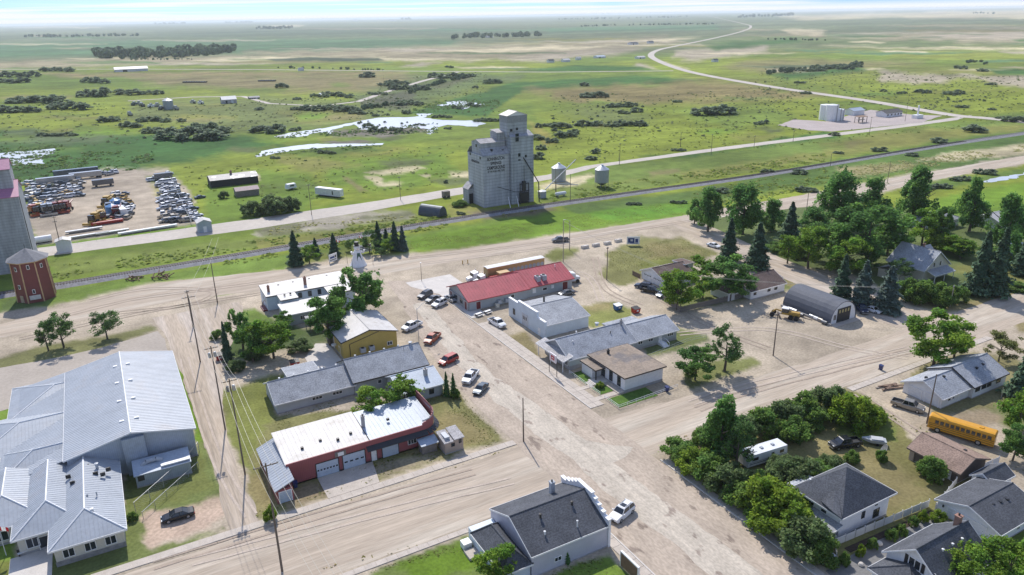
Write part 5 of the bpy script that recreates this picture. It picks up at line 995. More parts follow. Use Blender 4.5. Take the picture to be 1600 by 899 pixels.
# shrubs of the corner lot, hedges and bushes
SH = [('shrub',1062,716,692,44,'dark hedge shrub at the street corner tip'),('yshrub',1088,736,708,46,'yellow flecked hedge shrub next to the corner tip'),('shrub',1110,752,716,48,'hedge shrub below the corner poplar'),('lilac',1140,770,730,52,'dark shrub below the half bare tree'),('shrub',1168,792,752,52,'hedge shrub beside the street near the trailer'),
 ('yshrub',1196,806,752,66,'bright shrub between the trailer and the street'),('yshrub',1222,830,776,70,'big yellow green shrub in front of the hip roofed house'),('shrub',1180,770,744,46,'shrub at the front end of the travel trailer'),('lilac',1254,862,812,64,'dark shrub at the foot of the hip roofed house'),('shrub',1278,872,840,50,'shrub beside the blue bins'),('shrub',1240,812,768,44,'shrub touching the porch of the hip roofed house'),('lilac',1215,758,730,44,'grey shrub behind the trailer'),('lilac',1250,760,722,52,'lilac behind the hip roofed house'),('shrub',1282,750,728,40,'shrub at the back corner of the hip roofed house'),('lilac',1222,740,716,36,'pale shrub at the rear of the trailer'),
 ('lilac',1160,690,650,52,'lilac in the hedge behind the trailer'),('shrub',1190,678,636,56,'dark shrub in the row along the cross street, third from the corner'),('lilac',1222,668,624,60,'greyish shrub in the row along the cross street'),('shrub',1250,655,610,56,'tall dark shrub in the row along the cross street'),('lilac',1282,648,602,56,'lilac near the sidewalk end of the street hedge'),('lilac',1308,640,604,50,'last lilac of the street hedge beside the lane'),('shrub',1238,690,650,56,'shrub in the middle of the corner lot hedge'),('yshrub',1322,664,612,62,'large bright yellow shrub by the lane'),('yshrub',1352,664,622,52,'bright shrub beside the lane near the grey pickup'),('shrub',1272,668,636,46,'green shrub at the lawn edge behind the black pickup'),('lilac',1258,684,668,26,'small pale bush on the dry lawn'),('shrub',1368,656,634,30,'green shrub against the lane fence'),('yshrub',1140,700,668,40,'light shrub beside the corner poplar'),('shrub',1104,700,668,40,'shrub between the corner poplar and the cross street'),
 ('shrub',1452,748,712,46,'round green bush beside the brown garage'),('shrub',1330,722,703,24,'small round bush behind the black pickup'),('lilac',1298,738,716,34,'bush in front of the dry lawn'),('shrub',1376,722,700,18,'bush under the tilted satellite dish'),
 ('yshrub',1442,815,797,16,'clipped shrub at the far end of the white fence'),('shrub',1427,822,806,17,'clipped round shrub along the white fence, second from the far end'),('shrub',1408,836,816,18,'clipped round shrub along the white fence, third from the far end'),('shrub',1392,843,824,20,'clipped round shrub in the middle of the white fence'),('shrub',1362,858,840,18,'clipped round shrub along the white fence near the rock'),('shrub',1318,882,862,18,'dark clipped shrub at the street end of the white fence'),('yshrub',1344,870,850,14,'small clipped shrub near the street end of the fence'),('yshrub',1466,815,798,24,'pale ornamental bush beside the white garage door'),
 ('shrub',945,588,574,14,'small bush beside the post office steps'),('yshrub',937,606,596,14,'yellowish bush at the post office ramp'),('shrub',712,622,606,16,'low bush at the foot of the cedars'),('shrub',208,812,798,16,'dark bush at the school wall'),('yshrub',424,815,790,22,'weedy bush by the footpath at the garage corner'),
 ('shrub',1412,470,430,40,'hedge bush in front of the farmhouse, left end'),('shrub',1440,474,436,44,'hedge bush in front of the farmhouse, centre'),('shrub',1466,476,440,44,'hedge bush in front of the farmhouse beside the porch'),('shrub',1492,472,442,34,'hedge bush in front of the farmhouse, right end'),('shrub',1558,400,388,60,'low garden hedge behind the huge spruces'),('shrub',1586,452,440,44,'clipped hedge at the right frame edge'),('shrub',1215,392,378,40,'low street hedge beside the grove'),('lilac',1250,402,390,40,'street hedge at the front of the grove'),('yshrub',1470,392,362,50,'bright garden shrubs right of the grove'),
 ('lilac',400,560,540,40,'weedy bush along the patio slab'),('shrub',340,530,515,22,'low bush on the lawn by the alley'),('lilac',470,548,530,40,'grey bush behind the yellow workshop'),('lilac',370,580,562,30,'bush beside the red bin in the alley'),
 ('lilac',430,334,304,56,'dense willow clump on the back road verge'),('lilac',395,336,312,36,'left half of the willow clump on the back road verge'),('lilac',456,330,306,30,'right end of the willow clump on the back road verge'),('lilac',350,310,298,16,'dark bush beside the little pink shed'),('shrub',718,322,312,26,'bush beside the big elevator'),
 ]
for a in SH:
    if 1040 < a[1] < 1330 and 690 < a[2] < 880: k = 1.35 if a[1] < 1270 or a[2] > 700 else 1.0; a = (a[0], a[1], a[2], a[3]-6, a[4]*k, a[5])
    tree(*a)
# bushes scattered over the prairie and round the ponds: photo x, y of the foot, width, height in pixels
PB = [(500,152,28,6),(520,150,30,8),(540,152,22,7),(515,172,84,10),(470,172,30,6),(545,175,40,9),(558,178,24,6),(587,182,10,4),(606,134,30,6),(620,132,36,7),(590,148,30,5),(640,140,60,9),(700,122,60,8),(735,120,14,6),(575,120,18,9),(702,106,12,4),(440,138,14,9),(743,137,8,5),(770,130,26,8),(405,172,12,5),(465,156,10,4),(420,208,48,14),(462,204,18,6),(635,178,12,7),(300,216,100,20),(250,208,46,10),(330,206,60,14),(240,190,50,8),(205,198,30,10),(284,190,11,7),(200,148,40,10),(240,148,28,8),(640,164,40,8),(580,168,30,7),
 (913,134,12,6),(928,153,36,9),(968,167,40,8),(975,178,18,6),(994,175,16,7),(990,164,12,4),(920,195,38,9),(985,196,46,9),(956,198,22,6),(1058,160,14,4),(1115,178,60,16),(1590,190,44,10),(1562,186,10,4),(876,200,22,11),(856,198,18,6),(841,200,8,7),(884,214,30,11),(867,204,8,7),(896,208,14,8),(838,218,18,8),(862,222,20,7),(846,234,12,8),(842,247,16,12),(930,240,12,9),(1060,236,20,5),(924,250,14,6),(1190,194,22,7),(1110,178,18,7),(1250,130,16,4),(1302,108,60,7),(1270,112,40,6),(1330,105,30,6),(1260,146,12,5),(1304,212,12,5),(1408,147,14,5),(1442,145,22,6),(1490,147,28,8),(1503,168,18,6),(1550,172,12,4),(1548,133,12,5),(1380,143,8,4),(1523,205,26,12),(1467,222,18,9),(1248,272,18,8),(1425,244,14,6),(1374,236,22,7),(1310,240,14,5),
 (1500,108,20,6),(1535,112,12,5),(590,206,26,8),(620,204,22,6),(575,199,14,9),(655,196,18,4),(700,202,12,4),(715,170,18,6),(740,166,20,5),(770,222,14,10),(760,242,12,6),(760,190,40,6),(690,184,30,5),(697,286,6,6),(510,240,26,6),(430,248,14,4),(300,340,16,4),(1540,272,30,8),(1500,282,28,7),(1465,294,40,7),(30,120,60,10),(90,112,50,8),(20,130,50,9),(150,130,40,9),(60,160,80,14),(110,170,60,14),(150,150,44,14),(30,175,60,12),(170,190,30,10),(90,212,60,6),(1200,270,20,6),(1120,300,34,8),(1260,300,30,8),(1060,318,24,5),(990,320,22,5),(720,335,14,5)]
LM = [(600,195,'the marsh pond'),(720,164,'the reed pond'),(30,245,'the west pond'),(480,228,'the channel pond'),(790,215,'the big elevator'),(1040,95,'the highway bend'),(1310,185,'the tank yard'),(620,145,'the farm track'),(210,108,'the far left white shed'),(359,158,'the silver roofed barn'),(264,168,'the left farmstead bin'),(870,110,'the grid road'),(1490,185,'the road junction'),(1480,225,'the railway bend'),(1270,110,'the creek brush'),(190,80,'the far left wood'),(940,290,'the hopper bin'),(515,303,'the white trailer box'),(1560,278,'the ditch pond'),(970,185,'the pasture scrub patch'),(1200,255,'the railway bank'),(430,330,'the willow clump'),(1150,172,'the open slope'),(1420,145,'the far slope'),(740,118,'the creek bend'),(100,200,'the left wet meadow'),(1060,330,'the grove tip')]
def where(x, y):
    q = min(LM, key=lambda l: (l[0]-x)**2+((l[1]-y)*2.2)**2); dx, dy = x-q[0], (y-q[1])*2.2
    return ('just by ' if abs(dx) < 9 and abs(dy) < 9 else ('left of ' if dx < 0 else 'right of ') if abs(dx) > abs(dy) else ('beyond ' if dy < 0 else 'on the near side of '))+q[2]
SZ = ['small','medium','broad','large']
for i, (x, y, w, h) in enumerate(PB):
    n = max(1, round(w/(h*1.7)))
    for k in range(n):
        xx = x+(k-(n-1)/2)*w/n; yy = y+random.uniform(-.12, .12)*h
        tree('gbush', xx, yy, yy-h*random.uniform(.75, 1.1), w/n*1.5, f'{SZ[min(3, int(h/4.5))]} {["rounded","spreading"][w > 28]} willow bush {["leftmost","in the row","rightmost"][0 if k == 0 and n > 1 else 2 if k == n-1 and n > 1 else 1] if n > 1 else "standing alone"} {where(x, y)}', 'willow bushes on the open prairie', 'prairie_bush', 'bush')
# small dots of brush on the pasture, and the wooded bluffs farther off
for (x0, x1, y0, y1, n) in [(860,1010,165,200,26),(560,660,190,210,20),(1480,1560,150,160,10),(200,330,200,222,14),(560,640,168,182,10)]:
    for k in range(n):
        x, y = random.uniform(x0, x1), random.uniform(y0, y1); s = random.uniform(2.5, 5)
        tree('gbush', x, y, y-s*.8, s*1.3, f'{["tiny","small"][s > 3.8]} dark shrub dotted on the pasture {where(x, y)}', 'small shrubs dotted on the pasture', 'prairie_bush', 'bush')
def bluff(name, pts, n, hpx, seed):
    """far-off wood that reads as one mass: crowns packed in a strip"""
    rg = np.random.default_rng(seed); C = []; Nn = []; col = []; S_ = []
    for i in range(n):
        j = rg.random()*(len(pts)-1); k = int(j); t = j-k; x = pts[k][0]*(1-t)+pts[k+1][0]*t; y = pts[k][1]*(1-t)+pts[k+1][1]*t+rg.normal()*hpx*.12
        g = G(x, y); d = depth(g); h = hpx*d/FPX*(.5+.6*rg.random()); r = h*.45
        m = 90; dd = rg.normal(size=(m, 3)); dd /= np.linalg.norm(dd, axis=1, keepdims=True)
        C.append(np.stack([g[0]+dd[:, 0]*r*1.25, g[1]+dd[:, 1]*r*1.25, np.maximum(h*.5+dd[:, 2]*h*.5, .1)], 1)); Nn.append(dd+rg.normal(size=dd.shape)*.3); f = .8+.4*rg.random()
        col.append(np.tile(np.array((.11,.16,.098))*f, (m, 1))*(.8+.4*rg.random(m))[:, None]); S_.append(np.full(m, r*.75))
    C = np.concatenate(C); S_ = np.concatenate(S_); me = cards(name, C, np.concatenate(Nn), S_, np.concatenate(col), leafm); return stuff(put(name, me))
bluff('far_woods', [(150,89),(190,89),(240,88),(300,86),(330,84),(366,80)], 120, 13, 1); bluff('far_woods', [(700,60),(750,58),(800,58),(845,56)], 60, 6.5, 2); bluff('far_woods', [(400,46),(460,44)], 30, 4, 3)
bluff('far_woods', [(1128,28),(1200,26),(1240,24)], 36, 4, 4); bluff('far_woods', [(40,58),(100,58),(215,56)], 60, 4, 5); bluff('shelterbelt', [(870,31),(1080,27)], 60, 2.2, 6); bluff('shelterbelt', [(905,42),(965,40)], 24, 2.4, 7); bluff('shelterbelt', [(975,40),(1120,38)], 50, 2.4, 8); bluff('shelterbelt', [(350,34),(400,34)], 16, 3, 9); bluff('shelterbelt', [(240,32),(290,31)], 20, 3, 10)
bluff('far_woods', [(1200,62),(1290,64)], 20, 3.5, 11); bluff('creek_brush', [(1200,115),(1260,110),(1348,103)], 46, 7, 12); bluff('creek_brush', [(1500,100),(1530,96),(1545,104)], 14, 4, 13); bluff('creek_brush', [(640,146),(690,130),(740,120)], 40, 6, 14); bluff('creek_brush', [(560,172),(600,166),(645,160)], 30, 6, 15); bluff('creek_brush', [(200,94),(300,93)], 26, 3, 16); bluff('creek_brush', [(425,107),(520,108),(600,110)], 26, 3.5, 17); bluff('far_woods', [(1520,21),(1560,22)], 14, 2.5, 18); bluff('far_woods', [(625,30),(650,29)], 12, 4, 19)
# tall grass and weeds along the railway, the verges and the yards: too many blades to count
CLEAR = [ribbon(smooth(hp, 3), 13), [G(x, y) for x, y in [(1215,196),(1240,187),(1290,190),(1360,172),(1430,180),(1472,181),(1440,192),(1300,206),(1265,204)]], ribbon([(-120,287),(-20,283),(44,282),(90,284),(130,289),(182,292),(215,302),(300,303),(470,299.5),(512,300)], 13), [(-60,98.5),(55,98.5),(55,101),(-60,101)], ribbon(rl, 7)]
def weeds(name, quads, size, base, hue2, seed, dens):
    rg = np.random.default_rng(seed); P = []
    for q in quads:
        a, b, c, d = [np.array(G(*p)) for p in q]; area = .5*abs(np.cross(b-a, d-a))+.5*abs(np.cross(b-c, d-c)); n = int(area*dens)
        u, v = rg.random((n, 1)), rg.random((n, 1)); P.append((a*(1-u)+b*u)*(1-v)+(d*(1-u)+c*u)*v)
    P = np.concatenate(P)
    for q in CLEAR: P = P[sdist(P[:, 0], P[:, 1], q) < .4]
    P = P[fbm(P[:, 0]/6, P[:, 1]/6, 3) > .47]; k = len(P); sz = size*(.5+rg.random(k)); c = np.stack([P[:, 0], P[:, 1], sz*.16], 1)
    nn = rg.normal(size=(k, 3))*np.array([.6, .6, .3])+np.array([0, .25, 1.6]); m = rg.random((k, 1)); col = (np.array(base)*(1-m)+np.array(hue2)*m)*(.8+.4*rg.random((k, 1)))
    return stuff(put(name, cards(name, c, nn, sz, col, leafm)))
weeds('tall_grass', [((70,440),(700,341),(720,334),(70,418)),((860,316),(1290,253),(1290,240),(860,300)),((1080,330),(1300,290),(1290,262),(1080,300)),((300,425),(700,355),(700,348),(300,415))], 1.3, (0.145,0.230,0.042), (0.272,0.315,0.077), 1, .85)
weeds('tall_grass', [((420,368),(650,340),(650,332),(420,355)),((1300,290),(1600,236),(1600,225),(1300,265)),((740,350),(850,328),(850,318),(740,335))], 1.1, (0.272,0.289,0.105), (0.442,0.425,0.196), 2, .8)
weeds('yard_weeds', [((540,745),(690,705),(690,695),(540,730)),((400,808),(600,748),(600,742),(400,795)),((1330,625),(1420,680),(1410,660),(1345,612)),((1580,745),(1420,670),(1440,665),(1600,735))], .42, (0.170,0.221,0.056), (0.374,0.340,0.126), 3, 2.2)
weeds('reeds', [((500,215),(684,208),(684,193),(540,203)),((430,218),(520,212),(520,203),(430,210)),((400,246),(600,230),(600,223),(400,240)),((0,268),(100,262),(100,226),(0,230)),((640,178),(780,166),(780,156),(660,160)),((0,290),(240,262),(240,236),(0,240))], 1.9, (0.076,0.145,0.042), (0.136,0.187,0.063), 4, .3)
weeds('verge_grass', [((500,893),(760,829),(760,822),(510,885)),((180,900),(800,702),(800,696),(180,885)),((1050,700),(1300,620),(1310,605),(1040,690))], .4, (0.255,0.255,0.084), (0.476,0.391,0.168), 5, 1.6)

weeds('pasture_scrub', [((0,232),(330,228),(330,165),(0,160)),((330,205),(640,180),(640,140),(330,160)),((860,230),(1300,200),(1250,140),(860,150)),((1100,178),(1600,180),(1600,120),(1200,105)),((560,180),(760,160),(760,112),(600,125)),((640,185),(780,180),(780,160),(640,165))], 2.4, (.085,.12,.050), (.13,.155,.065), 6, .020)
weeds('pasture_scrub', [((280,330),(720,290),(720,225),(280,262)),((840,262),(1180,235),(1180,190),(840,190)),((1180,235),(1600,190),(1600,160),(1200,215))], 1.5, (.12,.165,.040), (.18,.20,.06), 7, .05)
weeds('lawn_tufts', [((560,899),(800,850),(780,830),(640,872)),((840,899),(980,899),(950,868),(905,880)),((410,800),(790,690),(720,616),(430,620)),((950,430),(1120,398),(1060,372),(952,394)),((640,390),(1080,334),(1080,312),(640,374))], .26, (.20,.235,.055), (.30,.28,.11), 8, 6.0)
# ------------------------------------------------------------------ vehicles
tyre = mat('tyre_rubber', (.018,.018,.019), .9); rim = mat('wheel_rim', (.45,.46,.48), .35, .7); lamp_w = mat('headlight_lens', (.75,.76,.74), .15); lamp_r = mat('tail_light_lens', (.35,.02,.02), .2); cgl = mat('car_glass', (.018,.022,.028), .06, spec=.8); blk = mat('black_plastic', (.02,.02,.021), .6)
CARP = {'white':paint('white_car_paint', (.74,.75,.76)), 'black':paint('black_car_paint', (.012,.013,.016), .18), 'grey':paint('grey_car_paint', (.13,.135,.145), .25, .4), 'silver':paint('silver_car_paint', (.40,.41,.42), .25, .5), 'red':paint('red_car_paint', (.36,.028,.022)), 'rust':paint('orange_red_car_paint', (.36,.075,.030)), 'blue':paint('navy_car_paint', (.022,.035,.075)), 'slate':paint('slate_blue_car_paint', (.09,.115,.14), .25, .4), 'tan':paint('beige_car_paint', (.40,.34,.25)), 'gold':paint('pewter_car_paint', (.30,.28,.25), .3, .4), 'yellow':paint('yellow_machine_paint', (.42,.26,.05), .6), 'maroon':paint('dark_red_machine_paint', (.22,.03,.03), .4), 'green':paint('green_machine_paint', (.03,.14,.05), .4), 'sky':paint('blue_machine_paint', (.06,.20,.42), .35)}
# side profiles: x from the rear, hood / deck heights; dims in metres
KIND = {'sedan': dict(L=4.75, W=1.8, belt=.92, top=1.42, cab=(.85,1.55,2.75,3.55), hood=.88, deck=.92),
        'suv': dict(L=4.85, W=1.92, belt=1.08, top=1.74, cab=(.12,.42,2.75,3.45), hood=1.06, deck=1.05),
        'van': dict(L=4.95, W=1.95, belt=1.05, top=1.75, cab=(.10,.40,3.05,3.95), hood=1.0, deck=1.0),
        'pickup': dict(L=5.75, W=1.98, belt=1.15, top=1.86, cab=(2.05,2.25,3.85,4.5), hood=1.14, deck=1.12)}
def car_parts(kind, pt, t, low=False):
    K = KIND[kind]; L_, Wd, be, tp, cab = K['L'], K['W'], K['belt'], K['top'], K['cab']; hw = Wd/2; x0 = -L_/2
    def ring(x, zb, zt, w): return [(x,-w,zb),(x,-w,zb+.28),(x,-w*.985,zt-.14),(x,-w*.90,zt),(x,w*.90,zt),(x,w*.985,zt-.14),(x,w,zb+.28),(x,w,zb)]
    xs = [(0,.48,K['deck']-.16,hw*.86),(.12,.34,K['deck']-.02,hw*.96),(.6,.28,K['deck'],hw),(cab[0]+.15,.27,be,hw),(cab[3]-.1,.27,be,hw),(cab[3]+.15,.27,K['hood']+.01,hw),(L_-.55,.28,K['hood']-.06,hw*.985),(L_-.14,.32,K['hood']-.2,hw*.92),(L_,.45,K['hood']-.32,hw*.80)]
    b = MB()
    if kind == 'pickup':
        b.loft([ring(x0+x, zb, zt, w) for x, zb, zt, w in [(1.98,.34,1.13,hw)]+xs[4:]])
        b.box(x0+.02,-hw*.97,.45, x0+1.975,hw*.97,.72); b.box(x0+.02,-hw*.985,.722, x0+1.975,-hw*.985+.13,1.13); b.box(x0+.02,hw*.985-.13,.722, x0+1.975,hw*.985,1.13); b.box(x0+.02,-hw*.985+.132,.722, x0+.11,hw*.985-.132,1.12)
    else: b.loft([ring(x0+x, zb, zt, w) for x, zb, zt, w in xs])
    a, r1, r2, c = [x0+v for v in cab]; wb, wt = hw*.90, hw*.72
    b.loft([[(r1-.02,-wt,tp-.09),(r1+.1,-wt*.96,tp),(r1+.1,wt*.96,tp),(r1-.02,wt,tp-.09)],[(r2+.05,-wt,tp-.10),(r2-.1,-wt*.96,tp-.01),(r2-.1,wt*.96,tp-.01),(r2+.05,wt,tp-.10)]])
    for sg in (-1, 1):                              # roof pillars
        for p, q in (((a,sg*wb,be-.03),(r1,sg*wt,tp-.07)),((c,sg*wb,be-.03),(r2,sg*wt,tp-.07)),(((a+c)/2-.1,sg*wb*1.0,be-.03),((r1+r2)/2-.05,sg*wt*1.01,tp-.07))): b.tube(p, q, .05, n=5)
    b.build('body', pt, t, smooth=False)
    z0, z1 = be-.02, tp-.075
    def pane(pts): return MB().poly(pts)
    if low:
        g = MB(); g.loft([[(a,-wb,z0),(a,wb,z0),(c,wb,z0),(c,-wb,z0)],[(r1,-wt,z1),(r1,wt,z1),(r2,wt,z1),(r2,-wt,z1)]]); g.build('windows', cgl, t)
        w = MB()
        for sx_ in (x0+.95, x0+L_-.95):
            for sg in (-1, 1): w.tube((sx_,sg*(hw-.2),.32),(sx_,sg*(hw+.01),.32),.32,n=8)
        w.build('wheels', tyre, t); return
    pane([(c,-wb*.97,z0),(c,wb*.97,z0),(r2,wt*.97,z1),(r2,-wt*.97,z1)]).build('windshield', cgl, t); pane([(a,wb*.97,z0),(a,-wb*.97,z0),(r1,-wt*.97,z1),(r1,wt*.97,z1)]).build('rear_window', cgl, t)
    m1, m2 = (a+c)/2-.1, (r1+r2)/2-.05
    for sg in (-1, 1):
        for q in ([(a+.06,sg*wb,z0),(m1-.04,sg*wb,z0),(m2-.04,sg*wt,z1),(r1+.06,sg*wt,z1)], [(m1+.04,sg*wb,z0),(c-.06,sg*wb,z0),(r2-.06,sg*wt,z1),(m2+.04,sg*wt,z1)]): pane(q if sg < 0 else q[::-1]).build('side_window', cgl, t)
        MB().box(c-.25, sg*(hw+.1)-.09, be+.02, c-.08, sg*(hw+.1)+.09, be+.18).build('mirror', pt, t)
        MB().box(x0+L_-.22, sg*hw*.62-.2, K['hood']-.36, x0+L_-.02, sg*hw*.62+.2, K['hood']-.2).build('headlight', lamp_w, t)
        MB().box(x0-.02, sg*hw*.80-.12, K['deck']-.38, x0+.08, sg*hw*.80+.12, K['deck']-.14).build('tail_light', lamp_r, t)
        for sx_ in (x0+.95, x0+L_-.98):
            w = MB().tube((sx_,sg*(hw-.24),.34),(sx_,sg*(hw+.015),.34),.345,n=14).build('wheel', tyre, t); MB().tube((sx_,sg*(hw-.02),.34),(sx_,sg*(hw+.03),.34),.21,n=10).build('rim', rim, w)
    MB().box(x0+L_-.05,-hw*.78,.36,x0+L_+.06,hw*.78,.5).build('bumper', blk if kind != 'pickup' else rim, t); MB().box(x0-.07,-hw*.82,.38,x0+.03,hw*.82,.54).build('bumper', blk if kind != 'pickup' else rim, t)
    MB().box(x0+L_-.08,-hw*.35,.56,x0+L_+.015,hw*.35,K['hood']-.36).build('grille', blk, t)
    if kind == 'pickup': MB().box(x0+.115,-hw*.985+.135,.722,x0+1.97,hw*.985-.135,.735).build('bed_floor', blk, t)
    if kind == 'suv':
        for y in (-wt*.8, wt*.8): MB().tube((r1+.3,y,tp+.06),(r2-.4,y,tp+.06),.03,n=5).build('roof_rail', blk, t)
        MB().box(r1+1.2,-wt*.6,tp+.002,r1+2.0,wt*.6,tp+.012).build('sunroof', cgl, t)
def car(kind, colour, front, rear, label, group=None, low=False):
    f, r = G(*front), G(*rear); an = math.atan2(f[1]-r[1], f[0]-r[0]); t = thing({'suv':'parked_suv','sedan':'parked_car','van':'minivan','pickup':'pickup_truck'}[kind], label, {'suv':'suv','sedan':'car','van':'minivan','pickup':'pickup truck'}[kind], ((f[0]+r[0])/2, (f[1]+r[1])/2, .05), an, group)
    car_parts(kind, CARP[colour], t, low); return t
for a in [('pickup','white',(631,519),(656,508),'white pickup parked at an angle by the street lamp post'),('pickup','rust',(666,541),(685,525),'orange red pickup parked nose to the kerb below the street lamp'),('van','red',(688,573),(713,561),'dark red minivan parked beside the grey hall end'),('pickup','white',(727,603),(743,584),'white and tan pickup parked beside the columnar cedars'),('sedan','slate',(743,620),(759,603),'dark slate sedan parked below the white and tan pickup'),
 ('suv','grey',(657,468),(672,461),'dark grey suv, farthest of three cars opposite the restaurant'),('sedan','grey',(666,475),(687,466),'grey sedan, middle of three cars opposite the restaurant'),('suv','white',(678,482),(695,474),'white suv, nearest of three cars opposite the restaurant'),('pickup','white',(789,515),(765,502),'white pickup parked in front of the pale blue shop'),('suv','white',(957,818),(985,795),'white suv with sunroof parked beside the corner store false front'),('sedan','black',(254,817),(303,803),'black sedan parked on bare dirt near the school'),
 ('pickup','grey',(863,379),(888,377),'dark grey pickup driving along the front street'),('sedan','white',(1124,389),(1106,384),'white sedan turning at the bend by the corner spruces'),('suv','blue',(996,449),(1014,452),'dark blue suv parked at the double garage'),('pickup','black',(1027,459),(1006,455),'black pickup parked beside the dark blue suv at the garage'),('sedan','silver',(1028,466),(1044,460),'silver blue car beside the plank fence corner'),('sedan','black',(1106,449),(1122,452),'black car shaded under the yard tree'),
 ('sedan','white',(1374,491),(1352,484),'white sedan parked under the spruces beside the quonset'),('pickup','blue',(1351,492),(1338,480),'dark blue pickup parked against the quonset'),('pickup','gold',(1444,646),(1392,631),'pewter grey pickup parked in the lane by the long garage'),('pickup','black',(1294,702),(1345,694),'old black pickup with white hood on the dry lawn'),('sedan','grey',(876,463),(894,459),'grey car parked behind the restaurant wing'),('pickup','white',(1328,416),(1352,422),'white pickup half hidden under the grove trees'),('sedan','white',(1578,386),(1596,382),'white car in the yard at the right edge'),('sedan','silver',(708,472),(701,468),'small silver car at the restaurant entrance')]: car(*a)
# school bus
f, r = G(1458,668), G(1549,696); t = thing('school_bus', 'yellow school bus with black rub rails parked in the lane', 'school bus', ((f[0]+r[0])/2-.4, (f[1]+r[1])/2, 0), math.atan2(f[1]-r[1], f[0]-r[0])); by = paint('school_bus_yellow', (.62,.30,.012), .35); Lb = 10.4; x0 = -Lb/2
def bring(x, w, zt, zb=.55): return [(x,-w,zb),(x,-w,zt-.42),(x,-w*.86,zt-.12),(x,-w*.5,zt),(x,w*.5,zt),(x,w*.86,zt-.12),(x,w,zt-.42),(x,w,zb)]
MB().loft([bring(x0,1.16,2.85),bring(x0+.15,1.2,3.0),bring(x0+Lb-.3,1.2,3.0),bring(x0+Lb,1.1,2.8)]).build('body', by, t)
for sg in (-1, 1):
    for k in range(11): MB().box(x0+.5+k*.82, sg*1.205-.012, 1.75, x0+.5+k*.82+.6, sg*1.205+.012, 2.42).build('side_window', cgl, t)
    for z in (.85, 1.25, 1.58): MB().box(x0+.05, sg*1.215-.015, z, x0+Lb-.2, sg*1.215+.015, z+.075).build('rub_rail', blk, t)
    for sx_ in (x0+2.3, x0+Lb-1.7): w = MB().tube((sx_,sg*.85,.5),(sx_,sg*1.23,.5),.5,n=16).build('wheel', tyre, t); MB().tube((sx_,sg*1.2,.5),(sx_,sg*1.25,.5),.3,n=10).build('rim', rim, w)
    MB().box(x0+Lb-.02,sg*.8-.15,.8,x0+Lb+.06,sg*.8+.15,1.0).build('headlight', lamp_w, t); MB().box(x0-.03,sg*.9-.12,2.4,x0+.05,sg*.9+.12,2.6).build('tail_light', lamp_r, t)
MB().box(x0+Lb-.03,-.95,1.55,x0+Lb+.04,.95,2.5).build('windshield', cgl, t); MB().box(x0-.03,-.6,1.3,x0+.02,.6,2.3).build('rear_door', cgl, t); MB().box(x0+Lb-.02,-1.05,.5,x0+Lb+.14,1.05,.72).build('bumper', blk, t); MB().box(x0+2,-.3,2.98,x0+2.7,.3,3.1).build('roof_hatch', by, t)
# travel trailer
f, r = G(1160,737), G(1226,716); t = thing('travel_trailer', 'white travel trailer with blue stripes among the shrubs', 'trailer', ((f[0]+r[0])/2+.6, (f[1]+r[1])/2+.9, 0), math.atan2(f[1]-r[1], f[0]-r[0])); x0 = -4.3
MB().loft([[(x0+o[0],-1.2,.6),(x0+o[0]+o[1],-1.2,2.75),(x0+o[0]+o[1],1.2,2.75),(x0+o[0],1.2,.6)] for o in ((0,.25),(8.6,-.5))]).build('body', paint('white_trailer_shell', (.72,.73,.74), .4), t)
for z, h in ((1.0,.12),(1.3,.06)): MB().box(x0+.1,-1.22,z,x0+8.2,-1.202,z+h).build('stripe', CARP['slate'], t); MB().box(x0+.1,1.202,z,x0+8.2,1.22,z+h).build('stripe', CARP['slate'], t)
for u, w in ((.9,.9),(3.0,.6),(6.4,1.3)):
    for sg in (-1, 1): MB().box(x0+u,sg*1.21-.012,1.6,x0+u+w,sg*1.21+.012,2.2).build('side_window', cgl, t)
MB().box(x0+4.4,-1.225,.75,x0+5.1,-1.204,2.35).build('door', wtrim, t); MB().box(x0+8.05,-.7,1.5,x0+8.3,.7,2.2).build('end_window', cgl, t)
for u in (2.2, 4.6, 6.8): MB().box(x0+u,-.25,2.752,x0+u+.5,.25,2.95).build('roof_vent', mgr, t)
for u in (3.7, 4.5):
    for sg in (-1, 1): MB().tube((x0+u,sg*.95,.34),(x0+u,sg*1.2,.34),.34,n=12).build('wheel', tyre, t)
MB().path([(x0+8.4,-.6,.5),(x0+9.7,0,.5),(x0+8.4,.6,.5)], .06).build('drawbar', blk, t)
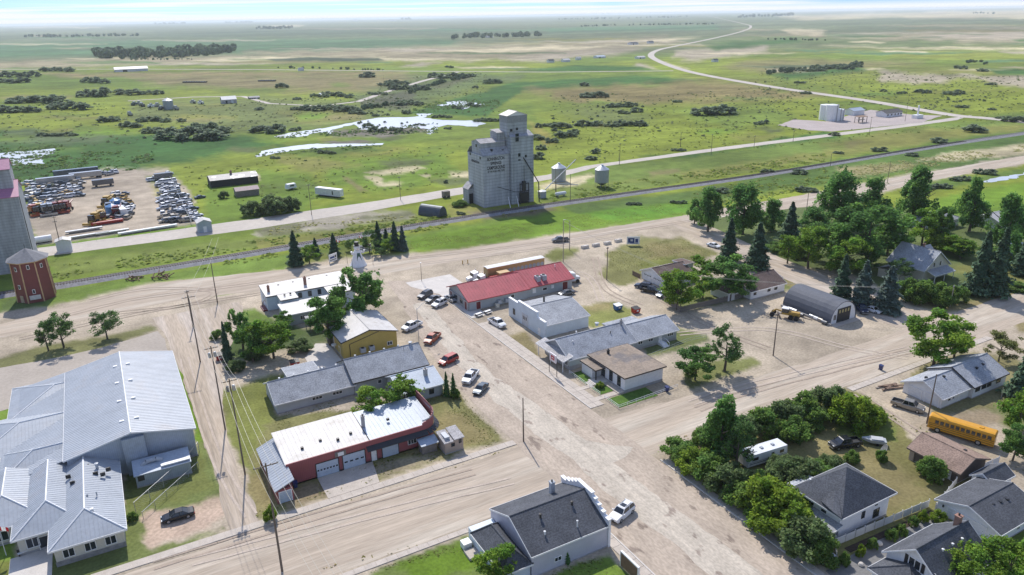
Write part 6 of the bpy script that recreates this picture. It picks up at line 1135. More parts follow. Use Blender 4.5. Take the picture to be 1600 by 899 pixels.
# highway trucks behind the restaurant
def tractor(t, x, y, pt):
    b = MB(); b.loft([[(x,y-1.15,.8),(x,y-1.15,3.2),(x,y+1.15,3.2),(x,y+1.15,.8)],[(x+1.7,y-1.15,.8),(x+1.5,y-1.15,2.9),(x+1.5,y+1.15,2.9),(x+1.7,y+1.15,.8)]]); b.loft([[(x+1.6,y-.85,.8),(x+1.6,y-.85,1.9),(x+1.6,y+.85,1.9),(x+1.6,y+.85,.8)],[(x+3.2,y-.7,.8),(x+3.1,y-.7,1.6),(x+3.1,y+.7,1.6),(x+3.2,y+.7,.8)]]); b.build('cab', pt, t)
    MB().slab([(x+1.72,y-1.0,1.95),(x+1.72,y+1.0,1.95),(x+1.55,y+1.0,2.75),(x+1.55,y-1.0,2.75)], .03).build('windshield', cgl, t); MB().box(x-3.4,y-.5,.6,x+1.6,y+.5,.85).build('frame', blk, t)
    for sx_ in (x-2.9, x-1.6, x+2.3):
        for sg in (-1, 1): MB().tube((sx_,y+sg*.75,.5),(sx_,y+sg*1.2,.5),.5,n=12).build('wheel', tyre, t)
    for sg in (-1, 1): MB().tube((x-.15,y+sg*1.0,.8),(x-.15,y+sg*1.0,3.6),.08).build('exhaust', rim, t); MB().tube((x+.3,y+sg*1.0,.75),(x+1.5,y+sg*1.0,.75),.3,n=10).build('fuel_tank', rim, t)
t = thing('grain_truck', 'long tan grain trailer with white tarp behind a white highway tractor', 'truck', (100.5, 180.0, .06)); tractor(t, -12.5, 0, CARP['white'])
for o in t.children: pass
for ch in [o for o in COL.objects if o.parent == t]: ch.rotation_euler.z = math.pi; ch.location = (-25, 0, 0)
tanp = paint('tan_trailer_panel', (.50,.33,.14), .5); MB().box(-9.6,-1.25,1.1,9.6,1.25,3.7).build('trailer_body', tanp, t); MB().loft([[(-9.7,-1.3,3.7),(-9.7,0,3.95),(-9.7,1.3,3.7)],[(9.7,-1.3,3.7),(9.7,0,3.95),(9.7,1.3,3.7)]]).build('tarp', paint('white_tarp', (.70,.70,.68), .6), t)
for k in range(10): MB().lathe([(.05,-.02),(.62,0)], 12).build('tank_end', mgr, t, loc=(-3.6+k*1.38, -1.27, 2.0)).rotation_euler.x = math.pi/2
for sx_ in (3.4, 4.7, 6.0, 7.4):
    for sg in (-1, 1): MB().tube((sx_,sg*.75,.5),(sx_,sg*1.2,.5),.5,n=12).build('wheel', tyre, t)
t = thing('flatbed_truck', 'white cab truck with red and tan crates parked nearest the restaurant roof', 'truck', (92.5, 176.6, .06)); tractor(t, -1, 0, CARP['white'])
for ch in [o for o in COL.objects if o.parent == t]: ch.rotation_euler.z = math.pi; ch.location = (-5, 0, 0)
MB().box(-2.2,-1.2,1.0,5.6,1.2,1.2).build('deck', blk, t); MB().box(-2.0,-1.15,1.21,2.2,1.15,1.9).build('rack', CARP['red'], t); MB().box(.6,-1.1,1.91,4.0,1.1,2.8).build('crate', tanp, t)
for k in range(4): MB().tube((-1.5+k*1.3,-1.18,.75),(-1.5+k*1.3,1.18,.75),.42,n=12).build('tank', mgr, t)
for sx_ in (3.4, 4.7):
    for sg in (-1, 1): MB().tube((sx_,sg*.75,.5),(sx_,sg*1.2,.5),.5,n=12).build('wheel', tyre, t)
t = thing('highway_tractor', 'white highway tractor parked at the east gable of the restaurant wing', 'truck', (111.0, 165.0, .04), -.2); tractor(t, -1, 0, CARP['white']); MB().box(-2.2,-.8,.9,-1.1,.8,1.3).build('fifth_wheel', blk, t)
# yellow tractor-loader and scrap beside the quonset
g = G(1224, 496); t = thing('road_grader', 'old yellow road grader with cab parked beside the quonset', 'grader', (g[0], g[1], .02), math.radians(118)); ym = CARP['yellow']
MB().box(-3.8,-.55,.9,-1.2,.55,1.9).build('engine', ym, t); MB().box(-1.2,-.8,1.0,.5,.8,1.5).build('cab_base', ym, t); MB().box(-1.1,-.72,1.52,.4,.72,2.5).build('cab_glass', cgl, t); MB().box(-1.2,-.8,2.52,.5,.8,2.66).build('cab_roof', wtrim, t); MB().path([(.4,0,1.5),(1.9,0,1.8),(2.7,0,1.0)], .2, 8).build('boom', ym, t); MB().obox((1.2,0), .25, 3.0, .6, .4, .25).build('blade', mat('worn_steel', (.2,.17,.14), .5, .5), t)
for sx_ in (-3.2, -1.9, 2.6):
    for sg in (-1, 1): MB().tube((sx_,sg*.75,.6),(sx_,sg*1.15,.6),.6,n=14).build('wheel', tyre, t)
for i, (x, y, m, L_, rr) in enumerate([(1238,488,'silver',2.6,.55),(1250,494,'grey',1.8,.45),(1268,497,'silver',1.2,.45),(1275,500,'white',1.2,.45),(1282,503,'gold',1.2,.45),(1288,507,'grey',1.4,.5)]):
    g = G(x, y); tag(MB().tube((-L_/2,0,rr),(L_/2,0,rr),rr,n=12).build('steel_drum', CARP[m], None, loc=(*g, .02)), ['large silver tank lying at the far end of the quonset wall','dark drum lying beside the large silver tank','silver drum in the middle of the quonset wall','white drum in the row beside the quonset wall','pewter drum in the row beside the quonset wall','dark drum nearest the quonset door'][i], 'drum').rotation_euler.z = 1.6
for i, (x, y, a) in enumerate([(1256,502,.9),(1262,499,1.9),(1236,493,.3)]): tag(MB().box(-1.1,-.08,0,1.1,.08,.14).build('scrap_beam', wood, None, loc=(*G(x, y), .03)), ['brown beam lying in front of the quonset tanks','short plank by the drum row of the quonset','plank near the yellow grader'][i], 'beam').rotation_euler.z = a
# boat under cover, satellite dish, misc on the lots
g = G(1366, 694); t = thing('covered_boat', 'grey white boat on a trailer beside the old black pickup', 'boat', (*g, .03), 2.35, None, .82); MB().loft([[(-2.2,-.9,.6),(-2.2,-.95,1.2),(-2.2,.95,1.2),(-2.2,.9,.6)],[(.8,-.8,.55),(.8,-.95,1.3),(.8,.95,1.3),(.8,.8,.55)],[(2.6,-.1,.9),(2.6,-.15,1.3),(2.6,.15,1.3),(2.6,.1,.9)]]).build('hull', paint('boat_shell', (.40,.42,.43), .5), t); MB().box(-1.6,-.75,1.28,.8,.75,1.5).build('cover', paint('boat_cover', (.46,.47,.48), .7), t); 
for sg in (-1, 1): MB().tube((-.5,sg*.8,.3),(-.5,sg*1.0,.3),.3,n=12).build('wheel', tyre, t)
g = G(1378, 718); t = thing('satellite_dish', 'large tilted mesh satellite dish on a post in the dry lawn', 'satellite dish', (*g, 0), 0, None, .85); MB().tube((0,0,0),(0,0,1.5),.09).build('post', rim, t); q = MB().lathe([(.05,-.28),(.7,-.2),(1.25,-.02),(1.5,.12),(1.42,.12),(1.2,.02),(.68,-.14),(.05,-.2)], 20).build('dish', mat('mesh_dish', (.26,.26,.255), .6, .3), t, loc=(.1,0,1.9)); q.rotation_euler = (.25, 1.15, 2.6)
# waste bins
def bin_(kind, x, y, colour, label):
    t = thing(kind, label, 'waste bin', (*G(x, y), .03)); m = paint(colour[0], colour[1], .5)
    if kind == 'dumpster':
        MB().loft([[(-.85,-.7,.12),(.85,-.7,.12),(.85,.7,.12),(-.85,.7,.12)],[(-.95,-.85,1.25),(.95,-.85,1.25),(.95,.75,1.45),(-.95,.75,1.45)]]).build('body', m, t); MB().slab([(-1,-.9,1.32),(1,-.9,1.32),(1,.8,1.54),(-1,.8,1.54)], .05).build('lid', blk if colour[0] != 'dumpster_blue' else wtrim, t); MB().box(-.3,-.86,.6,.3,-.83,1.0).build('label_plate', wtrim, t)
    else:
        MB().loft([[(-.26,-.26,.05),(.26,-.26,.05),(.26,.26,.05),(-.26,.26,.05)],[(-.34,-.36,1.0),(.34,-.36,1.0),(.34,.36,1.0),(-.34,.36,1.0)]]).build('body', m, t); MB().slab([(-.37,-.42,1.04),(.37,-.42,1.04),(.37,.4,1.14),(-.37,.4,1.14)], .06).build('lid', m, t)
        for sg in (-1, 1): MB().tube((sg*.3,.32,.1),(sg*.36,.32,.1),.1,n=8).build('wheel', blk, t)
DB, DR, CB = ('dumpster_blue', (.03,.13,.36)), ('dumpster_red', (.42,.03,.03)), ('cart_blue', (.02,.035,.14))
bin_('dumpster', 965, 484, DB, 'blue dumpster with white lid behind the store'); bin_('dumpster', 993, 489, DR, 'red dumpster behind the store annex'); bin_('dumpster', 461, 573, DR, 'red dumpster on the concrete patio slab'); bin_('dumpster', 345, 562, DR, 'red dumpster beside the alley poles')
for x, y, l in ((1042,612,'dark blue cart bin at the post office corner'),(1376,578,'dark blue cart bin on the cross street verge'),(1466,636,'blue cart bin at the long garage corner'),(1473,634,'second blue cart bin at the long garage corner'),(1292,880,'left blue cart bin at the street end of the white fence'),(1299,877,'right blue cart bin at the street end of the white fence'),(462,762,'blue cart bin at the red garage wall'),(1185,453,'blue cart bin at the bungalow wall'),(768,838,'white cart bin beside the store lean-to')): bin_('cart_bin', x, y, CB if 'white' not in l else ('cart_white', (.7,.7,.7)), l)
for k, (x, y, l) in enumerate([(748,494,'left white picnic table outside the restaurant'),(762,490,'right white picnic table outside the restaurant')]):
    t = thing('picnic_table', l, 'table', (*G(x, y), .03), .2); MB().box(-.95,-.38,.7,.95,.38,.76).build('top', wtrim, t)
    for sg in (-1, 1): MB().box(-.95,sg*.75-.14,.42,.95,sg*.75+.14,.46).build('bench', wtrim, t); MB().box(sg*.7-.04,-.7,0,sg*.7+.04,.7,.7).build('leg_frame', wood, t)
for k, (x, y, l) in enumerate([(914,388,'leftmost of four concrete blocks by the lawn sign'),(931,385,'second of four concrete blocks by the lawn sign'),(949,382,'third of four concrete blocks by the lawn sign'),(966,378,'concrete block nearest the lawn sign')]): tag(MB().box(-1.3,-.5,0,1.3,.5,.9).box(-1.0,-.2,.9,-.6,.2,1.0).box(.6,-.2,.9,1.0,.2,1.0).build('concrete_block', concw, None, loc=(*G(x, y), .02)), l, 'block')

# ------------------------------------------------------------------ poles, wires, fences, signs
polem = mat('weathered_pole', (.16,.125,.10), .9, var=.2, world=True); polel = mat('pale_pole', (.36,.31,.26), .85, var=.12); gstl = mat('galvanised_steel', (.42,.43,.44), .45, .6); insul = mat('grey_insulator', (.45,.47,.50), .3)
PT = {}
def pole(x, y, ty, label, arm=0, lamp=None, trafo=0, m=None, name='power_pole', armdir=0.0, key=None, r=.15):
    g = G(x, y); H_ = rise(x, y, ty); t = thing(name, label, 'pole' if name != 'street_lamp' else 'street lamp', (*g, 0)); pm = m or polem
    MB().tube((0,0,-.3),(0,0,H_),r,r*.62,8).build('post', pm, t); c, s = math.cos(armdir), math.sin(armdir)
    if arm:
        o = MB().obox((0,.0), arm, .11, .13, armdir, H_-.5).build('crossarm', pm, t)
        for q in (-.46, -.2, .2, .46): MB().lathe([(.03,H_-.37),(.07,H_-.3),(.07,H_-.18),(.02,H_-.12)], 7, (c*arm*q, s*arm*q)).build('insulator', insul, o)
    for k in range(trafo): MB().lathe([(.26,H_-2.1),(.26,H_-1.2),(.1,H_-1.1)], 12, (c*(.45 if k % 2 else -.45), s*(.45 if k % 2 else -.45)-.2)).build('transformer', gstl, t)
    if lamp:
        dx, dy = lamp; MB().path([(0,0,H_-.3),(dx*.5,dy*.5,H_+.35),(dx,dy,H_+.45)], .045, 6).build('lamp_arm', gstl, t); MB().obox((dx*1.15,dy*1.15), .75, .26, .14, math.atan2(dy, dx), H_+.36).build('lamp_head', gstl, t)
    PT[key or label] = (g[0], g[1], H_, arm, c, s); return t
pole(818,690,622,'plain wooden pole at the street corner by the intersection'); pole(1208,556,488,'wooden pole with one crossarm standing alone in the gravel lot', 2.2); pole(441,893,724,'large power pole with crossarm at the bottom of the alley', 3.2, trafo=0, key='a', r=.17)
pole(383,742,592,'power pole with two grey transformers on the alley edge', 2.4, trafo=3, key='b'); pole(352,672,541,'power pole with three transformers at the first alley bend', 2.4, trafo=2, key='c'); pole(313,566,462,'tall dark power pole with crossarm at the head of the alley', 2.8, key='d'); pole(302,512,454,'thin dark pole behind the tall alley pole', 1.0); pole(340,474,411,'thin pole on the small grass island in the front street')
pole(948,438,386,'dark pole on the gravel behind the restaurant', .8, key='f'); pole(880,410,345,'pale pole beside the restaurant drive, nearer of two', 0, m=polel, key='g'); pole(890,391,345,'pale pole with lamp by the front street, farther of two', 0, (-1.6,.4), m=polel)
pole(1063,478,428,'pale pole with transformer at the plank fence corner', 1.2, trafo=1, m=polel, key='h'); pole(1484,480,446,'pale leaning pole in front of the farmhouse hedge', .5, m=polel); pole(1448,662,585,'dark wooden pole in the lane in front of the bus', 0); pole(1590,712,650,'pale pole at the right edge beside the bus', 0, m=polel); pole(1564,622,606,'thin pale post behind the long white workshop', 0, m=polel, r=.07)
pole(655,540,482,'street lamp with curved arm on the main street', 0, (3.4,2.0), name='street_lamp', m=gstl, r=.1); pole(659,440,413,'short lamp post at the park crossing', 0, (.01,.01), name='street_lamp', m=darkm, r=.08); pole(543,412,393,'thin flag post left of the snowman', 0, m=darkm, r=.06); pole(551,420,405,'dark post by the snowman lawn', 0, m=darkm, r=.08); pole(583,414,398,'thin post right of the snowman lawn', 0, m=darkm, r=.06)
for x, y, ty, l in [(487,336,288,'power pole beside the willow clump'),(626,313,276,'power pole by the back road turnout'),(92,373,338,'power pole behind the salvage sheds'),(97,395,345,'dark power pole on the salvage yard front'),(868,300,262,'pole left of the near grain bin'),(891,317,272,'thin dark pole between the two grain bins'),(869,308,285,'short pole beside the white propane tank'),(968,258,224,'power pole on the gravel road, first right of the bins'),(967,252,240,'short pole on the gravel road'),(1111,242,210,'power pole on the gravel road, second right of the bins'),(1063,230,208,'thin far pole behind the gravel road'),(1178,232,212,'power pole along the gravel road before the tank yard'),(1239,222,204,'power pole nearest the tank yard'),(1358,212,183,'power pole in front of the tank yard building'),(1414,190,148,'tall thin mast beside the tank yard office'),(1386,288,252,'dark pole behind the grove by the side road'),(1260,330,298,'leaning dark pole behind the grove edge'),(1297,260,240,'thin pole along the railway'),(916,203,194,'thin pole in the pasture'),(600,132,118,'thin far pole on the farm track')]: pole(x, y, ty, l, 1.2 if 'power' in l else 0, r=.13)
wm = mat('pale_wire', (.50,.47,.38), .5); 
def wires(a, b, offs, label, sag=.9):
    p, q = PT[a], PT[b]; t = thing('power_lines', label, 'power lines', (p[0], p[1], p[2]))
    for o in offs:
        u = (p[0]+p[4]*p[3]*o, p[1]+p[5]*p[3]*o, p[2]-.15); v = (q[0]+q[4]*q[3]*o, q[1]+q[5]*q[3]*o, q[2]-.15); L_ = [tuple(u[i]+(v[i]-u[i])*k/10-(p[i])-(sag*4*(k/10)*(1-k/10) if i == 2 else 0) for i in range(3)) for k in range(11)]
        MB().path(L_, .022, 4).build('wire', wm, t)
PT['z'] = (15.0, 62.0, 11.0, 3.2, 1, 0); PT['y'] = (205, 160, 9, 1.2, 1, 0); PT['x'] = (26, 235, 9.5, 2.0, 1, 0)
wires('a','z',(-.46,-.2,.2,.46),'pale wires running out of frame over the cross street'); wires('b','a',(-.46,-.2,.2,.46),'pale wires over the weedy lawn beside the alley'); wires('c','b',(-.46,-.2,.2,.46),'pale wires between the two transformer poles'); wires('d','c',(-.46,.0,.46),'pale wires at the head of the alley'); wires('d','x',(-.46,.46),'thin wires over the front street by the alley'); wires('h','g',(-.4,.4),'thin wires over the gravel behind the restaurant'); 
PT['w'] = (160, 103, 8.5, 1.2, 1, 0); wires('h','w',(-.45,0,.45),'pale wires over the gravel lot by the plank fence', .6)
# plank fence with separate boards
def board_fence(pts, h, label, m, bw=.32, gap=.03, name='plank_fence', postm=None, ps=2.4):
    g0 = pts[0]; t = thing(name, label, 'fence', (*g0, 0)); 
    for a, b in zip(pts, pts[1:]):
        L_ = math.dist(a, b); an = math.atan2(b[1]-a[1], b[0]-a[0]); n = max(1, int(L_/(bw+gap))); pm = MB().box(-bw/2,-.015,.06,bw/2,.015,h).mesh('board', m)
        for k in range(n):
            f_ = (k+.5)/n; o = put('board', pm, t, (a[0]+(b[0]-a[0])*f_-g0[0], a[1]+(b[1]-a[1])*f_-g0[1], random.uniform(-.03, .03)), an)
        k = max(1, int(L_/ps)); pp = MB().box(-.06,-.06,-.1,.06,.06,h+.08).mesh('post', postm or m)
        for j in range(k+1): put('post', pp, t, (a[0]+(b[0]-a[0])*j/k-g0[0]-math.sin(an)*.08, a[1]+(b[1]-a[1])*j/k-g0[1]+math.cos(an)*.08, 0), an)
    return t
board_fence([G(1036,470), G(1063,488), G(1120,475), G(1176,462), G(1176,455)], 1.5, 'weathered grey plank fence round the bungalow yard', wood, .42); board_fence([G(988,430), G(1000,436)], 1.4, 'short brown plank fence at the double garage corner', mat('brown_planks', (.21,.14,.10), .9, var=.2), .35)
vin = mat('white_vinyl', (.76,.75,.74), .45, var=.03)
board_fence([(81.2,52.9),(101.0,51.6)], 1.35, 'white vinyl panel fence along the charcoal driveway', vin, 1.75, .09, 'vinyl_fence', vin, 1.84); board_fence([(101.2,50.6),(112,53.4),(122,52.8)], 1.3, 'white vinyl fence behind the detached garage', vin, 1.75, .09, 'vinyl_fence', vin, 1.84); board_fence([(99.0,40.5),(101.2,40.6)], 1.2, 'short white fence beside the garage corner', vin, 1.0, .08, 'vinyl_fence', vin, 1.1); board_fence([(78.3,50.2),(81.2,52.8)], .8, 'low white fence round the blue bins', vin, 1.0, .08, 'vinyl_fence', vin, 1.1)
def rail_fence(pts, h, label, m, rails=(1.0,), ps=2.5, r=.045, mesh=False, name='rail_fence'):
    g0 = pts[0]; t = thing(name, label, 'fence', (*g0, 0)); 
    for a, b in zip(pts, pts[1:]):
        A = (a[0]-g0[0], a[1]-g0[1]); B = (b[0]-g0[0], b[1]-g0[1])
        for f_ in rails: MB().tube((*A, h*f_), (*B, h*f_), r, n=6).build('rail', m, t)
        k = max(1, round(math.dist(a, b)/ps)); pp = MB().tube((0,0,-.1),(0,0,h+.05),r*1.1,n=6).mesh('post', m)
        for j in range(k+(b == pts[-1])): put('post', pp, t, (A[0]+(B[0]-A[0])*j/k, A[1]+(B[1]-A[1])*j/k, 0))
        if mesh:
            w = MB(); L_ = math.dist(A, B); n = int(L_/.45); dx, dy = (B[0]-A[0])/L_, (B[1]-A[1])/L_
            for j in range(-2, n):
                for d in (1, -1):
                    s0 = max(0, j*.45) if d > 0 else min(L_, (j+3)*.45); s1 = min(L_, max(0, s0+d*h)); 
                    w.tube((A[0]+dx*s0, A[1]+dy*s0, .05), (A[0]+dx*s1, A[1]+dy*s1, .05+abs(s1-s0)), .008, n=3, cap=False)
            stuff(w.build('wire_mesh', m, t))
    return t
rail_fence([(-5.5,113.0),(3.5,123.0),(5.6,126.5)], 1.9, 'tall chain link fence with pale top rail beside the school', mat('pale_fence_pipe', (.52,.52,.50), .45, .4), (1.0,), 3, .05, True, 'chain_link_fence'); rail_fence([(-4.6,110.8),(4.8,121.0)], 1.2, 'second chain link fence line on the school lawn', gstl, (1.0,), 3, .04, True, 'chain_link_fence')
for p, l in (([(78.6,117.6),(78.6,111.4)],'white pipe rail along the first office lawn'),([(78.6,110.0),(78.6,106.4)],'white pipe rail along the second office lawn'),([(78.6,104.8),(78.6,100.2),(94,100.9)],'white pipe rail round the corner office lawn')): rail_fence(p, .8, l, wtrim, (.55, 1.0), 2.2, .035)
rail_fence([G(300,352), G(262,272)], 1.8, 'wire fence on the east side of the salvage yard', gstl, (.5, 1.0), 5, .04); rail_fence([G(60,388), G(180,372), G(316,354)], 1.4, 'wire fence on the road side of the salvage yard', gstl, (1.0,), 6, .04); rail_fence([(97.6,114.5),(110.5,116.5),(116,116.0)], 1.1, 'thin wire fence behind the store annex', gstl, (.5, 1.0), 4, .03); rail_fence([(99.4,99.6),(99.2,104)], 1.1, 'wire fence at the post office corner', gstl, (.6, 1.0), 2, .03)
rail_fence([G(40,450),G(60,448)], .8, 'low rail beside the water tower', wood, (1.0,), 2, .06)
for nm, (x0, y0, x1, y1) in (('office_lawn',(78.9,111.6,83.2,117.4)),('office_lawn',(78.9,106.6,82.0,109.8)),('office_lawn',(78.9,100.4,88.5,104.4))):
    v, f_ = tess(ragged([(x0,y0),(x1,y0),(x1,y1),(x0,y1)], .12, .8), .03); struct(MB().prism([(x0,y0),(x1,y0),(x1,y1),(x0,y1)], -.1, .06).build(nm, mat('mown_lawn', (.085,.155,.030), .95, var=.2, scale=.8, fine=.25, bump=.6, bscale=6, world=True, spec=.1)))
struct(MB().box(76.9,110.1,-.1,82.6,111.3,.075).build('office_walk', conc)); struct(MB().box(76.9,104.9,-.1,82.6,106.2,.075).build('office_walk', conc))
struct(MB().prism([G(1290,893), G(1340,862), G(1452,800), G(1480,812), G(1500,830), G(1380,899), G(1330,925)], -.05, .04).build('driveway', mat('charcoal_paving', (.19,.185,.18), .9, var=.1, world=True))); struct(MB().prism([(85.5,44.8),(101,45.2),(101,41.6),(93.4,41),(93.4,46.6),(86,46.6)], -.05, .06).build('garage_apron', concw))
b_ = MB().prism([(82.0,51.9),(100.4,50.9),(100.4,49.9),(82.0,50.9)], -.05, .10); struct(b_.build('flower_bed', mat('dark_mulch', (.055,.035,.025), .95, var=.3, fine=.3, world=True)))
for x, y, s, l in ((1373,851,.55,'white rock in the mulch bed along the white fence'),(1345,884,.4,'grey rock at the street end of the driveway'),(1470,750,.5,'white tub beside the brown garage')): tag(MB().lathe([(s*.8,0),(s,.15),(s*.7,.4),(s*.2,.48)], 9).build('garden_rock', concw, None, loc=(*G(x, y), .05)), l, 'rock')
# signs
def sign(x, y, w, h, z0, label, parts, rz=0.0, back=None, posts=True, texts=()):
    t = thing('sign', label, 'sign', (*G(x, y), 0), rz); MB().box(-w/2,-.06,z0,w/2,.06,z0+h).build('panel', back or wtrim, t)
    if posts:
        for sx_ in (-w/2+.15, w/2-.15): MB().box(sx_-.06,.065,-.1,sx_+.06,.19,z0+h).build('post', wood, t)
    for x0, z, x1, z1, m in parts: MB().box(x0,-.085,z,x1,-.062,z1).build('printed_patch', m, t)
    return t
navy = paint('navy_print', (.02,.05,.20), .5); red = paint('red_print', (.50,.03,.04), .5)
t = thing('sign', 'red and white shop sign on two dark posts in front of the store', 'sign', (*G(870,590), 0)); 
for y in (0, 3.0): MB().tube((0,y,0),(0,y,3.4),.07).build('post', darkm, t)
MB().box(-.12,.2,3.1,.12,2.7,4.9).build('panel', paint('pink_white_sign', (.75,.68,.68), .5), t); MB().box(-.15,.8,3.6,-.122,2.1,4.5).build('emblem', red, t); MB().box(-.16,1.1,3.95,-.152,1.8,4.15).build('stripe', wtrim, t)
sign(989,384,4.2,2.6,.5,'white lawn sign with blue emblem at the street bend', [(-1.7,1.0,.4,2.6,navy),(-.9,1.5,-.1,2.2,wtrim),(.7,1.1,1.6,2.3,navy),(-1.0,.75,1.6,.95,navy)], -.55)
sign(571,396,4.6,2.4,.5,'white notice board with dark lines beside the snowman', [(-2.1,.9,2.1,1.1,darkm),(-2.1,1.5,2.1,1.7,darkm),(-2.1,2.1,2.1,2.3,darkm),(-.8,.6,-.6,2.8,navy)], .1); sign(521,410,3.4,2.4,.4,'white information sign under the lone park spruce', [(-1.3,.8,1.3,1.0,darkm),(-1.3,1.4,.6,2.0,navy),(.8,1.4,1.3,2.2,darkm)], .5)
t = thing('community_notice_board', 'brown notice board with white frame beside the corner store', 'notice board', (*G(984,899), 0)); MB().box(-.12,-1.7,.3,.12,1.9,2.5).build('panel', mat('brown_board', (.20,.12,.08), .8), t); 
for a in ((-.16,-1.85,.2,.16,-1.702,2.7),(-.16,1.902,.2,.16,2.05,2.7),(-.16,-1.7,2.502,.16,1.9,2.7)): MB().box(*a).build('frame', wtrim, t)
# snowman statue in the park: white skirted body, green scarf panel, black hat
t = thing('snowman_statue', 'giant white snowman statue with black hat and dark green panel in the park', 'statue', (*G(560,415), 0), 0, None, .8); sw = paint('white_statue_paint', (.76,.76,.75), .5)
MB().lathe([(3.3,0),(3.35,.3),(2.9,1.0),(2.3,2.4),(1.75,4.0),(1.35,5.4),(1.05,6.2)], 24).build('body', sw, t); MB().lathe([(.5,6.1),(1.0,6.5),(1.2,7.1),(1.05,7.8),(.6,8.2)], 18).build('head', sw, t); o = MB().lathe([(1.35,8.1),(1.35,8.22)], 18).build('hat_brim', darkm, t); MB().lathe([(.85,8.22),(.85,9.5),(.8,9.55)], 18).build('hat', darkm, t)
MB().slab([(-.95,-2.05,2.6),(.95,-2.05,2.6),(.55,-1.42,5.4),(-.55,-1.42,5.4)], .25).build('scarf_panel', paint('dark_green_panel', (.03,.09,.06), .5), t)
for sg in (-1, 1): MB().path([(sg*1.2,-.1,5.6),(sg*2.2,-.6,5.0),(sg*2.5,-.9,6.2)], .36, 8).build('arm', sw, t)
for sg in (-1, 1): MB().lathe([(.02,-.06),(.12,0),(.02,.06)], 8).build('eye', darkm, t, loc=(sg*.38,-1.05,7.3))
MB().tube((0,-1.1,7.05),(0,-1.75,6.95),.14,.02).build('nose', paint('carrot_orange', (.6,.2,.03), .5), t)
def flag(x, y, ty, label, both=True):
    g = G(x, y); H_ = rise(x, y, ty); t = thing('flag', label, 'flag', (*g, 0)); MB().tube((0,0,0),(0,0,H_),.06,.035).build('pole', wtrim, t)
    for a, b, m in ((0,.3,red),(.3,.8,wtrim),(.8,1.1,red)): MB().slab([(a+.06,-a*.1,H_-.8-a*.5),(b+.06,-b*.1,H_-.8-b*.5),(b+.06,-b*.1,H_-.1-b*.5),(a+.06,-a*.1,H_-.1-a*.5)], .02).build('flag_cloth', m, t)
flag(562,388,368,'white and red flag on a pole behind the snowman'); flag(527,398,374,'red and white flag beside the lone park spruce'); flag(10,868,822,'red and white maple leaf flag at the school entrance')
t = thing('bench', 'white garden bench on the school entrance slab', 'bench', (*G(40,866), .1), .3); MB().box(-.9,-.25,.42,.9,.25,.48).build('seat', wtrim, t); MB().box(-.9,.2,.5,.9,.26,.95).build('backrest', darkm, t)
for sg in (-1, 1): MB().box(sg*.75-.05,-.22,0,sg*.75+.05,.22,.418).build('leg', darkm, t)
struct(MB().prism([(-22,104),(-16.7,103.5),(-16.7,110.4),(-22,110.4)], -.05, .07).build('entrance_slab', concw)); struct(MB().prism([(-22.5,90),(-19.5,90),(-19.5,103.9),(-22.5,103.9)], -.05, .06).build('entrance_walk', concw))
for i, (x, y, s) in enumerate([(208,437,1.0),(252,434,1.25)]):
    g = G(x, y); t = thing('scrap_heap', ['smaller heap of rusty scrap beside the railway','larger heap of rusty scrap beside the railway'][i], 'scrap heap', (*g, 0)); rs = mat('rusty_scrap', (.17,.095,.07), .9, var=.3, fine=.2)
    for k in range(16): a = random.random()*6.3; r = random.random()*2.2*s; z = max(.1, 1.6*s*(1-r/2.6/s)); MB().obox((r*math.cos(a), r*math.sin(a)), random.uniform(1.5, 3.2)*s, .22, .22, random.random()*3.1, z*random.random(), random.uniform(-.4, .4)).build('rusty_beam', rs, t)
g = G(778, 466)
for i, (x, y) in enumerate([(723,413),(731,412)]): tag(MB().tube((0,0,0),(0,0,1.2),.15).build('bollard', CARP['yellow'], None, loc=(*G(x, y), .03)), ['left yellow bollard ahead of the trucks','right yellow bollard ahead of the trucks'][i], 'bollard')
g = G(1390, 605)
for k in range(9): tag(MB().box(-2.2,-.16,0,2.2,.16,.16).build('lumber', [wood, MATS['brown_planks']][k % 2], None, loc=(g[0]+(k % 3)*.5-.5+random.uniform(-.3,.3), g[1]-1+(k//3)*.75, .03+.17*(k % 2))), 'loose board in the timber pile beside the long garage', 'lumber', 'boards in the timber pile').rotation_euler.z = -.2+random.uniform(-.25,.25)

# ------------------------------------------------------------------ grain bins, tanks and outlying sheds
corr = mat('corrugated_bin_steel', (.36,.40,.45), .4, .5, var=.08, stripe=('Z', .35, .25)); binr = mat('bin_roof_steel', (.50,.52,.54), .4, .4, var=.06)
def grain_bin(x, y, r, h, label, hopper=True, rh=1.8):
    t = thing('grain_bin', label, 'grain bin', (*G(x, y), 0)); z = 2.2 if hopper else .1
    MB().lathe([(r,z),(r,z+h)], 24).build('wall', corr, t); MB().lathe([(r*1.04,z+h),(r*.18,z+h+rh),(r*.18,z+h+rh+.3)], 24).build('roof', binr, t)
    if hopper:
        MB().lathe([(.3,.5),(r*.98,z-.01)], 20).build('hopper', corr, t)
        for k in range(8): a = k*math.pi/4; MB().tube((r*.97*math.cos(a),r*.97*math.sin(a),0),(r*.97*math.cos(a),r*.97*math.sin(a),z+.3),.08).build('leg', gstl, t)
    MB().tube((-r*.6,-r*.82,z),(-r*.6,-r*.82,z+h),.05).build('ladder', gstl, t); return t
grain_bin(873,283,3.3,6.2,'near round steel grain bin beside the big elevator', False); grain_bin(940,292,3.1,5.6,'hopper bottom steel grain bin standing on legs right of the elevator')
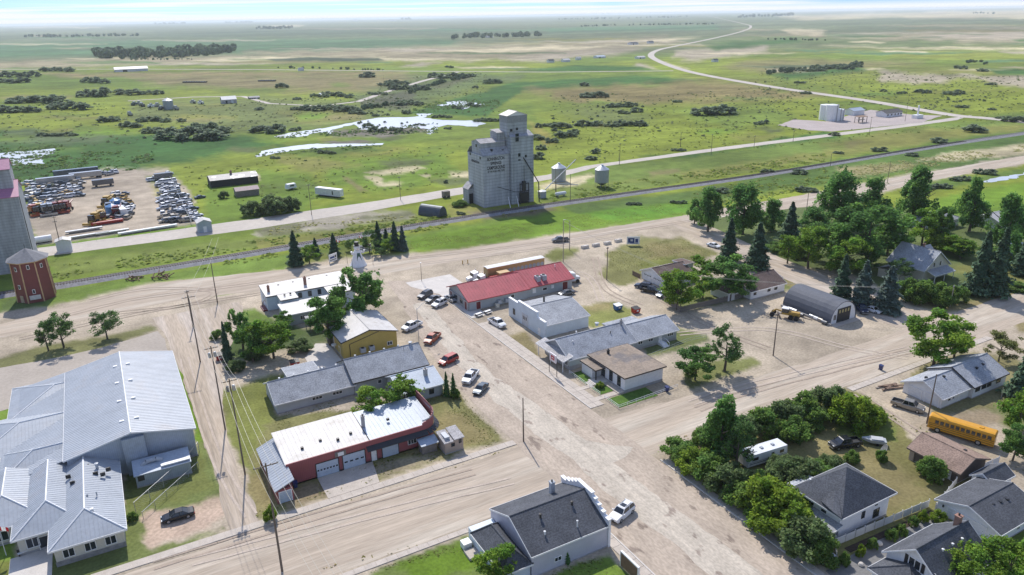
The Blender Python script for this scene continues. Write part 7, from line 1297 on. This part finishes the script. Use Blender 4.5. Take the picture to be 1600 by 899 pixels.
t = thing('grain_auger', 'long slanting auger between the elevator and the near bin', 'auger', (*G(852,300), 0)); p2 = G(880,270); q = G(852,300); MB().tube((0,0,1.0),(p2[0]-q[0]-1,p2[1]-q[1]-12,8.2),.22).build('tube', gstl, t); MB().path([(1.2,-.6,0),(1.6,-.2,1.6)], .06).build('wheel_frame', gstl, t)
t = thing('grain_auger', 'low auger lying in front of the near bin', 'auger', (*G(880,293), 0), -.25); MB().tube((-6,0,2.2),(7,0,.6),.2).build('tube', gstl, t); MB().path([(0,-.8,0),(0,0,1.4),(0,.8,0)], .06).build('wheel_frame', gstl, t)
def ptank(x, y, L_, r, label, rz=0.0):
    t = thing('propane_tank', label, 'tank', (*G(x, y), 0), rz); MB().loft([[(xx, rr*math.cos(k*math.pi/6), r+.4+rr*math.sin(k*math.pi/6)) for k in range(12)] for xx, rr in ((-L_/2,.1*r),(-L_/2+.25,.8*r),(-L_/2+.6,r),(L_/2-.6,r),(L_/2-.25,.8*r),(L_/2,.1*r))]).build('shell', paint('white_tank_paint', (.74,.74,.72), .4), t)
    for sg in (-1, 1): MB().box(sg*L_*.3-.1,-r*.8,0,sg*L_*.3+.1,r*.8,.6).build('saddle', found, t)
ptank(876,307,5.5,.8,'white propane tank lying near the bins')
t = thing('fuel_cabinet', 'small white tank house beside the elevator spout', 'cabinet', (*G(847,309), 0)); MB().box(-1.3,-1.2,0,1.3,1.2,2.8).build('body', mgr, t); MB().lathe([(1.9,2.8),(.2,3.4)], 8).build('roof', wtrim, t)
q = G(676, 336); t = thing('steel_culvert_bin', 'dark corrugated half round bin lying beside the railway', 'bin', (*q, 0), math.radians(120)); n = 12
MB().loft([[(x, 2.6*math.cos(math.pi*k/n), 3.9*math.sin(math.pi*k/n)) for k in range(n+1)] for x in (-5, 5)]).build('shell', mat('dark_corrugated_steel', (.075,.09,.11), .5, .4, stripe=('X', .4, .3)), t); MB().box(5.0,-.9,0,5.05,.9,2.2).build('hatch', darkm, t)
q = G(515, 307); t = thing('shipping_container', 'white trailer box standing in the grass by the back road', 'container', (*q, 0), math.radians(-57)); MB().box(-6.8,-1.3,.6,6.8,1.3,3.6).build('body', mat('white_ribbed_box', (.68,.68,.68), .5, stripe=('X', .5, .1)), t); MB().box(6.8,-1.2,.7,6.86,1.2,3.5).build('rear_door', wtrim, t); MB().box(-5,-1.0,0,5,1.0,.6).build('frame', blk, t); MB().box(2.6,-1.34,1.2,3.2,-1.302,2.8).build('side_door', darkm, t)
t = thing('white_camper', 'small white camper by the back road', 'camper', (*G(455,296), 0), .3); MB().loft([[(-2.4,-1.1,.6),(-2.0,-1.1,2.6),(-2.0,1.1,2.6),(-2.4,1.1,.6)],[(2.4,-1.1,.6),(2.0,-1.1,2.6),(2.0,1.1,2.6),(2.4,1.1,.6)]]).build('body', CARP['white'], t); MB().tube((0,-1.2,.35),(0,1.2,.35),.35).build('wheel', tyre, t); MB().box(-1,-1.13,1.5,1,-1.102,2.1).build('window', cgl, t)
t = thing('machine', 'dark grain machine on the gravel beside the elevator', 'machine', (*G(697,309), 0)); MB().box(-1.5,-1,.6,1.5,1,2.8).build('hopper', wood, t); MB().tube((-1,-1.1,.5),(-1,1.1,.5),.5).build('wheel', tyre, t); MB().tube((1,-1.1,.5),(1,1.1,.5),.5).build('wheel', tyre, t)
t = thing('parked_car', 'white car parked at the elevator driveway', 'car', (*G(732,313), 0), 2.8); car_parts('sedan', CARP['white'], t, True)
# long derelict shed and small ones
b = Bd('derelict_shed', 'long low dark shed with patchy tin roof on the pasture', 'shed', 41.5, 358, 62.5, 369, 3.2, mat('black_tar_wall', (.030,.031,.034), .9)); b.gable_roof('x', 1.4, mat('patchy_tin_roof', (.17,.17,.175), .6, .2, var=.15, col2=(.55,.55,.55), c2=(.57,.62), c2s=.35), ov=.3, caps=False); b.chimney(10, 5.5, 4.2, 6.0, .9)
b = Bd('storage_shed', 'small grey shed with pinkish roof beside the derelict shed', 'shed', 48.0, 331.5, 57.5, 338.0, 2.6, wood); b.gable_roof('x', 1.0, mat('pink_grey_roof', (.40,.31,.29), .8), ov=.3, caps=False)
t = thing('parked_car', 'dark derelict car near the pink roofed shed', 'car', (*G(313,310), 0), .2); car_parts('sedan', CARP['slate'], t, True)
b = Bd('fuel_hut', 'white hut at the salvage yard gate', 'hut', 25.6, 279.5, 30.4, 284.5, 3.6, steel); b.gable_roof('y', 1.0, mwh, ov=.2, caps=False); b.door('S', 2.4, 1, 2.1, wtrim)
b = Bd('salvage_hut', 'white hut near the left end of the salvage yard front', 'hut', -18.6, 279, -14.2, 283, 3.8, stuc); b.gable_roof('y', .7, mwh, ov=.2, caps=False); b.door('S', 2.2, 1, 2.1, wtrim)
t = thing('white_tank', 'white cylinder tank lying beside the salvage hut', 'tank', (*G(64,380), 0), .1); MB().tube((-3.5,0,1.3),(3.5,0,1.3),1.2,n=14).build('shell', CARP['white'], t); MB().box(-2.5,-.8,0,2.5,.8,.4).build('skid', blk, t)
for i, (x, y, L_) in enumerate([(132,362,12),(140,370,13),(176,365,11),(232,361,20)]): t = thing('lumber_rack', ['grey stacked rack behind the salvage fence','longer grey stacked rack behind the salvage fence','low grey rack in the middle of the salvage front','long white beam rack on the salvage front'][i], 'rack', (*G(x, y), 0), .1); MB().box(-L_/2,-.7,.5,L_/2,.7,1.0).build('load', [gstl, gstl, gstl, wtrim][i], t); MB().box(-L_/2+1,-.6,0,L_/2-1,.6,.48).build('bearers', wood, t)
# tank farm
wt_ = paint('white_tank_steel', (.80,.80,.79), .45)
for i, (x, y, r, ty) in enumerate([(1289,187,4.2,164),(1298,188.5,4.2,164),(1306,188.5,3.3,171),(1311,188,3.0,171)]):
    h = rise(x, y, ty); t = thing('storage_tank', ['tall white storage tank, left of the pair','tall white storage tank, right of the pair','shorter white storage tank beside the tall pair','rightmost short white storage tank'][i], 'tank', (*G(x, y), 0)); MB().lathe([(r,0),(r,h),(r*.3,h+.5)], 20).build('shell', wt_, t); MB().box(-.3,-r-.3,0,.3,-r-.02,h+.8).build('ladder', gstl, t)
b = Bd('plant_building', 'grey roofed building with white front at the tank yard', 'building', *G(1333,181), *(lambda q: (q[0]+12, q[1]+8))(G(1333,181)), 3.2, stuc); b.gable_roof('x', 1.5, mblu, ov=.5); b.gdoor('S', 4, 3, 2.6, gdoor_m)
b = Bd('plant_canopy', 'brown loading rack in front of the tank yard building', 'canopy', *G(1342,193), *(lambda q: (q[0]+8.5, q[1]+4))(G(1342,193)), 4, wood, walls=False); b.roof([[(0,0,4),(8.5,0,4),(8.5,4,4.4),(0,4,4.4)]], mat('brown_rack', (.25,.16,.10), .8))
for x in (.3, 4.2, 8.2): b.box('post', x-.15, .2, 0, x+.15, .5, 3.8, wood); b.box('post', x-.15, 3.5, 0, x+.15, 3.8, 3.8, wood)
b.box('loading_deck', 1, 1, 1.8, 7.5, 3, 2.0, wood)
b = Bd('plant_office', 'long low dark roofed office at the right of the tank yard', 'office', *G(1384,184), *(lambda q: (q[0]+18, q[1]+8))(G(1384,184)), 3.0, wht); b.gable_roof('x', 1.6, mat('dark_felt_roof', (.10,.095,.09), .9), ov=.5)
for u in (2, 6, 10, 13.5, 16.5): b.win('S', u, 1, 1.5, 1.2)
t = thing('white_silo', 'slim white silo and hut right of the tank yard office', 'silo', (*G(1433,185), 0)); MB().lathe([(.6,0),(.6,8.5),(.1,9)], 10).build('mast_tank', wt_, t); MB().box(-3.5,-2,0,3.5,2,2.4).build('base', wt_, t)
# farmsteads on the prairie
FB = [(206,112,46,7,'long white shed on the far left plain',mwh,wht),(359,162,22,11,'pale barn with silver roof on the left pasture',mgr,shw),(1003,92,14,4,'far white farm building left of the highway bend',mwh,wht),(940,91,16,4,'far blue roofed shed on the plain',mblu,wht),(862,98,10,5,'far dark shed in the farmstead row',shd,wht),(886,97,12,5,'far white roofed house in the farmstead row',mwh,wht),(905,94,8,5,'far small white shed in the farmstead row',mwh,wht),(992,70,14,4,'far dark barn beyond the straw field',shd,stuc),(1018,68,9,4,'far barn beside the straw field',shd,wht),(1119,97,9,5,'far dark shed right of the highway bend',shd,wht),(471,111,8,5,'far grey house on the grid road',shg,stuc),(158+0,0,0,0,'',None,None),(615,33,8,2,'tiny white building on the horizon',mwh,wht),(556,33,8,2,'tiny pale building on the left horizon',mwh,wht),(398,155,16,4,'low pale sheds right of the barn',shw,wood),(766,59,10,3,'white shed at the edge of the distant bluff',mwh,wht)]
for x, y, wpx, hpx, l, rm_, wm_ in FB:
    if not l: continue
    g = G(x, y); d = depth(g); w = wpx*d/FPX; h = hpx*d/FPX; dd = min(w*.7, 30); b = Bd('farm_building', l, 'building', g[0]-w/2, g[1], g[0]+w/2, g[1]+dd, h*.55, wm_); b.gable_roof('x', h*.4, rm_, ov=w*.02, caps=False)
    if wpx > 12: b.gdoor('S', w*.3, w*.14, h*.4, darkm); b.gdoor('S', w*.7, w*.14, h*.4, gdoor_m)
t = grain_bin(264,171,4.2,7.5,'dark round grain bin in the left farmstead', False)
for i, (x, y, c) in enumerate([(210,165,'slate'),(218,164,'silver'),(222,167,'grey'),(236,168,'white'),(246,167,'silver'),(252,172,'grey'),(275,172,'silver'),(203,181,'silver'),(302,162,'silver'),(314,163,'white')]): t = thing('farm_machine', 'farm machine parked in the left farmstead yard', 'farm machine', (*G(x, y), 0), random.random()*3, 'machines in the left farmstead'); MB().box(-2.4,-1.4,.6,2.4,1.4,2.4).build('body', CARP[c], t); MB().box(-.8,-1.2,2.4,1.2,1.2,3.6).build('cab', CARP['silver'], t); MB().tube((-1.6,-1.7,.8),(-1.6,1.7,.8),.8,n=10).build('wheels', tyre, t)
for i in range(16): x, y = (406+i*3.6, 127.5) if i < 7 else (288+(i-7)*4, 129.5+.6*((i*3) % 3)); tag(MB().box(-2.2,-.9,0,2.2,.9,1.6).box(2.2,-.5,.6,3.2,.5,1.8).build('grazing_cow', CARP['black'], None, loc=(*G(x, y), 0)), 'dark cow standing on the far brown pasture', 'cow', 'cattle on the far pasture')
# ------------------------------------------------------------------ the salvage yard, every wreck on its own
PRO = []
for kd, cl in (('sedan','white'),('pickup','white'),('suv','white'),('van','white')):
    t = thing('scrap_car' if kd != 'pickup' else 'scrap_pickup', 'x', 'wrecked car', (0,0,0)); car_parts(kd, CARP['white'], t, True); PRO.append(t)
CW = ['white','silver','white','white','slate','white','silver','tan','blue','white','grey','white','silver','gold']; used = set()
DESC = {'white':'white','silver':'silver','grey':'grey','slate':'slate blue','tan':'beige','blue':'navy','black':'black','red':'red','gold':'pewter','yellow':'yellow','maroon':'dark red','rust':'rusty orange'}
KN = ['car','pickup','suv','van']
def wreck(x, y, rz, where, c=None, k=None):
    k = random.choice([0,0,1,1,2,3]) if k is None else k; c = c or random.choice(CW); src = PRO[k]; l = f'derelict {DESC[c]} {KN[k]} {where}'; gr = 'wrecked vehicles in the salvage yard'
    if k not in used: used.add(k); c = 'white'; src['label'] = f'derelict white {KN[k]} {where}'; src['group'] = gr; src.location = (*G(x, y), .02); src.rotation_euler.z = rz; return
    dup(src, l, (*G(x, y), .02), rz, None, gr, {'white_car_paint': CARP[c]} if c != 'white' else None)
for r in range(11):                                  # east rows along the wire fence
    y = 286+r*6.1; xl = 252+r*.6; xr = 270+r*4.2
    for k in range(6): 
        x = xl+(xr-xl)*k/5+random.uniform(-2.6,2.6)
        if random.random() < .1: continue
        wreck(x, y-k*.35+random.uniform(-.8,.8), random.choice([.1,3.2,1.6])+random.gauss(0,.25), 'in the packed rows along the east fence')
for r in range(9):
    for k in range(4 if r > 2 else 3): wreck(176+k*9.5+random.uniform(-1.5,1.5)-(r > 5)*4, 305+r*4.6+random.uniform(-.6,.6), random.gauss(1.4,.5), 'in the middle cluster of the yard', random.choice(['white','silver','white','grey','tan','yellow']) )
for r in range(8):
    n = 10 if r < 6 else 6
    for k in range(n): wreck(44+k*9+random.uniform(-2,2)+(r > 5)*3, 288+r*5.2-(k*.75)+random.uniform(-.7,.7), random.gauss(.1 if r % 2 else 1.5,.5), 'in the back rows behind the farm equipment', random.choice(['silver','white','slate','white','silver','yellow','tan','white','gold']))
for k in range(14): wreck(110+k*5.5+random.uniform(-2,2), 276-.4*k+random.uniform(-2.2,2.2), random.random()*3, 'along the weedy north edge of the yard', random.choice(['silver','grey','white','slate']))
for k in range(6): wreck(237+k*5, 284-2.2*k+random.uniform(-1,1), .3, 'at the north east corner of the yard', 'white')
def machine(x, y, c, rz, label, gr, s=1.0):
    t = thing('combine_harvester', label, 'combine', (*G(x, y), .02), rz, gr, s); MB().box(-2.6,-1.4,1.1,1.6,1.4,3.4).build('body', CARP[c], t); MB().box(1.6,-1.0,1.9,3.0,1.0,3.7).build('cab', cgl, t); MB().box(-2.0,-1.1,3.4,.6,1.1,4.1).build('grain_tank', CARP[c], t); MB().box(3.6,-2.6,.3,4.7,2.6,1.1).build('header', CARP[c], t); MB().tube((-.4,1.6,3.2),(-3.6,1.9,3.9),.22).build('unloader', CARP[c], t); MB().box(1.6,-.5,.9,3.6,.5,1.6).build('feeder', CARP[c], t)
    for sx_, rr in ((1.2,.95),(-2.2,.6)):
        for sg in (-1, 1): MB().tube((sx_,sg*1.3,rr),(sx_,sg*1.85,rr),rr,n=12).build('wheel', tyre, t)
for i, (x, y, c, l) in enumerate([(55,336,'rust','red and yellow combine, leftmost of the front row'),(63,334,'yellow','yellow combine second in the salvage front row'),(72,335,'silver','grey combine in the salvage front row'),(80,334,'silver','second grey combine in the salvage front row'),(90,332,'maroon','red combine, third from the right of the front row'),(97,331,'rust','red combine second from the right of the front row'),(104,330,'maroon','rightmost red combine of the front row'),(160,345,'yellow','yellow combine beside the red header'),(168,322,'yellow','yellow machine at the middle cluster edge'),(172,333,'grey','dark combine in the middle cluster'),(183,338,'maroon','dark red combine beside the blue tanks'),(150,349,'yellow','small yellow machine at the front of the middle cluster')]): machine(x, y, c, -1.5+random.gauss(0,.2), l, 'combines in the salvage yard')
for i, (x, y, s) in enumerate([(181,324,2.0),(177,336,2.4)]): tag(MB().lathe([(s,0),(s,s*1.5),(.2,s*1.9)], 16).build('blue_tank', CARP['sky'], None, loc=(*G(x, y), .02)), ['farther blue tank in the middle of the salvage yard','nearer blue tank in the middle of the salvage yard'][i], 'tank')
t = thing('combine_header', 'bright red header lying at the front of the middle cluster', 'header', (*G(168,350), .02), .1); MB().box(-5.5,-.8,.2,5.5,.8,1.2).build('frame', CARP['red'], t); MB().tube((-5.3,-.9,1.0),(5.3,-.9,1.0),.4,n=8).build('reel', CARP['red'], t)
t = thing('box_truck', 'long white box truck in the middle of the salvage yard', 'truck', (*G(190,336), .02), 1.75); MB().box(-6,-1.2,1.0,3.5,1.2,3.4).build('box', CARP['white'], t); MB().box(3.7,-1.1,.8,5.6,1.1,2.6).build('cab', CARP['white'], t); 
for sx_ in (-4.5, -3.2, 4.6): MB().tube((sx_,-1.2,.5),(sx_,1.2,.5),.5,n=10).build('axle_wheels', tyre, t)
for i, (x, y, L_) in enumerate([(120,274,20),(135,279,14),(162,291,9),(88,287,16),(256,281,8)]): t = thing('scrap_trailer', ['long dark trailer at the back of the salvage yard','pale trailer at the back of the salvage yard','grey box at the yard centre','grey trailer among the back rows','grey box on the east row'][i], 'trailer', (*G(x, y), .02), .05); MB().box(-L_/2,-1.3,.9,L_/2,1.3,3.3).build('box', CARP[['slate','silver','grey','silver','grey'][i]], t); MB().tube((-L_/3,-1.2,.5),(-L_/3,1.2,.5),.5,n=10).build('axle_wheels', tyre, t); MB().tube((L_/3,-1.2,.5),(L_/3,1.2,.5),.5,n=10).build('axle_wheels', tyre, t)
